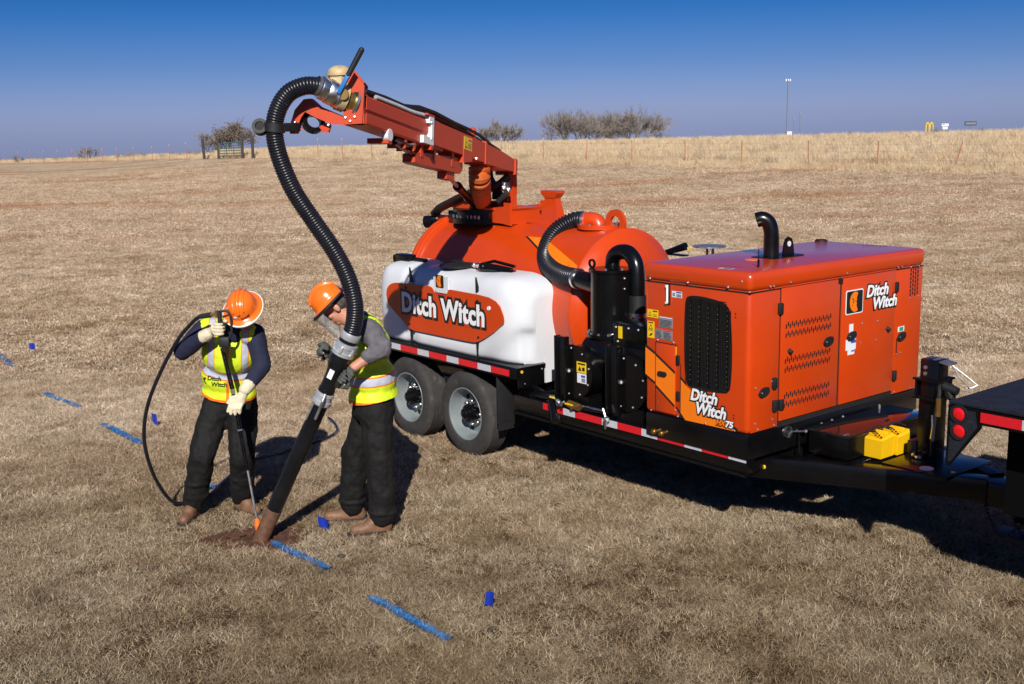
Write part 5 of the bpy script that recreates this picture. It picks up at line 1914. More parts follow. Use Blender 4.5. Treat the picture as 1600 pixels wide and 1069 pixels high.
    for k in range(3):
        o = V3((0.02 * k, -0.025 * k, 0.014 * k))
        b.tube([p + o for p in spline([(-1.50, 0.80, 1.985), (-1.38, 0.76, 2.03), (-1.25, 0.74, 2.07), (-1.05, 0.72, 2.13), (-0.85, 0.72, 2.19), (-0.66, 0.75, 2.235), (-0.52, 0.82, 2.28), (-0.47, 0.9, 2.36)], 0.03)], 0.026, 10)
    b.sph((-1.50, 0.79, 1.99), 0.045, 2, (1.4, 1, 0.9))
    b.tube(spline([(-0.66, 0.80, 2.46), (-0.60, 0.79, 2.35), (-0.52, 0.80, 2.25), (-0.50, 0.85, 2.16)], 0.03), 0.022, 8)
    b.tube(spline([(-0.45, 0.85, 2.30), (-0.42, 0.82, 2.22), (-0.50, 0.78, 2.14)], 0.03), 0.028, 8)
    for k in range(3):
        b.tube(spline([(-0.70 - 0.03 * k, 0.86 - 0.02 * k, 2.44), (-0.66, 0.83 - 0.02 * k, 2.34), (-0.60 + 0.03 * k, 0.82, 2.26), (-0.62 + 0.05 * k, 0.83, 2.16)], 0.03), 0.022, 8)
    b.build('hydraulic_hoses', M['black_matte'], TR)
    b = MB()
    for p in ((-0.44, 0.80, 2.30), (-0.43, 0.79, 2.27), (-0.46, 0.80, 2.33), (-0.40, 0.82, 2.25)):
        b.sph(p, 0.028, 1, (1, 1, 1.3))
    b.tube([(-0.88, 0.70, 2.165), (-0.80, 0.70, 2.175)], 0.03, 8)
    b.build('hose_fittings', M['chrome'], TR)
    # work lamp on the rear rim
    b = MB()
    b.cyl((-1.60, 0.74, 1.905), (-1.52, 0.78, 1.915), 0.062, 0.055, 20)
    b.tube([(-1.52, 0.80, 1.91), (-1.42, 0.82, 1.93)], 0.02, 8)
    wl2 = b.build('work_lamp', M['black'], TR)
    b = MB()
    lc = V3((-1.604, 0.738, 1.905))
    for a in (90, 210, 330):
        b.cyl(lc, lc + V3((-0.002, 0.055 * math.cos(R(a)) * 0.9, 0.055 * math.sin(R(a)))), 0.006, seg=6)
    b.build('lamp_guard', M['steel'], wl2)
    b = MB()
    b.box((-1.38, 0.80, 1.93), (0.16, 0.03, 0.10), 0.004)
    b.build('lamp_bracket', M['orange'], wl2)
    # ---- head of the boom: end plate, hooked arm, valve
    yz = lambda y: Matrix(((1, 0, 0, 0), (0, 0, 1, y), (0, 1, 0, 0), (0, 0, 0, 1)))       # world x-z polygon, thickness towards +y
    def wprism(b, poly, y, th, rz=0.0):
        b.prism(poly, th, TI @ yz(y))
    b = MB()
    ep = [(-1.065, 2.84), (-0.939, 2.846), (-0.915, 3.085), (-0.993, 3.186), (-1.028, 3.183), (-1.018, 3.081), (-1.01, 3.013), (-1.057, 2.921)]
    wprism(b, ep, 7.70, 0.022)
    wprism(b, ep, 7.52, 0.022)
    b.prism([(7.54, 2.845), (7.72, 2.845), (7.72, 3.07), (7.54, 3.07)], 0.018, TI @ Matrix(((0, 0, 1, -0.945), (1, 0, 0, 0), (0, 1, 0, 0), (0, 0, 0, 1))))
    hd = b.build('boom_head', M[O], TR, 20)
    b = MB()
    wprism(b, [(-0.985, 3.044), (-0.953, 3.044), (-0.957, 2.972), (-0.990, 2.972)], 7.5175, 0.003)
    b.build('head_slot', M['slot'], hd, 0)
    b = MB()
    for x, z in ((-1.045, 2.885), (-0.985, 2.888), (-1.015, 2.862)):
        b.sph(w2l((x, 7.517, z)), 0.011, 1)
    b.build('head_bolts', M['chrome'], hd)
    b = MB()
    arm = [(-1.049, 2.884), (-1.213, 2.954), (-1.27, 3.010), (-1.313, 3.006), (-1.374, 2.940), (-1.405, 2.857), (-1.414, 2.79), (-1.38, 2.787), (-1.355, 2.847), (-1.336, 2.889), (-1.308, 2.926), (-1.242, 2.889), (-1.141, 2.845), (-1.055, 2.838)]
    for y in (7.545, 7.665):
        wprism(b, arm, y, 0.014)
    wprism(b, [(-1.055, 2.886), (-1.213, 2.956), (-1.27, 3.010), (-1.276, 3.000), (-1.216, 2.944), (-1.058, 2.874)], 7.555, 0.12)
    wprism(b, [(-1.313, 3.004), (-1.374, 2.938), (-1.404, 2.857), (-1.396, 2.855), (-1.368, 2.932), (-1.310, 2.994)], 7.555, 0.12)
    b.build('hose_arm', M[O], hd, 20)
    b = MB()
    wprism(b, [(-1.36, 2.83), (-1.33, 2.81), (-1.17, 2.79), (-1.155, 2.83), (-1.16, 2.85), (-1.20, 2.855), (-1.24, 2.82), (-1.30, 2.825)], 7.60, 0.04)
    b.build('arm_brace', M[O], hd, 20)
    b = MB()
    b.lathe([(0.075, -0.02), (0.075, 0.02), (0.045, 0.02), (0.045, -0.02)], TI @ Matrix.Translation((-1.27, 7.62, 2.86)) @ Matrix.Rotation(R(65), 4, 'X') @ Matrix.Rotation(R(25), 4, 'Y'), 24, close=True)
    b.build('arm_pulley', M['black'], hd)
    b = MB()
    b.sph(w2l((-1.375, 7.54, 2.86)), 0.014, 2)
    b.sph(w2l((-1.16, 7.54, 2.84)), 0.012, 1)
    b.build('arm_bolts', M['chrome'], hd)
    # hose ring clamp with its side roller
    b = MB()
    hc = V3((-1.485, 7.42, 2.83))
    b.lathe([(0.068, -0.028), (0.068, 0.028), (0.056, 0.028), (0.056, -0.028)], TI @ Matrix.Translation(hc) @ Matrix.Rotation(R(8), 4, 'Y'), 28, close=True)
    b.lathe([(0.050, -0.026), (0.050, 0.026), (0.030, 0.026), (0.030, -0.026)], TI @ Matrix.Translation(hc + V3((-0.088, -0.01, 0.004))) @ Matrix.Rotation(R(70), 4, 'X'), 24, close=True)
    b.cyl(w2l(hc + V3((-0.088, -0.018, 0.004))), w2l(hc + V3((-0.088, 0.012, 0.004))), 0.034, seg=18)
    b.box(w2l(hc + V3((0.085, 0.06, 0.0))), (0.05, 0.16, 0.055), 0.006, Matrix.Rotation(-YAW - R(30), 3, 'Z'))
    b.build('hose_ring', M['black_matte'], hd)
    # shut-off valve: tan casting, lever
    A, B_ = V3((-1.17, 7.50, 3.055)), V3((-1.005, 7.58, 2.985))
    dv = (B_ - A).normalized()
    b = MB()
    q0 = w2l(A.lerp(B_, 0.62))
    b.cyl(w2l(A.lerp(B_, 0.50)), w2l(A.lerp(B_, 0.74)), 0.090, seg=24)
    b.cyl(w2l(A.lerp(B_, 0.60)), w2l(A.lerp(B_, 0.60) + V3((-0.005, 0.02, 0.150))), 0.076, seg=6)
    vc = b.build('valve_body', M['wood_tan'], hd, 25)
    b = MB()
    vt = A.lerp(B_, 0.60) + V3((-0.005, 0.02, 0.138))
    b.cyl(w2l(vt), w2l(vt + V3((0, 0, 0.014))), 0.088, seg=24)
    b.sph(w2l(vt + V3((0, 0, 0.012))), 0.080, 3, (1, 1, 0.68))
    b.build('valve_cap', M['wood_tan'], vc)
    b = MB()
    b.cyl(w2l(A.lerp(B_, 0.80)), w2l(B_ + dv * 0.05), 0.080, seg=24)
    b.cyl(w2l((-1.045, 7.45, 3.03)), w2l((-1.04, 7.56, 3.03)), 0.036, seg=16)
    b.build('valve_neck', M['brass'], vc)
    b = MB()
    b.lathe([(0.095, 0), (0.095, 0.02), (0.07, 0.02), (0.07, 0)], TI @ Matrix.Translation(B_) @ dv.to_track_quat('Z', 'Y').to_matrix().to_4x4(), 28, close=True)
    b.build('valve_flange', M['steel'], vc)
    h0, h1 = V3((-1.062, 7.44, 3.050)), V3((-0.912, 7.42, 3.298))
    dh = h1 - h0
    def bar(b, f0, f1, w_, th):
        a, c = w2l(h0 + dh * f0), w2l(h0 + dh * f1)
        b.box((a + c) / 2, (w_, th, (c - a).length), 0.004, (c - a).to_track_quat('Z', 'Y').to_matrix())
    b = MB()
    bar(b, -0.06, 0.40, 0.028, 0.028)
    hl = b.build('valve_lever', M['blue_handle'], vc)
    b = MB()
    b.cap(w2l(h0 + dh * 0.40), 0.018, w2l(h1), 0.019, 10)
    b.build('lever_grip', M['black_matte'], hl)
boom()

# ------------------------------------------------------------------ suction hose with its tube
SH = empty('suction_hose', (-1.769, 7.573, 0))
tag(SH, 'thick black corrugated suction hose hanging from the boom into the dug hole', 'suction hose')
def suction():
    o = V3(SH.location)
    L = lambda p: V3(p) - o
    pts = [(-1.155, 7.49, 3.06), (-1.21, 7.46, 3.083), (-1.29, 7.43, 3.083), (-1.385, 7.42, 3.04), (-1.455, 7.42, 2.945), (-1.487, 7.42, 2.82), (-1.468, 7.42, 2.66), (-1.39, 7.42, 2.44), (-1.265, 7.42, 2.23), (-1.145, 7.42, 2.04), (-1.065, 7.42, 1.87), (-1.026, 7.42, 1.70), (-1.034, 7.43, 1.57), (-1.062, 7.44, 1.475)]
    corrugated([L(p) for p in pts], 0.0580, 0.0525, 0.0175, 24).build('flexible_hose', M['hose'], SH, 40)
    b = MB()
    A, B_ = V3((-1.155, 7.49, 3.06)), V3((-1.005, 7.58, 2.985))
    dv = (B_ - A).normalized()
    m = Matrix.Translation(L(A)) @ dv.to_track_quat('Z', 'Y').to_matrix().to_4x4()
    b.lathe([(0.062, -0.05), (0.074, -0.045), (0.078, -0.01), (0.074, 0.0), (0.082, 0.012), (0.084, 0.05), (0.076, 0.06), (0.086, 0.07), (0.086, 0.095), (0.06, 0.098)], m, 32)
    b.build('steel_coupling', M['chrome'], SH)
    b = MB()
    b.lathe([(0.060, -0.075), (0.064, -0.075), (0.064, -0.055), (0.060, -0.055)], m, 28, close=True)
    b.cyl(m @ V3((0.062, 0.0, -0.065)), m @ V3((0.09, 0.0, -0.065)), 0.010, seg=8)
    b.build('hose_clamp', M['steel'], SH)
    # lower joint
    top, bot = V3((-1.062, 7.44, 1.478)), V3((-1.79, 7.585, -0.02))
    dt = (bot - top).normalized()
    LT = (bot - top).length
    mt = Matrix.Translation(L(top)) @ dt.to_track_quat('Z', 'Y').to_matrix().to_4x4()
    b = MB()
    b.lathe([(0.058, -0.02), (0.066, -0.02), (0.069, -0.01), (0.069, 0.02), (0.066, 0.03), (0.058, 0.03)], mt, 28)
    b.lathe([(0.060, 0.055), (0.076, 0.06), (0.078, 0.085), (0.073, 0.09), (0.073, 0.115), (0.078, 0.12), (0.078, 0.145), (0.060, 0.15)], mt, 28)
    for k in range(6):
        a = R(60 * k)
        b.box(mt @ V3((0.078 * math.cos(a), 0.078 * math.sin(a), 0.10)), (0.018, 0.018, 0.05), 0.003, mt.to_3x3() @ Matrix.Rotation(a, 3, 'Z'))
    b.build('tube_coupling', M['silver'], SH)
    b = MB()
    b.lathe([(0.06, -0.03), (0.062, 0.055), (0.066, 0.15), (0.068, 0.16), (0.068, 0.235), (0.060, 0.25), (0.052, 0.30), (0.052, 0.44), (0.052, 0.47)], mt, 28)
    b.cyl(mt @ V3((0, 0, 0.41)), mt @ V3((0, 0, 0.51)), 0.056, seg=24)
    b.build('reducer', M['tube'], SH)
    b = MB()
    b.lathe([(0.055, 0.435), (0.064, 0.44), (0.066, 0.455), (0.060, 0.46), (0.060, 0.49), (0.068, 0.495), (0.068, 0.52), (0.060, 0.53), (0.055, 0.53)], mt, 28)
    b.build('tube_coupling', M['silver'], SH)
    b = MB()
    b.tube([mt @ V3((0.066, -0.02, 0.43)), mt @ V3((0.095, -0.03, 0.47)), mt @ V3((0.085, -0.03, 0.61))], 0.010, 8)
    b.tube([mt @ V3((0.06, 0.03, 0.51)), mt @ V3((0.075, 0.03, 0.65))], 0.007, 8)
    b.build('cam_lever', M['steel'], SH)
    b = MB()
    b.lathe([(0.050, 0.50), (0.053, 0.50), (0.053, LT - 0.28), (0.050, LT - 0.28)], mt, 28)
    tb = b.build('suction_tube', M['tube'], SH)
    b = MB()
    b.lathe([(0.0535, LT - 0.30), (0.0545, LT - 0.29), (0.0545, LT), (0.045, LT)], mt, 28)
    b.build('muddy_end', M['mudtube'], tb)
    # pull handles on the reducer and a paper sticker
    b = MB()
    side = (mt.to_3x3() @ V3((0, 0, 1))).cross(V3((0, 1, 0))).normalized()
    b.box(mt @ V3((0, 0, 0.36)) + V3((0.075, -0.01, 0.02)), (0.07, 0.05, 0.12), 0.01, mt.to_3x3())
    b.build('grab_handle', M['black_matte'], SH)
    # sticker on the camera-facing side of the tube
    c = top + dt * 0.29
    n = V3((-0.35, -0.94, 0.0))
    n = (n - dt * n.dot(dt)).normalized()
    x = n.cross(-dt)
    ms = Matrix((x, -dt, n)).transposed().to_4x4()
    ms.translation = L(c + n * 0.0615)
    MB().prism([(-0.025, -0.03), (0.012, -0.03), (0.012, 0.035), (-0.025, 0.035)], 0.003, ms).build('sticker', M['white_label'], SH, 0)
suction()
# ------------------------------------------------------------------ people
TEX = {}
def clouds(sz, depth=2):
    k = (sz, depth)
    if k not in TEX:
        t = bpy.data.textures.new('wrinkle', 'CLOUDS')
        t.noise_scale = sz
        t.noise_depth = depth
        TEX[k] = t
    return TEX[k]

def blob_mesh(prims, voxel, smooth=5, disp=0.0, dsz=0.09, cut=None):
    """one continuous skin over tapered limbs and ellipsoids"""
    b = MB()
    for p in prims:
        if p[0] == 'c':
            b.cap(p[1], p[2], p[3], p[4], 14)
        elif p[0] == 'p':                       # chain of points and radii
            for (a, ra), (c, rc) in zip(p[1][:-1], p[1][1:]):
                b.cap(a, ra, c, rc, 12)
        else:
            b.sph(p[1], 1.0, 3, p[2], p[3] if len(p) > 3 else None)
    me = b.mesh('tmp', [], 0)
    o = bpy.data.objects.new('tmp', me)
    COL.objects.link(o)
    md = o.modifiers.new('r', 'REMESH')
    md.mode = 'VOXEL'
    md.voxel_size = voxel
    if smooth:
        md = o.modifiers.new('s', 'SMOOTH')
        md.factor = 0.5
        md.iterations = smooth
    if disp:
        for sz, st in ((dsz, disp), (dsz * 0.38, disp * 0.33)):
            md = o.modifiers.new('d', 'DISPLACE')
            md.texture = clouds(sz)
            md.strength = st
            md.mid_level = 0.5
            md.texture_coords = 'LOCAL'
    dg = bpy.context.evaluated_depsgraph_get()
    out = bpy.data.meshes.new_from_object(o.evaluated_get(dg))
    bpy.data.objects.remove(o)
    bpy.data.meshes.remove(me)
    if cut:
        bb = bmesh.new()
        bb.from_mesh(out)
        for co, no in cut:
            bmesh.ops.bisect_plane(bb, geom=bb.verts[:] + bb.edges[:] + bb.faces[:], plane_co=co, plane_no=no, clear_outer=True)
        bb.to_mesh(out)
        bb.free()
    out.polygons.foreach_set('use_smooth', [True] * len(out.polygons))
    return out

def garment(name, prims, m, root, voxel=0.012, smooth=5, disp=0.0, dsz=0.09, cut=None, tri=None):
    o = V3(root.location)
    me = blob_mesh(prims, voxel, smooth, disp, dsz, cut)
    me.name = name
    me.transform(Matrix.Translation(-o))
    me.materials.clear()
    me.materials.append(m)
    return link(name, me, root)

def vest_mat(name, zc, zb, xs, text=False, side=False):
    m, N, Lk, b = new_mat(name)
    at = N.new('ShaderNodeAttribute')
    at.attribute_name = 'tc'
    sp_ = N.new('ShaderNodeSeparateXYZ')
    Lk.new(at.outputs['Vector'], sp_.inputs[0])
    def mth(op, a, c=None, e=None):
        n = N.new('ShaderNodeMath')
        n.operation = op
        for i, v in enumerate((a, c, e)):
            if v is None:
                continue
            if isinstance(v, (int, float)):
                n.inputs[i].default_value = v
            else:
                Lk.new(v, n.inputs[i])
        return n.outputs[0]
    x, y, z = sp_.outputs
    ax = mth('ABSOLUTE', x)
    up = mth('GREATER_THAN', z, zc)
    band = mth('COMPARE', z, zc, 0.026)
    bando = mth('COMPARE', z, zc, 0.036)
    ver = mth('MULTIPLY', mth('COMPARE', ax, xs, 0.020), up)
    vero = mth('MULTIPLY', mth('COMPARE', ax, xs, 0.026), up)
    zip_ = mth('MULTIPLY', mth('COMPARE', x, 0.0, 0.010), mth('GREATER_THAN', y, 0.0))
    hem = mth('LESS_THAN', z, zb + 0.018)
    sil = mth('MAXIMUM', band, ver)
    ora = mth('MAXIMUM', mth('MAXIMUM', bando, vero), mth('MAXIMUM', zip_, hem))
    def mix(f, a, c):
        q_ = N.new('ShaderNodeMix')
        q_.data_type = 'RGBA'
        Lk.new(f, q_.inputs[0])
        for i, v in ((6, a), (7, c)):
            if isinstance(v, tuple):
                q_.inputs[i].default_value = (*v, 1)
            else:
                Lk.new(v, q_.inputs[i])
        return q_.outputs[2]
    nz = N.new('ShaderNodeTexNoise')
    nz.inputs['Scale'].default_value = 9
    nz.inputs['Detail'].default_value = 4
    yel = mix(nz.outputs[0], (0.52, 0.72, 0.008), (0.68, 0.80, 0.03))
    col = mix(sil, mix(ora, yel, (0.85, 0.17, 0.01)), (0.43, 0.46, 0.54))
    Lk.new(col, b.inputs['Base Color'])
    b.inputs['Roughness'].default_value = 0.6
    n3 = N.new('ShaderNodeTexNoise')
    n3.inputs['Scale'].default_value = 90
    bp = N.new('ShaderNodeBump')
    bp.inputs['Strength'].default_value = 0.25
    bp.inputs['Distance'].default_value = 0.004
    Lk.new(n3.outputs[0], bp.inputs['Height'])
    Lk.new(bp.outputs[0], b.inputs['Normal'])
    return m

def add_tc(o, root, origin, front, upv):
    """store the garment's own axes (side, front, up) for its stripes"""
    z = V3(upv).normalized()
    y = (V3(front) - z * V3(front).dot(z)).normalized()
    x = y.cross(z)
    og = V3(origin) - V3(root.location)
    at = o.data.attributes.new('tc', 'FLOAT_VECTOR', 'POINT')
    out = []
    for v in o.data.vertices:
        d = v.co - og
        out += [d.dot(x), d.dot(y), d.dot(z)]
    at.data.foreach_set('vector', out)

def drape(me, cloth, d):
    """lay flat print on the cloth surface along d"""
    from mathutils.bvhtree import BVHTree
    bb = bmesh.new()
    bb.from_mesh(cloth.data)
    t = BVHTree.FromBMesh(bb)
    bb.free()
    for v in me.vertices:
        h = t.ray_cast(v.co, d)[0]
        if h is not None:
            v.co = h - d * 0.004

def helmet(root, c, axis, fwd, trim=None, visor=False):
    z = V3(axis).normalized()
    y = (V3(fwd) - z * V3(fwd).dot(z)).normalized()
    x = y.cross(z)
    m = Matrix((x, y, z)).transposed().to_4x4()
    m.translation = V3(c) - V3(root.location)
    m = m @ Matrix.Scale(0.93, 4)
    sc = Matrix.Diagonal((1.0, 1.13, 1.0, 1.0))
    b = MB()
    b.lathe([(0.150, -0.010), (0.153, -0.003), (0.148, 0.002), (0.128, 0.008), (0.116, 0.016), (0.1135, 0.035), (0.110, 0.060), (0.100, 0.090), (0.082, 0.116), (0.055, 0.136), (0.025, 0.146), (0, 0.148)], m @ sc, 48)
    b.lathe([(0.150, -0.010), (0.125, -0.004), (0.112, 0.005), (0.108, 0.05), (0.09, 0.095), (0, 0.13)], m @ sc, 32)
    for xo, r, ln in ((0.0, 0.016, 1.0), (0.038, 0.010, 0.85), (-0.038, 0.010, 0.85)):
        pts = []
        for k in range(13):
            a = R(-62 + 124 * k / 12) * ln
            rad = 0.136 - 0.1 * xo * xo * 60 * 0.01
            pts.append(m @ V3((xo, 1.10 * 0.127 * math.sin(a), 0.012 + 0.131 * math.cos(a) - abs(xo) * 0.16)))
        b.tube(pts, [r * (0.5 + 0.5 * math.sin(math.pi * (0.08 + 0.84 * k / 12))) for k in range(13)], 10)
    h = b.build('hard_hat', M['hat'], root, 50)
    b = MB()
    b.lathe([(0.1505, -0.013), (0.1565, -0.009), (0.1565, 0.0), (0.150, 0.004), (0.147, -0.004)], m @ sc, 48, close=True)
    if trim:
        b.build('brim_trim', M['hat_white'], h)
        b = MB()
        b.tube([m @ V3((0.125, 0.03, 0.012)), m @ V3((0.108, 0.045, 0.060)), m @ V3((0.078, 0.060, 0.098))], 0.0035, 6)
        b.build('hat_strap', M['hat_white'], h)
        b = MB()
        for k, (xx, zz) in enumerate(((-0.012, 0.030), (-0.026, 0.031), (-0.040, 0.033), (-0.053, 0.036), (-0.064, 0.039))):
            b.box(m @ V3((xx, 0.1255 - 5.0 * xx * xx, zz)), (0.010, 0.010, 0.017), 0.001, m.to_3x3())
        b.build('hat_print', M['decal_black'], h)
        MB().sph(m @ V3((0.030, 0.120, 0.045)), 0.014, 2, (1.3, 0.35, 0.9), m.to_3x3()).build('hat_badge', M['white_label'], h)
    else:
        b.build('brim_trim', M['black_matte'], h)
    if visor:
        bb = bmesh.new()
        rows = []
        for i in range(9):
            f = i / 8
            row = []
            for k in range(17):
                a = R(-62 + 124 * k / 16)
                rr = 0.158 - 0.012 * f
                row.append(bb.verts.new(m @ V3((rr * math.sin(a), rr * 1.10 * math.cos(a), -0.012 - 0.215 * f * (1 - 0.25 * (abs(k - 8) / 8) ** 3)))))
            rows.append(row)
        for a, c_ in zip(rows[:-1], rows[1:]):
            for k in range(16):
                bb.faces.new((a[k], a[k + 1], c_[k + 1], c_[k]))
        q_ = MB()
        q_.b.free()
        q_.b = bb
        q_.build('face_shield', M['visor'], h)
        b = MB()
        b.tube([m @ V3((0.156 * math.sin(R(a)), 0.156 * 1.13 * math.cos(R(a)), -0.012)) for a in range(-95, 96, 10)], 0.006, 8)
        b.build('shield_rail', M['black_matte'], h)
    return m

def head_prims(c, fwd, up):
    """skull, jaw, nose, brow, ears as one surface"""
    z = V3(up).normalized()
    y = (V3(fwd) - z * V3(fwd).dot(z)).normalized()
    x = y.cross(z)
    m = Matrix((x, y, z)).transposed()
    c = V3(c)
    P = lambda a, b_, e: c + m @ V3((a, b_, e))
    pr = [('e', P(0, -0.008, 0.03), (0.078, 0.096, 0.092), m),
          ('e', P(0, 0.025, -0.045), (0.060, 0.066, 0.066), m),
          ('e', P(0, 0.050, -0.092), (0.034, 0.030, 0.026), m),
          ('c', P(0, 0.088, 0.010), 0.010, P(0, 0.108, -0.030), 0.015),
          ('c', P(-0.04, 0.072, 0.022), 0.016, P(0.04, 0.072, 0.022), 0.016),
          ('e', P(0.042, 0.058, -0.025), (0.024, 0.022, 0.024), m), ('e', P(-0.042, 0.058, -0.025), (0.024, 0.022, 0.024), m),
          ('c', P(-0.02, 0.084, -0.064), 0.010, P(0.02, 0.084, -0.064), 0.010),
          ('e', P(0.080, -0.012, -0.012), (0.011, 0.021, 0.033), m), ('e', P(-0.080, -0.012, -0.012), (0.011, 0.021, 0.033), m)]
    return pr, P, m

def grip_hand(root, name, c, axis, palm, wrist, m, size=1.0, thumb=1, curl=250, rb=0.036):
    """a closed glove: palm beside the held bar, four fingers wound round it, thumb from the side"""
    ax = V3(axis).normalized()
    n = (V3(palm) - ax * V3(palm).dot(ax)).normalized()
    t = ax.cross(n)
    c = V3(c)
    s = size
    pr = []
    pc = c + n * 0.040 * s
    rot = Matrix((ax, t, n)).transposed()
    pr.append(('e', pc, (0.045 * s, 0.038 * s, 0.019 * s), rot))
    pr.append(('c', pc, 0.026 * s, V3(wrist), 0.030 * s))
    for k, (off, ln) in enumerate(((-0.033, 0.85), (-0.011, 1.0), (0.011, 0.97), (0.033, 0.8))):
        pts = []
        for j in range(6):
            a = R(-40 + (curl * ln) * j / 5)
            rr = rb * s * (1 - 0.05 * j)
            # start at the knuckles (beyond the palm) and wind round the bar
            p = c + ax * off * s + (n * math.cos(a) - t * math.sin(a) * -1) * rr
            pts.append((p, (0.0125 - 0.0008 * j) * s))
        pr.append(('p', pts))
    tp = [(pc - t * 0.03 * s + ax * 0.03 * s * thumb, 0.015 * s), (c - t * 0.042 * s + ax * 0.045 * s * thumb, 0.014 * s), (c - t * 0.02 * s - n * 0.035 * s + ax * 0.048 * s * thumb, 0.012 * s)]
    pr.append(('p', tp))
    return garment(name, pr, m, root, 0.0045, 2, 0.003, 0.03)

def open_hand(root, name, wrist, palm, tips, thumb, m, s=1.0):
    """a relaxed glove lying along the rod: palm, four unequal bent fingers, thumb from the side"""
    w_, p = V3(wrist), V3(palm)
    pr = [('c', w_, 0.034 * s, p, 0.036 * s), ('e', p, (0.042 * s, 0.034 * s, 0.040 * s))]
    for base, mid, tip in tips:
        pr.append(('p', [(V3(base), 0.014 * s), (V3(mid), 0.0135 * s), (V3(tip), 0.011 * s)]))
    pr.append(('p', [(V3(q_), r) for q_, r in zip(thumb, (0.017 * s, 0.015 * s, 0.012 * s))]))
    return garment(name, pr, m, root, 0.0045, 2, 0.003, 0.03)

def boot(root, heel, toe, ank):
    h, t, a = V3(heel), V3(toe), V3(ank)
    d = (t - h).normalized()
    pr = [('c', h + V3((0, 0, 0.05)), 0.046, a, 0.056), ('c', h + V3((0, 0, 0.045)), 0.044, h.lerp(t, 0.55) + V3((0, 0, 0.045)), 0.046),
          ('c', h.lerp(t, 0.55) + V3((0, 0, 0.042)), 0.046, t - d * 0.04 + V3((0, 0, 0.040)), 0.040), ('c', a, 0.056, h.lerp(t, 0.45) + V3((0, 0, 0.07)), 0.042)]
    b_ = garment('boot', pr, M['leather'], root, 0.009, 4, 0.005, 0.05, cut=[((0, 0, 0.018), (0, 0, -1))])
    o = V3(root.location)
    sd = V3((-d.y, d.x, 0))
    out = []
    for f, w_ in ((-0.045, 0.030), (-0.02, 0.043), (0.08, 0.043), (0.17, 0.047), (0.235, 0.042), (0.268, 0.028), (0.278, 0.010)):
        out.append((f, w_))
    L = (t - h).length / 0.26
    poly = [(f * L, w_) for f, w_ in out] + [(f * L, -w_) for f, w_ in out[::-1]]
    mm = Matrix((d, sd, V3((0, 0, 1)))).transposed().to_4x4()
    mm.translation = V3((h.x, h.y, 0.0)) - o
    MB().prism(poly, 0.024, mm).build('sole', M['sole'], b_, 40)

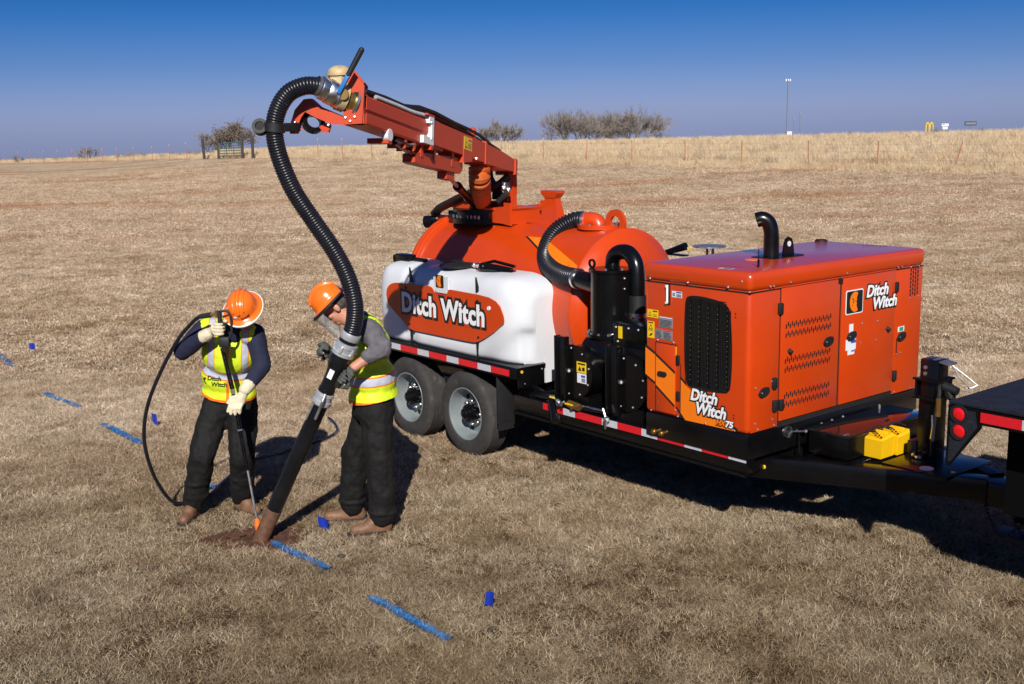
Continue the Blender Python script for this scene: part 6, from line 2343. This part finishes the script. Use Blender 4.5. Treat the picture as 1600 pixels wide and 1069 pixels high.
def worker_lance():
    root = empty('person', (-2.15, 8.16, 0))
    tag(root, 'worker in lime vest and navy sleeves bending over a black water lance', 'person', 'two workers in orange hard hats')
    P, C_ = V3((-2.08, 8.19, 0.90)), V3((-2.03, 8.08, 1.26))
    N_ = V3((-1.95, 7.99, 1.47))
    hc = V3((-1.868, 7.93, 1.565))
    hax, hf = (-0.10, -0.66, 0.74), (0.05, -0.74, -0.67)
    sR, eR, wR = V3((-2.19, 8.06, 1.43)), V3((-2.335, 7.97, 1.285)), V3((-2.12, 7.84, 1.425))
    sL, eL, wL = V3((-1.83, 8.02, 1.40)), V3((-1.775, 7.97, 1.17)), V3((-1.865, 7.82, 1.045))
    legs = [(V3((-2.17, 8.19, 0.86)), V3((-2.265, 8.02, 0.49)), V3((-2.375, 8.13, 0.11))), (V3((-1.99, 8.19, 0.86)), V3((-1.985, 8.08, 0.48)), V3((-2.055, 8.28, 0.11)))]
    hp, HP, hm = head_prims(hc, hf, hax)
    body = hp + [('c', N_ - V3((0, -0.03, 0.05)), 0.055, hc + V3((-0.01, 0.03, -0.05)), 0.056), ('c', C_ + V3((0, 0.03, 0)), 0.085, N_, 0.055), ('c', P, 0.09, C_ + V3((0, 0.03, 0)), 0.085),
                 ('p', [(sR, 0.05), (eR, 0.04), (wR, 0.03)]), ('p', [(sL, 0.05), (eL, 0.04), (wL, 0.03)]), ('c', C_ + V3((0, 0, 0.1)), 0.08, sR, 0.05), ('c', C_ + V3((0, 0, 0.1)), 0.08, sL, 0.05)]
    for h, k, a in legs:
        body.append(('p', [(h, 0.085), (k, 0.055), (a, 0.04)]))
    garment('body', body, M['skin'], root, 0.0075, 3)
    b = MB()
    for s in (-1, 1):
        b.sph(HP(0.032 * s, 0.082, 0.004) - V3(root.location), 0.010, 2)
    b.build('eye', M['eye'], root)
    garment('hair', [('e', HP(0, -0.03, 0.02), (0.082, 0.085, 0.09), hm)], M['hair'], root, 0.008, 2)
    # navy shirt
    garment('shirt', [('e', C_, (0.178, 0.125, 0.17)), ('e', P + V3((0.01, -0.03, 0.15)), (0.165, 0.125, 0.15)),
                      ('c', sR, 0.074, sL, 0.074), ('p', [(sR, 0.076), (eR, 0.064), (wR - (wR - eR) * 0.12, 0.05)]), ('p', [(sL, 0.076), (eL, 0.064), (wL - (wL - eL) * 0.10, 0.048)]),
                      ('c', N_ - V3((0.02, -0.03, 0.07)), 0.085, N_ + V3((0.01, -0.005, 0.005)), 0.068)], M['navy'], root, 0.010, 4, 0.012, 0.075)
    # trousers
    tr = [('e', P + V3((0, 0, 0.01)), (0.175, 0.13, 0.13)), ('e', P + V3((0, 0, -0.06)), (0.175, 0.13, 0.10))]
    for i, (h, k, a) in enumerate(legs):
        sh = h.lerp(k, 0.5)
        tr.append(('p', [(h, 0.112), (sh, 0.108), (k, 0.094), (k.lerp(a, 0.45) + V3((0, 0.01, 0)), 0.092), (k.lerp(a, 0.75), 0.088), (a + V3((0, 0, 0.01)), 0.083)]))
        tr.append(('e', k.lerp(a, 0.52), (0.10, 0.10, 0.03)))
        tr.append(('e', k.lerp(a, 0.80), (0.098, 0.098, 0.028)))
    garment('trousers', tr, M['trouser'], root, 0.010, 3, 0.040, 0.14, cut=[((0, 0, 1.0), (0, 0, 1))])
    # vest
    up = (C_ - P).normalized()
    fr = V3((0.12, -0.97, -0.2))
    cut = P + up * 0.03
    v = garment('vest', [('e', C_ + V3((0, 0, 0.0)), (0.198, 0.142, 0.185)), ('e', P + V3((0.01, -0.03, 0.16)), (0.195, 0.145, 0.16)), ('e', P + V3((0, 0, 0.02)), (0.205, 0.150, 0.15)),
                         ('c', sR + V3((0.03, 0, 0.0)), 0.088, N_ + V3((-0.07, 0.03, -0.03)), 0.07), ('c', sL + V3((-0.03, 0, 0.0)), 0.086, N_ + V3((0.06, 0.02, -0.04)), 0.07)],
                vest_mat('vest_cloth', 0.235, 0.03, 0.118), root, 0.010, 4, 0.016, 0.10, cut=[(cut, -up), (N_ + V3((0, 0, 0.035)), (0, -0.25, 1))])
    add_tc(v, root, P, fr, up)
    # print on the vest front
    pm = Matrix((V3((1, 0.12, 0)).normalized(), V3((0.0, -0.10, 1)).normalized(), V3((0.12, -1, -0.1)).normalized())).transposed().to_4x4()
    pm.translation = V3((-2.215, 7.80, 0.985)) - V3(root.location)
    tm = text_mesh('Ditch\n  Witch', 0.046, M['decal_black'], 0.0014, 0.0, 0.2, 1.0, pm @ Matrix.Translation((0.050, 0.052, 0)))
    drape(tm, v, pm.to_3x3() @ V3((0, 0, -1)))
    link('vest_print', tm, v)
    bq = MB()
    bq.prism([(0, 0), (0.036, 0), (0.02, 0.026), (0.036, 0.05), (0, 0.05), (0.014, 0.026)], 0.001, pm @ Matrix.Translation((0.008, 0.015, 0)))
    ve = bq.build('vest_emblem', M['decal_black'], v, 0)
    drape(ve.data, v, pm.to_3x3() @ V3((0, 0, -1)))
    # collar opening
    helmet(root, hc + V3(hax).normalized() * 0.040, hax, hf, trim=True)
    boot(root, (-2.385, 8.15, 0), (-2.415, 7.915, 0), (-2.378, 8.13, 0.11))
    boot(root, (-2.08, 8.285, 0), (-1.895, 8.135, 0), (-2.055, 8.275, 0.11))
    # gloves
    grip_hand(root, 'glove', (-2.015, 7.795, 1.475), (0.03, 0, 1), (-0.75, 0.25, 0.0), wR, M['glove_cream'], 1.05, thumb=1)
    g = []
    px = V3((-1.905, 7.785, 0.965))
    for k, (bx_, ln) in enumerate(((-0.035, 0.85), (-0.012, 1.0), (0.011, 0.97), (0.033, 0.8))):
        bs = V3((-1.915 + bx_ * 0.8, 7.765, 0.955 - 0.25 * bx_))
        md = bs + V3((-0.022 + bx_ * 0.25, -0.022, -0.035)) * ln
        tp = md + V3((-0.012 + bx_ * 0.2, 0.004, -0.042)) * ln
        g.append((bs, md, tp))
    open_hand(root, 'glove', wL, px, g, (V3((-1.93, 7.80, 1.0)), V3((-1.962, 7.775, 0.985)), V3((-1.985, 7.765, 0.955))), M['glove_cream'], 1.0)
    for wv, ev in ((wR, eR), (wL, eL)):
        dd = (wv - ev).normalized()
        garment('glove_cuff', [('c', wv - dd * 0.035, 0.050, wv + dd * 0.015, 0.044)], M['glove_cream'], root, 0.006, 2, 0.004, 0.03)
worker_lance()

def worker_tube():
    root = empty('person', (-1.0, 7.82, 0))
    tag(root, 'worker in grey sweater and clear face shield steering the suction tube', 'person', 'two workers in orange hard hats')
    P, C_ = V3((-0.975, 7.82, 0.93)), V3((-0.995, 7.80, 1.32))
    N_ = V3((-1.09, 7.80, 1.52))
    hax, hf = (-0.69, -0.05, 0.72), (-0.72, -0.10, -0.69)
    hc = V3((-1.215, 7.79, 1.615))
    sN, eN, wN = V3((-0.965, 7.63, 1.475)), V3((-0.865, 7.49, 1.375)), V3((-1.055, 7.45, 1.255))
    sF, eF, wF = V3((-1.04, 7.97, 1.47)), V3((-1.10, 7.93, 1.22)), V3((-1.235, 7.70, 1.295))
    legs = [(V3((-1.01, 7.91, 0.88)), V3((-1.145, 7.93, 0.48)), V3((-1.185, 8.0, 0.11))), (V3((-0.955, 7.73, 0.88)), V3((-0.935, 7.70, 0.49)), V3((-0.935, 7.72, 0.11)))]
    hp, HP, hm = head_prims(hc, hf, hax)
    body = hp + [('c', N_ + V3((0.02, 0, -0.03)), 0.062, hc + V3((0.02, 0, -0.03)), 0.060), ('c', C_, 0.12, N_, 0.065), ('c', P, 0.12, C_, 0.12),
                 ('p', [(sN, 0.05), (eN, 0.043), (wN, 0.033)]), ('p', [(sF, 0.05), (eF, 0.04), (wF, 0.032)]), ('c', C_ + V3((0, 0, 0.1)), 0.08, sN, 0.05), ('c', C_ + V3((0, 0, 0.1)), 0.08, sF, 0.05)]
    for h, k, a in legs:
        body.append(('p', [(h, 0.085), (k, 0.055), (a, 0.04)]))
    garment('body', body, M['skin'], root, 0.0065, 2)
    b = MB()
    for s in (-1, 1):
        b.sph(HP(0.032 * s, 0.082, 0.006) - V3(root.location), 0.011, 2)
    b.build('eye', M['eye'], root)
    garment('hair', [('e', HP(0, -0.034, 0.008), (0.082, 0.078, 0.072), hm)], M['hair'], root, 0.006, 2, 0.008, 0.03)
    garment('sweater', [('e', C_, (0.135, 0.175, 0.17)), ('e', P + V3((0.0, 0, 0.17)), (0.135, 0.165, 0.16)), ('c', sN, 0.080, sF, 0.080),
                        ('p', [(sN, 0.084), (eN, 0.072), (eN.lerp(wN, 0.48), 0.054)]), ('p', [(sF, 0.082), (eF, 0.070), (wF + (eF - wF) * 0.15, 0.05)]),
                        ('c', N_ + V3((0.04, 0, -0.06)), 0.09, N_ + V3((0.005, 0, 0.0)), 0.072)], M['grey_cloth'], root, 0.009, 3, 0.026, 0.085)
    tr = [('e', P + V3((0, 0, 0.02)), (0.145, 0.18, 0.13)), ('e', P + V3((0, 0, -0.05)), (0.15, 0.18, 0.11))]
    for h, k, a in legs:
        tr.append(('p', [(h, 0.115), (h.lerp(k, 0.5), 0.112), (k, 0.100), (k.lerp(a, 0.5), 0.096), (a + V3((0, 0, 0.02)), 0.092)]))
        tr.append(('e', k.lerp(a, 0.85), (0.105, 0.105, 0.028)))
    garment('trousers', tr, M['trouser'], root, 0.010, 3, 0.040, 0.14, cut=[((0, 0, 1.02), (0, 0, 1))])
    up = (C_ - P).normalized()
    cut = P + V3((0, 0, 0.03))
    v = garment('vest', [('e', C_, (0.155, 0.195, 0.185)), ('e', P + V3((0, 0, 0.17)), (0.165, 0.195, 0.17)), ('e', P + V3((0, 0, 0.03)), (0.178, 0.20, 0.15)),
                         ('c', sN + V3((0, 0.05, 0.0)), 0.088, N_ + V3((0.05, -0.05, -0.03)), 0.07), ('c', sF + V3((0, -0.05, 0.0)), 0.088, N_ + V3((0.05, 0.05, -0.03)), 0.07)],
                vest_mat('vest_cloth_side', 0.185, 0.03, 9.0), root, 0.010, 4, 0.016, 0.10, cut=[(cut, (0.15, 0, -1)), (N_ + V3((0, 0, 0.02)), (-0.5, 0, 1))])
    add_tc(v, root, P, V3((-0.97, -0.2, 0)), up)
    # collar
    garment('collar', [('c', N_ + V3((0.02, 0, -0.03)), 0.076, N_ + V3((-0.015, 0, 0.015)), 0.070)], M['grey_label'], root, 0.007, 2, 0.006, 0.04)
    helmet(root, hc + V3(hax).normalized() * 0.045, hax, hf, visor=True)
    boot(root, (-1.13, 8.0, 0), (-1.40, 7.98, 0), (-1.175, 8.0, 0.11))
    boot(root, (-0.915, 7.735, 0), (-1.165, 7.665, 0), (-0.94, 7.725, 0.11))
    grip_hand(root, 'glove', (-1.105, 7.40, 1.195), (0.55, -0.1, 0.8), (0.35, 0.25, 0.45), wN, M['glove_grey'], 1.05, thumb=-1)
    grip_hand(root, 'glove', (-1.285, 7.62, 1.33), (0.35, -0.75, 0.25), (0.1, 0.35, 0.6), wF, M['glove_grey'], 1.15, thumb=-1, rb=0.025)
worker_tube()

# ------------------------------------------------------------------ water lance and its hose
def lance():
    t = empty('water_lance', (-1.80, 7.68, 0.0))
    tag(t, 'black water lance with spring wrapped rod and orange nozzle', 'water lance')
    o = V3(t.location)
    top, grip, mid, bot = V3((-2.012, 7.795, 1.60)), V3((-2.005, 7.795, 1.40)), V3((-1.955, 7.795, 1.05)), V3((-1.812, 7.69, 0.10))
    L = lambda p: V3(p) - o
    b = MB()
    b.tube([L(top), L(grip)], 0.016, 10)
    b.tube([L(p) for p in spline([(-2.03, 7.795, 1.585), (-1.96, 7.795, 1.60), (-1.935, 7.795, 1.56), (-1.935, 7.795, 1.45), (-1.96, 7.795, 1.40)], 0.02)], 0.009, 8)
    b.box(L(grip + V3((0.015, 0, -0.02))), (0.075, 0.035, 0.075), 0.012)
    b.cyl(L(grip), L(grip.lerp(mid, 0.25)), 0.014, seg=10)
    b.build('trigger_handle', M['black_matte'], t)
    b = MB()
    pts = spline([L(grip + V3((0.0, 0, -0.06))), L(mid)], 0.006)
    b.tube(pts, [0.019 if i % 2 else 0.0145 for i in range(len(pts))], 10)
    pts = spline([L(mid.lerp(bot, 0.04)), L(mid.lerp(bot, 0.60))], 0.006)
    b.tube(pts, [0.0175 if i % 2 else 0.013 for i in range(len(pts))], 10)
    b.build('spring_sleeve', M['black'], t)
    b = MB()
    b.cyl(L(mid.lerp(bot, -0.01)), L(mid.lerp(bot, 0.05)), 0.014, seg=8)
    b.cyl(L(mid.lerp(bot, 0.59)), L(mid.lerp(bot, 0.985)), 0.0085, seg=10)
    b.cyl(L(mid.lerp(bot, 0.30)), L(mid.lerp(bot, 0.31)), 0.019, seg=8)
    b.build('rod', M['steel'], t)
    b = MB()
    d = (bot - mid).normalized()
    b.cyl(L(bot - d * 0.035), L(bot + d * 0.015), 0.016, 0.024, 12)
    b.cyl(L(bot + d * 0.015), L(bot + d * 0.075), 0.026, 0.022, 12)
    b.cyl(L(bot + d * 0.075), L(bot + d * 0.085), 0.022, 0.012, 12)
    b.build('nozzle', M['hat'], t)
    b = MB()
    b.cyl(L((-2.03, 7.795, 1.575)), L((-2.08, 7.80, 1.572)), 0.013, seg=10)
    b.cyl(L((-2.03, 7.795, 1.555)), L((-2.03, 7.795, 1.60)), 0.011, seg=8)
    b.build('swivel', M['brass'], t)
    h = empty('water_hose', (-2.5, 8.4, 0))
    tag(h, 'thin black water hose looping from the lance down to the turf behind the boots', 'hose')
    o = V3(h.location)
    pts = [(-2.07, 7.80, 1.572), (-2.16, 7.82, 1.555), (-2.25, 7.86, 1.48), (-2.335, 7.88, 1.385), (-2.48, 7.92, 1.16), (-2.605, 7.95, 0.90), (-2.665, 8.0, 0.64), (-2.655, 8.1, 0.36), (-2.60, 8.24, 0.12), (-2.54, 8.36, 0.035), (-2.46, 8.46, 0.03), (-2.38, 8.58, 0.03), (-2.36, 8.85, 0.03), (-2.32, 9.2, 0.03), (-2.22, 9.55, 0.03), (-2.02, 9.78, 0.03), (-1.86, 9.98, 0.03), (-1.72, 10.18, 0.03), (-1.66, 10.42, 0.03), (-1.72, 10.7, 0.035), (-1.82, 10.95, 0.03)]
    b = MB()
    b.tube([V3(p) - o for p in spline(pts, 0.03)], 0.0135, 10)
    b.build('hose_line', M['hose'], h)
    b = MB()
    b.cyl(V3((-2.07, 7.80, 1.572)) - o, V3((-2.15, 7.818, 1.559)) - o, 0.019, 0.017, 10)
    b.build('hose_end', M['black_matte'], h)
lance()
# ------------------------------------------------------------------ fence
POSTS = [(-61.85, 143.05), (-58.47, 138.4), (-55.17, 133.91), (-51.87, 129.54), (-48.64, 125.27), (-45.35, 120.92), (-42.41, 117.03), (-39.65, 113.38), (-37.06, 109.95), (-34.31, 106.31), (-31.45, 102.53), (-28.96, 99.24), (-26.63, 96.16),
         (-13.46, 82.04), (-11.42, 79.91), (-9.11, 77.52), (-6.94, 75.27), (-4.83, 73.08), (-2.69, 70.86), (-0.41, 68.5), (1.98, 66.02), (4.28, 63.72), (6.54, 61.46), (8.99, 59.01), (11.39, 56.61), (13.98, 54.02), (16.43, 51.57), (18.89, 49.11), (21.4, 46.7)]
def fence():
    f = empty('wire_fence', (0, 68, tz(0, 68)))
    tag(f, 'long barbed wire fence on thin rust red posts crossing below the grassy bank', 'fence')
    o = V3(f.location)
    b = MB()
    b.box2((-0.022, -0.016, -0.1), (0.022, 0.016, 1.28))
    b.box2((-0.005, -0.035, -0.1), (0.005, 0.0, 1.28))
    red = b.mesh('post', M['post_red'], 0)
    tip = MB().box2((-0.020, -0.030, 1.27), (0.020, 0.015, 1.38)).mesh('post_tip', M['post_white'], 0)
    tops = []
    for i, (x, y) in enumerate(POSTS):
        z = tz(x, y)
        p = link('post', red, f, V3((x, y, z)) - o)
        tilt = (rnd.uniform(-0.03, 0.03), rnd.uniform(-0.04, 0.04), 0)
        if i == 27:
            tilt = (0, 0.26, 0)
            p['label'] = 'bent leaning post'
        p.rotation_euler = tilt
        link('post_tip', tip, p)
        tops.append((V3((x, y, z)), tilt))
    for h, part in ((h, p) for h in (0.45, 0.80, 1.12) for p in (tops[:13], tops[13:])):
        b = MB()
        for (a, ta), (c, tc) in zip(part[:-1], part[1:]):
            pa = a + V3((math.sin(ta[1]) * h, 0, h)) - o
            pc = c + V3((math.sin(tc[1]) * h, 0, h)) - o
            if (pc - pa).length > 14:
                continue
            mid = (pa + pc) / 2 - V3((0, 0, 0.03))
            b.tube([pa, mid, pc], 0.004, 4)
        b.build('wire', M['wire'], f)
fence()

def gate():
    lab = ['tilted dark wooden post standing apart, outside the green gate', 'upright dark wooden post at the gate end near the tilted post', 'dark wooden post at the gate end near the brown leaved tree', 'slim dark wooden post directly in front of the brown leaved tree']
    P = [(316, -24.6, 93.9, 0.05), (338, -23.0, 92.2, 0.0), (377, -20.6, 90.0, 0.0), (392, -19.6, 89.0, -0.02)]
    for (px, x, y, tl), lb in zip(P, lab):
        b = MB()
        b.cyl((0, 0, -0.2), (0, 0, 1.62), 0.115, 0.10, 10)
        p = b.build('gate_post', M['post_wood'])
        p.location = (x, y, tz(x, y))
        p.rotation_euler = (0, tl * -1, 0)
        tag(p, lb, 'wooden post', 'dark wooden posts at the gate')
    g = empty('field_gate', (-21.8, 91.1, tz(-21.8, 91.1)))
    tag(g, 'green tubular field gate between two dark posts in front of the brown leaved tree', 'gate')
    o = V3(g.location)
    a, c = V3((-22.9, 92.1, tz(-22.9, 92.1))) - o, V3((-20.7, 90.1, tz(-20.7, 90.1))) - o
    for i in range(6):
        h = 0.22 + 0.20 * i
        MB().tube([a + V3((0, 0, h)), c + V3((0, 0, h))], 0.035, 6).build('rail', M['gate_green'], g)
    for f_ in (0.0, 0.33, 0.66, 1.0):
        p = a.lerp(c, f_)
        MB().tube([p + V3((0, 0, 0.18)), p + V3((0, 0, 1.26))], 0.04, 6).build('stile', M['gate_green'], g)
    b = MB()
    for k in range(10):
        p = a.lerp(c, k / 9)
        b.tube([p + V3((0, 0.02, 0.2)), p + V3((0, 0.02, 1.2))], 0.008, 4)
    b.build('mesh_wire', M['gate_green'], g)
gate()

# ------------------------------------------------------------------ bare trees and shrubs on the bank
def bare_tree(name, x, y, width, height, stems, seed, label, group, leaves=None, zoff=0.0, twig=0.028, cat='tree'):
    q_ = random.Random(seed)
    t = empty(name, (x, y, tz(x, y) + zoff))
    height *= 0.80
    tag(t, label, cat, group)
    tb, cb = MB(), MB()
    ends = []
    def grow(b, p, d, ln, r, depth, maxd):
        n = 3
        pts, rs = [p], [r]
        for i in range(n):
            d = (d + V3((q_.gauss(0, 0.16), q_.gauss(0, 0.16), q_.gauss(0.05, 0.10)))).normalized()
            p = p + d * ln / n
            pts.append(p)
            rs.append(r * (1 - 0.5 * (i + 1) / n))
        b.tube(pts, rs, 5 if depth == 0 else 3, cap=False)
        if depth >= 2:
            ends.append(p)
        if depth >= maxd:
            return
        k = q_.choice((3, 4, 4)) if depth < 2 else q_.choice((4, 4, 5))
        for i in range(k):
            a = q_.random() * 6.283
            e = q_.uniform(0.35, 0.95)
            s = d.orthogonal().normalized()
            s2 = d.cross(s)
            nd = (d + (s * math.cos(a) + s2 * math.sin(a)) * e).normalized()
            nd.z = nd.z * 0.8 + 0.16
            st = pts[-1] if i < 2 else pts[-2]
            grow(cb, st, nd.normalized(), ln * q_.uniform(0.62, 0.85), max(twig * 0.5, r * 0.48), depth + 1, maxd)
    for i in range(stems):
        a = 6.283 * i / stems + q_.random()
        sp_ = q_.uniform(0.15, 1.0)
        d = V3((math.cos(a) * sp_ * width / height * 0.62, math.sin(a) * sp_ * 0.4, 1.0)).normalized()
        grow(tb, V3((math.cos(a) * width * 0.07, math.sin(a) * width * 0.05, -0.2)), d, height * q_.uniform(0.30, 0.42), 0.04 + height * 0.011, 0, 4 if height > 2 else 3)
    tb.build('trunk', M['bark'], t)
    cb.build('crown', M['twig'], t)
    if leaves:
        bb = bmesh.new()
        for p in ends:
            for k in range(leaves):
                if q_.random() < 0.55:
                    continue
                c = p + V3((q_.gauss(0, 0.16), q_.gauss(0, 0.16), q_.gauss(0, 0.14)))
                n = V3((q_.gauss(0, 1), q_.gauss(0, 1), q_.gauss(0, 1))).normalized()
                s = n.orthogonal().normalized() * q_.uniform(0.05, 0.10)
                s2 = n.cross(s)
                bb.faces.new([bb.verts.new(c + s), bb.verts.new(c + s2 * 0.6), bb.verts.new(c - s), bb.verts.new(c - s2 * 0.6)])
        mb = MB()
        mb.b.free()
        mb.b = bb
        mb.build('leaves', M['leaf_brown'], t, 0)
    return t
TG = 'bare trees and shrubs along the bank'
bare_tree('bare_tree', 5.6, 104, 6.4, 4.2, 12, 1, 'wide bare grey tree at the end of the clump nearest the boom', TG)
bare_tree('bare_tree', 8.4, 107, 4.8, 4.3, 10, 2, 'bare grey tree in the middle of the clump on the bank', TG)
bare_tree('bare_tree', 11.4, 104, 7.0, 4.5, 13, 3, 'tallest bare grey tree of the clump on the bank', TG)
bare_tree('bare_shrub', 14.3, 105, 2.6, 1.9, 6, 4, 'low bare shrub tucked against the tallest tree of the clump', TG, cat='shrub')
bare_tree('bare_shrub', 16.0, 108, 2.6, 1.5, 5, 5, 'small sparse shrub trailing off beyond the tree clump', TG, cat='shrub')
bare_tree('bare_tree', -0.7, 98, 3.7, 2.9, 10, 6, 'round bare tree standing alone behind the boom', TG)
bare_tree('bare_shrub', -3.0, 99, 2.0, 1.5, 5, 16, 'small twiggy shrub at the foot of the lone round tree', TG, cat='shrub')
bare_tree('brown_leaved_tree', -27.6, 116, 4.4, 3.9, 7, 7, 'tree with withered brown leaves behind the green gate', TG, leaves=3)
bare_tree('bare_tree', -29.9, 117, 3.4, 2.9, 6, 17, 'greyish bare tree beside the brown leaved tree', TG)
bare_tree('bare_shrub', -48.5, 134, 4.6, 1.9, 10, 8, 'dark dome shaped shrub on the skyline among the fence posts', TG, zoff=0.35, cat='shrub')
bare_tree('bare_shrub', -59.5, 141, 3.2, 1.0, 6, 9, 'smallest low shrub at the far end of the fence skyline', TG, zoff=0.35, cat='shrub')
bare_tree('bare_shrub', 26.9, 92, 2.3, 1.5, 6, 10, 'low twiggy shrub on the ridge between mast and yellow sign', TG, cat='shrub')
bare_tree('bare_shrub', 23.9, 90, 1.8, 1.1, 5, 11, 'tiny shrub right beside the radio mast hut', TG, cat='shrub')
bare_tree('bare_shrub', 36.2, 98, 1.8, 1.9, 5, 12, 'spindly shrub between the white sign and the dark billboard', TG, cat='shrub')
bare_tree('bare_shrub', 40.2, 98, 2.6, 1.9, 5, 13, 'spindly shrub beyond the dark billboard', TG, cat='shrub')
bare_tree('bare_shrub', 35.0, 108, 1.4, 1.2, 4, 14, 'tiny shrub below the yellow arch sign', TG, cat='shrub')

# ------------------------------------------------------------------ far mast and roadside signs
def far_things():
    x, y = 47.9, 200.0
    z0 = tz(x, y)
    t = empty('radio_mast', (x, y, z0))
    tag(t, 'tall thin lattice radio mast rising behind the ridge', 'mast')
    H_ = 10.0 - z0
    b = MB()
    for k in range(3):
        a = R(120 * k)
        b.cyl((0.10 * math.cos(a), 0.10 * math.sin(a), 0), (0.10 * math.cos(a), 0.10 * math.sin(a), H_), 0.03, seg=6)
    n = 22
    for i in range(n):
        for k in range(3):
            a, c = R(120 * k), R(120 * (k + 1))
            b.cyl((0.10 * math.cos(a), 0.10 * math.sin(a), H_ * i / n), (0.10 * math.cos(c), 0.10 * math.sin(c), H_ * (i + 1) / n), 0.015, seg=4)
    b.build('lattice', M['mast'], t)
    b = MB()
    for dx in (-0.35, 0.0, 0.35):
        b.box((dx, 0, H_ - 0.05), (0.16, 0.16, 0.36))
    b.build('antenna', M['sign_white'], t)
    b = MB()
    b.box2((-0.1, -0.6, 0), (0.7, 0.8, 1.2 - z0))
    b.box2((-0.15, -0.7, 1.2 - z0), (0.75, 0.9, 1.32 - z0))
    b.build('equipment_hut', M['sign_white'], t, 0)
    b = MB()
    b.cyl((2.2, 0, 0), (2.2, 0, H_ * 0.52), 0.05, seg=6)
    b.cyl((1.2, 0.3, 0), (1.2, 0.3, H_ * 0.45), 0.04, seg=6)
    b.box((2.25, 0, H_ * 0.53), (0.3, 0.2, 0.3))
    b.box((1.2, 0.3, H_ * 0.46), (0.3, 0.2, 0.3))
    b.build('aerial_pole', M['mast'], t)
    # yellow arches
    x, y = 90.5, 250.0
    z0 = tz(x, y)
    t = empty('arch_sign', (x, y, z0))
    tag(t, 'tiny yellow double arch sign on the skyline', 'sign')
    b = MB()
    zb, zt = 0.2 - z0, 2.25 - z0
    for s in (-1, 1):
        pts = []
        for k in range(15):
            a = math.pi * k / 14
            pts.append(V3((s * 0.42 - 0.36 * math.cos(a), 0, zb + (zt - zb) * math.sin(a) ** 0.55)))
        b.tube(pts, 0.15, 6, up=(0, 1, 0))
    b.build('arch', M['sign_yellow'], t)
    MB().cyl((0, 0, 0), (0, 0, zb + 0.3), 0.14, seg=8).build('pole', M['mast'], t)
    # white sign
    x, y = 93.8, 250.0
    z0 = tz(x, y)
    t = empty('roadside_sign', (x, y, z0))
    tag(t, 'small white stacked sign beside the yellow arches', 'sign')
    MB().box((0, 0, 1.72 - z0), (1.5, 0.3, 0.55)).build('upper_panel', M['sign_white'], t, 0)
    MB().box((0, 0, 1.05 - z0), (1.1, 0.3, 0.5)).build('lower_panel', M['sign_white'], t, 0)
    b = MB()
    b.box((-0.35, -0.16, 1.78 - z0), (0.45, 0.02, 0.18))
    b.box((0.4, -0.16, 1.72 - z0), (0.4, 0.02, 0.12))
    b.build('panel_print', M['sign_dark'], t, 0)
    b = MB()
    b.cyl((-0.3, 0, 0), (-0.3, 0, 1.2 - z0), 0.1, seg=6)
    b.cyl((0.3, 0, 0), (0.3, 0, 1.2 - z0), 0.1, seg=6)
    b.build('pole', M['mast'], t)
    x, y = 99.3, 250.0
    z0 = tz(x, y)
    t = empty('billboard', (x, y, z0))
    tag(t, 'dark blue grey billboard panel on the skyline', 'billboard')
    MB().box((0, 0, 1.95 - z0), (2.5, 0.25, 0.95)).build('panel', M['sign_dark'], t, 0)
    MB().box((0, -0.14, 1.95 - z0), (2.2, 0.02, 0.35)).build('panel_print', M['mast'], t, 0)
    b = MB()
    b.cyl((-0.1, 0, 0), (-0.1, 0, 1.6 - z0), 0.10, seg=6)
    b.build('pole', M['mast'], t)
far_things()

# ------------------------------------------------------------------ keep the tree of parts at thing > part > sub-part
def flatten():
    for o in list(S.objects):
        chain = [o]
        while chain[-1].parent:
            chain.append(chain[-1].parent)
        if len(chain) > 3:
            m = o.matrix_basis.copy()
            for p in chain[1:-2]:
                m = p.matrix_basis @ m
            o.parent = chain[-2]
            o.matrix_basis = m
def split_pieces(names):
    """pieces that stand apart become objects of their own"""
    for o in [x for x in S.objects if x.type == 'MESH' and x.name.split('.')[0] in names]:
        b = bmesh.new()
        b.from_mesh(o.data)
        seen, isl = set(), []
        for v in b.verts:
            if v in seen:
                continue
            st, cur = [v], []
            seen.add(v)
            while st:
                a = st.pop()
                cur.append(a)
                for e in a.link_edges:
                    w_ = e.other_vert(a)
                    if w_ not in seen:
                        seen.add(w_)
                        st.append(w_)
            isl.append(cur)
        boxes = [(np.min([v.co for v in c], 0) - 0.012, np.max([v.co for v in c], 0) + 0.012) for c in isl]
        lab = list(range(len(isl)))
        for i in range(len(isl)):
            for j in range(i):
                if np.all(boxes[i][0] < boxes[j][1]) and np.all(boxes[j][0] < boxes[i][1]):
                    p, q_ = lab[i], lab[j]
                    lab = [q_ if z == p else z for z in lab]
        groups = sorted(set(lab))
        if len(groups) > 1:
            idx = {v.index: lab[i] for i, c in enumerate(isl) for v in c}
            for gi, gl in enumerate(groups):
                bb = bmesh.new()
                bb.from_mesh(o.data)
                bmesh.ops.delete(bb, geom=[v for v in bb.verts if idx[v.index] != gl], context='VERTS')
                me = bpy.data.meshes.new(o.name.split('.')[0])
                bb.to_mesh(me)
                bb.free()
                for m in o.data.materials:
                    me.materials.append(m)
                if gi == 0:
                    first = me
                else:
                    n = link(o.name.split('.')[0], me, o.parent)
                    n.matrix_basis = o.matrix_basis.copy()
            o.data = first
        b.free()
split_pieces({'shell_slot', 'hose_clamp', 'valve_lever', 'yellow_lever', 'door_stop', 'weld_bead', 'pad_bracket', 'eye', 'brass_valve', 'drain_fitting', 'antenna', 'lug_hole', 'emblem_craters', 'pin_hole'})
flatten()
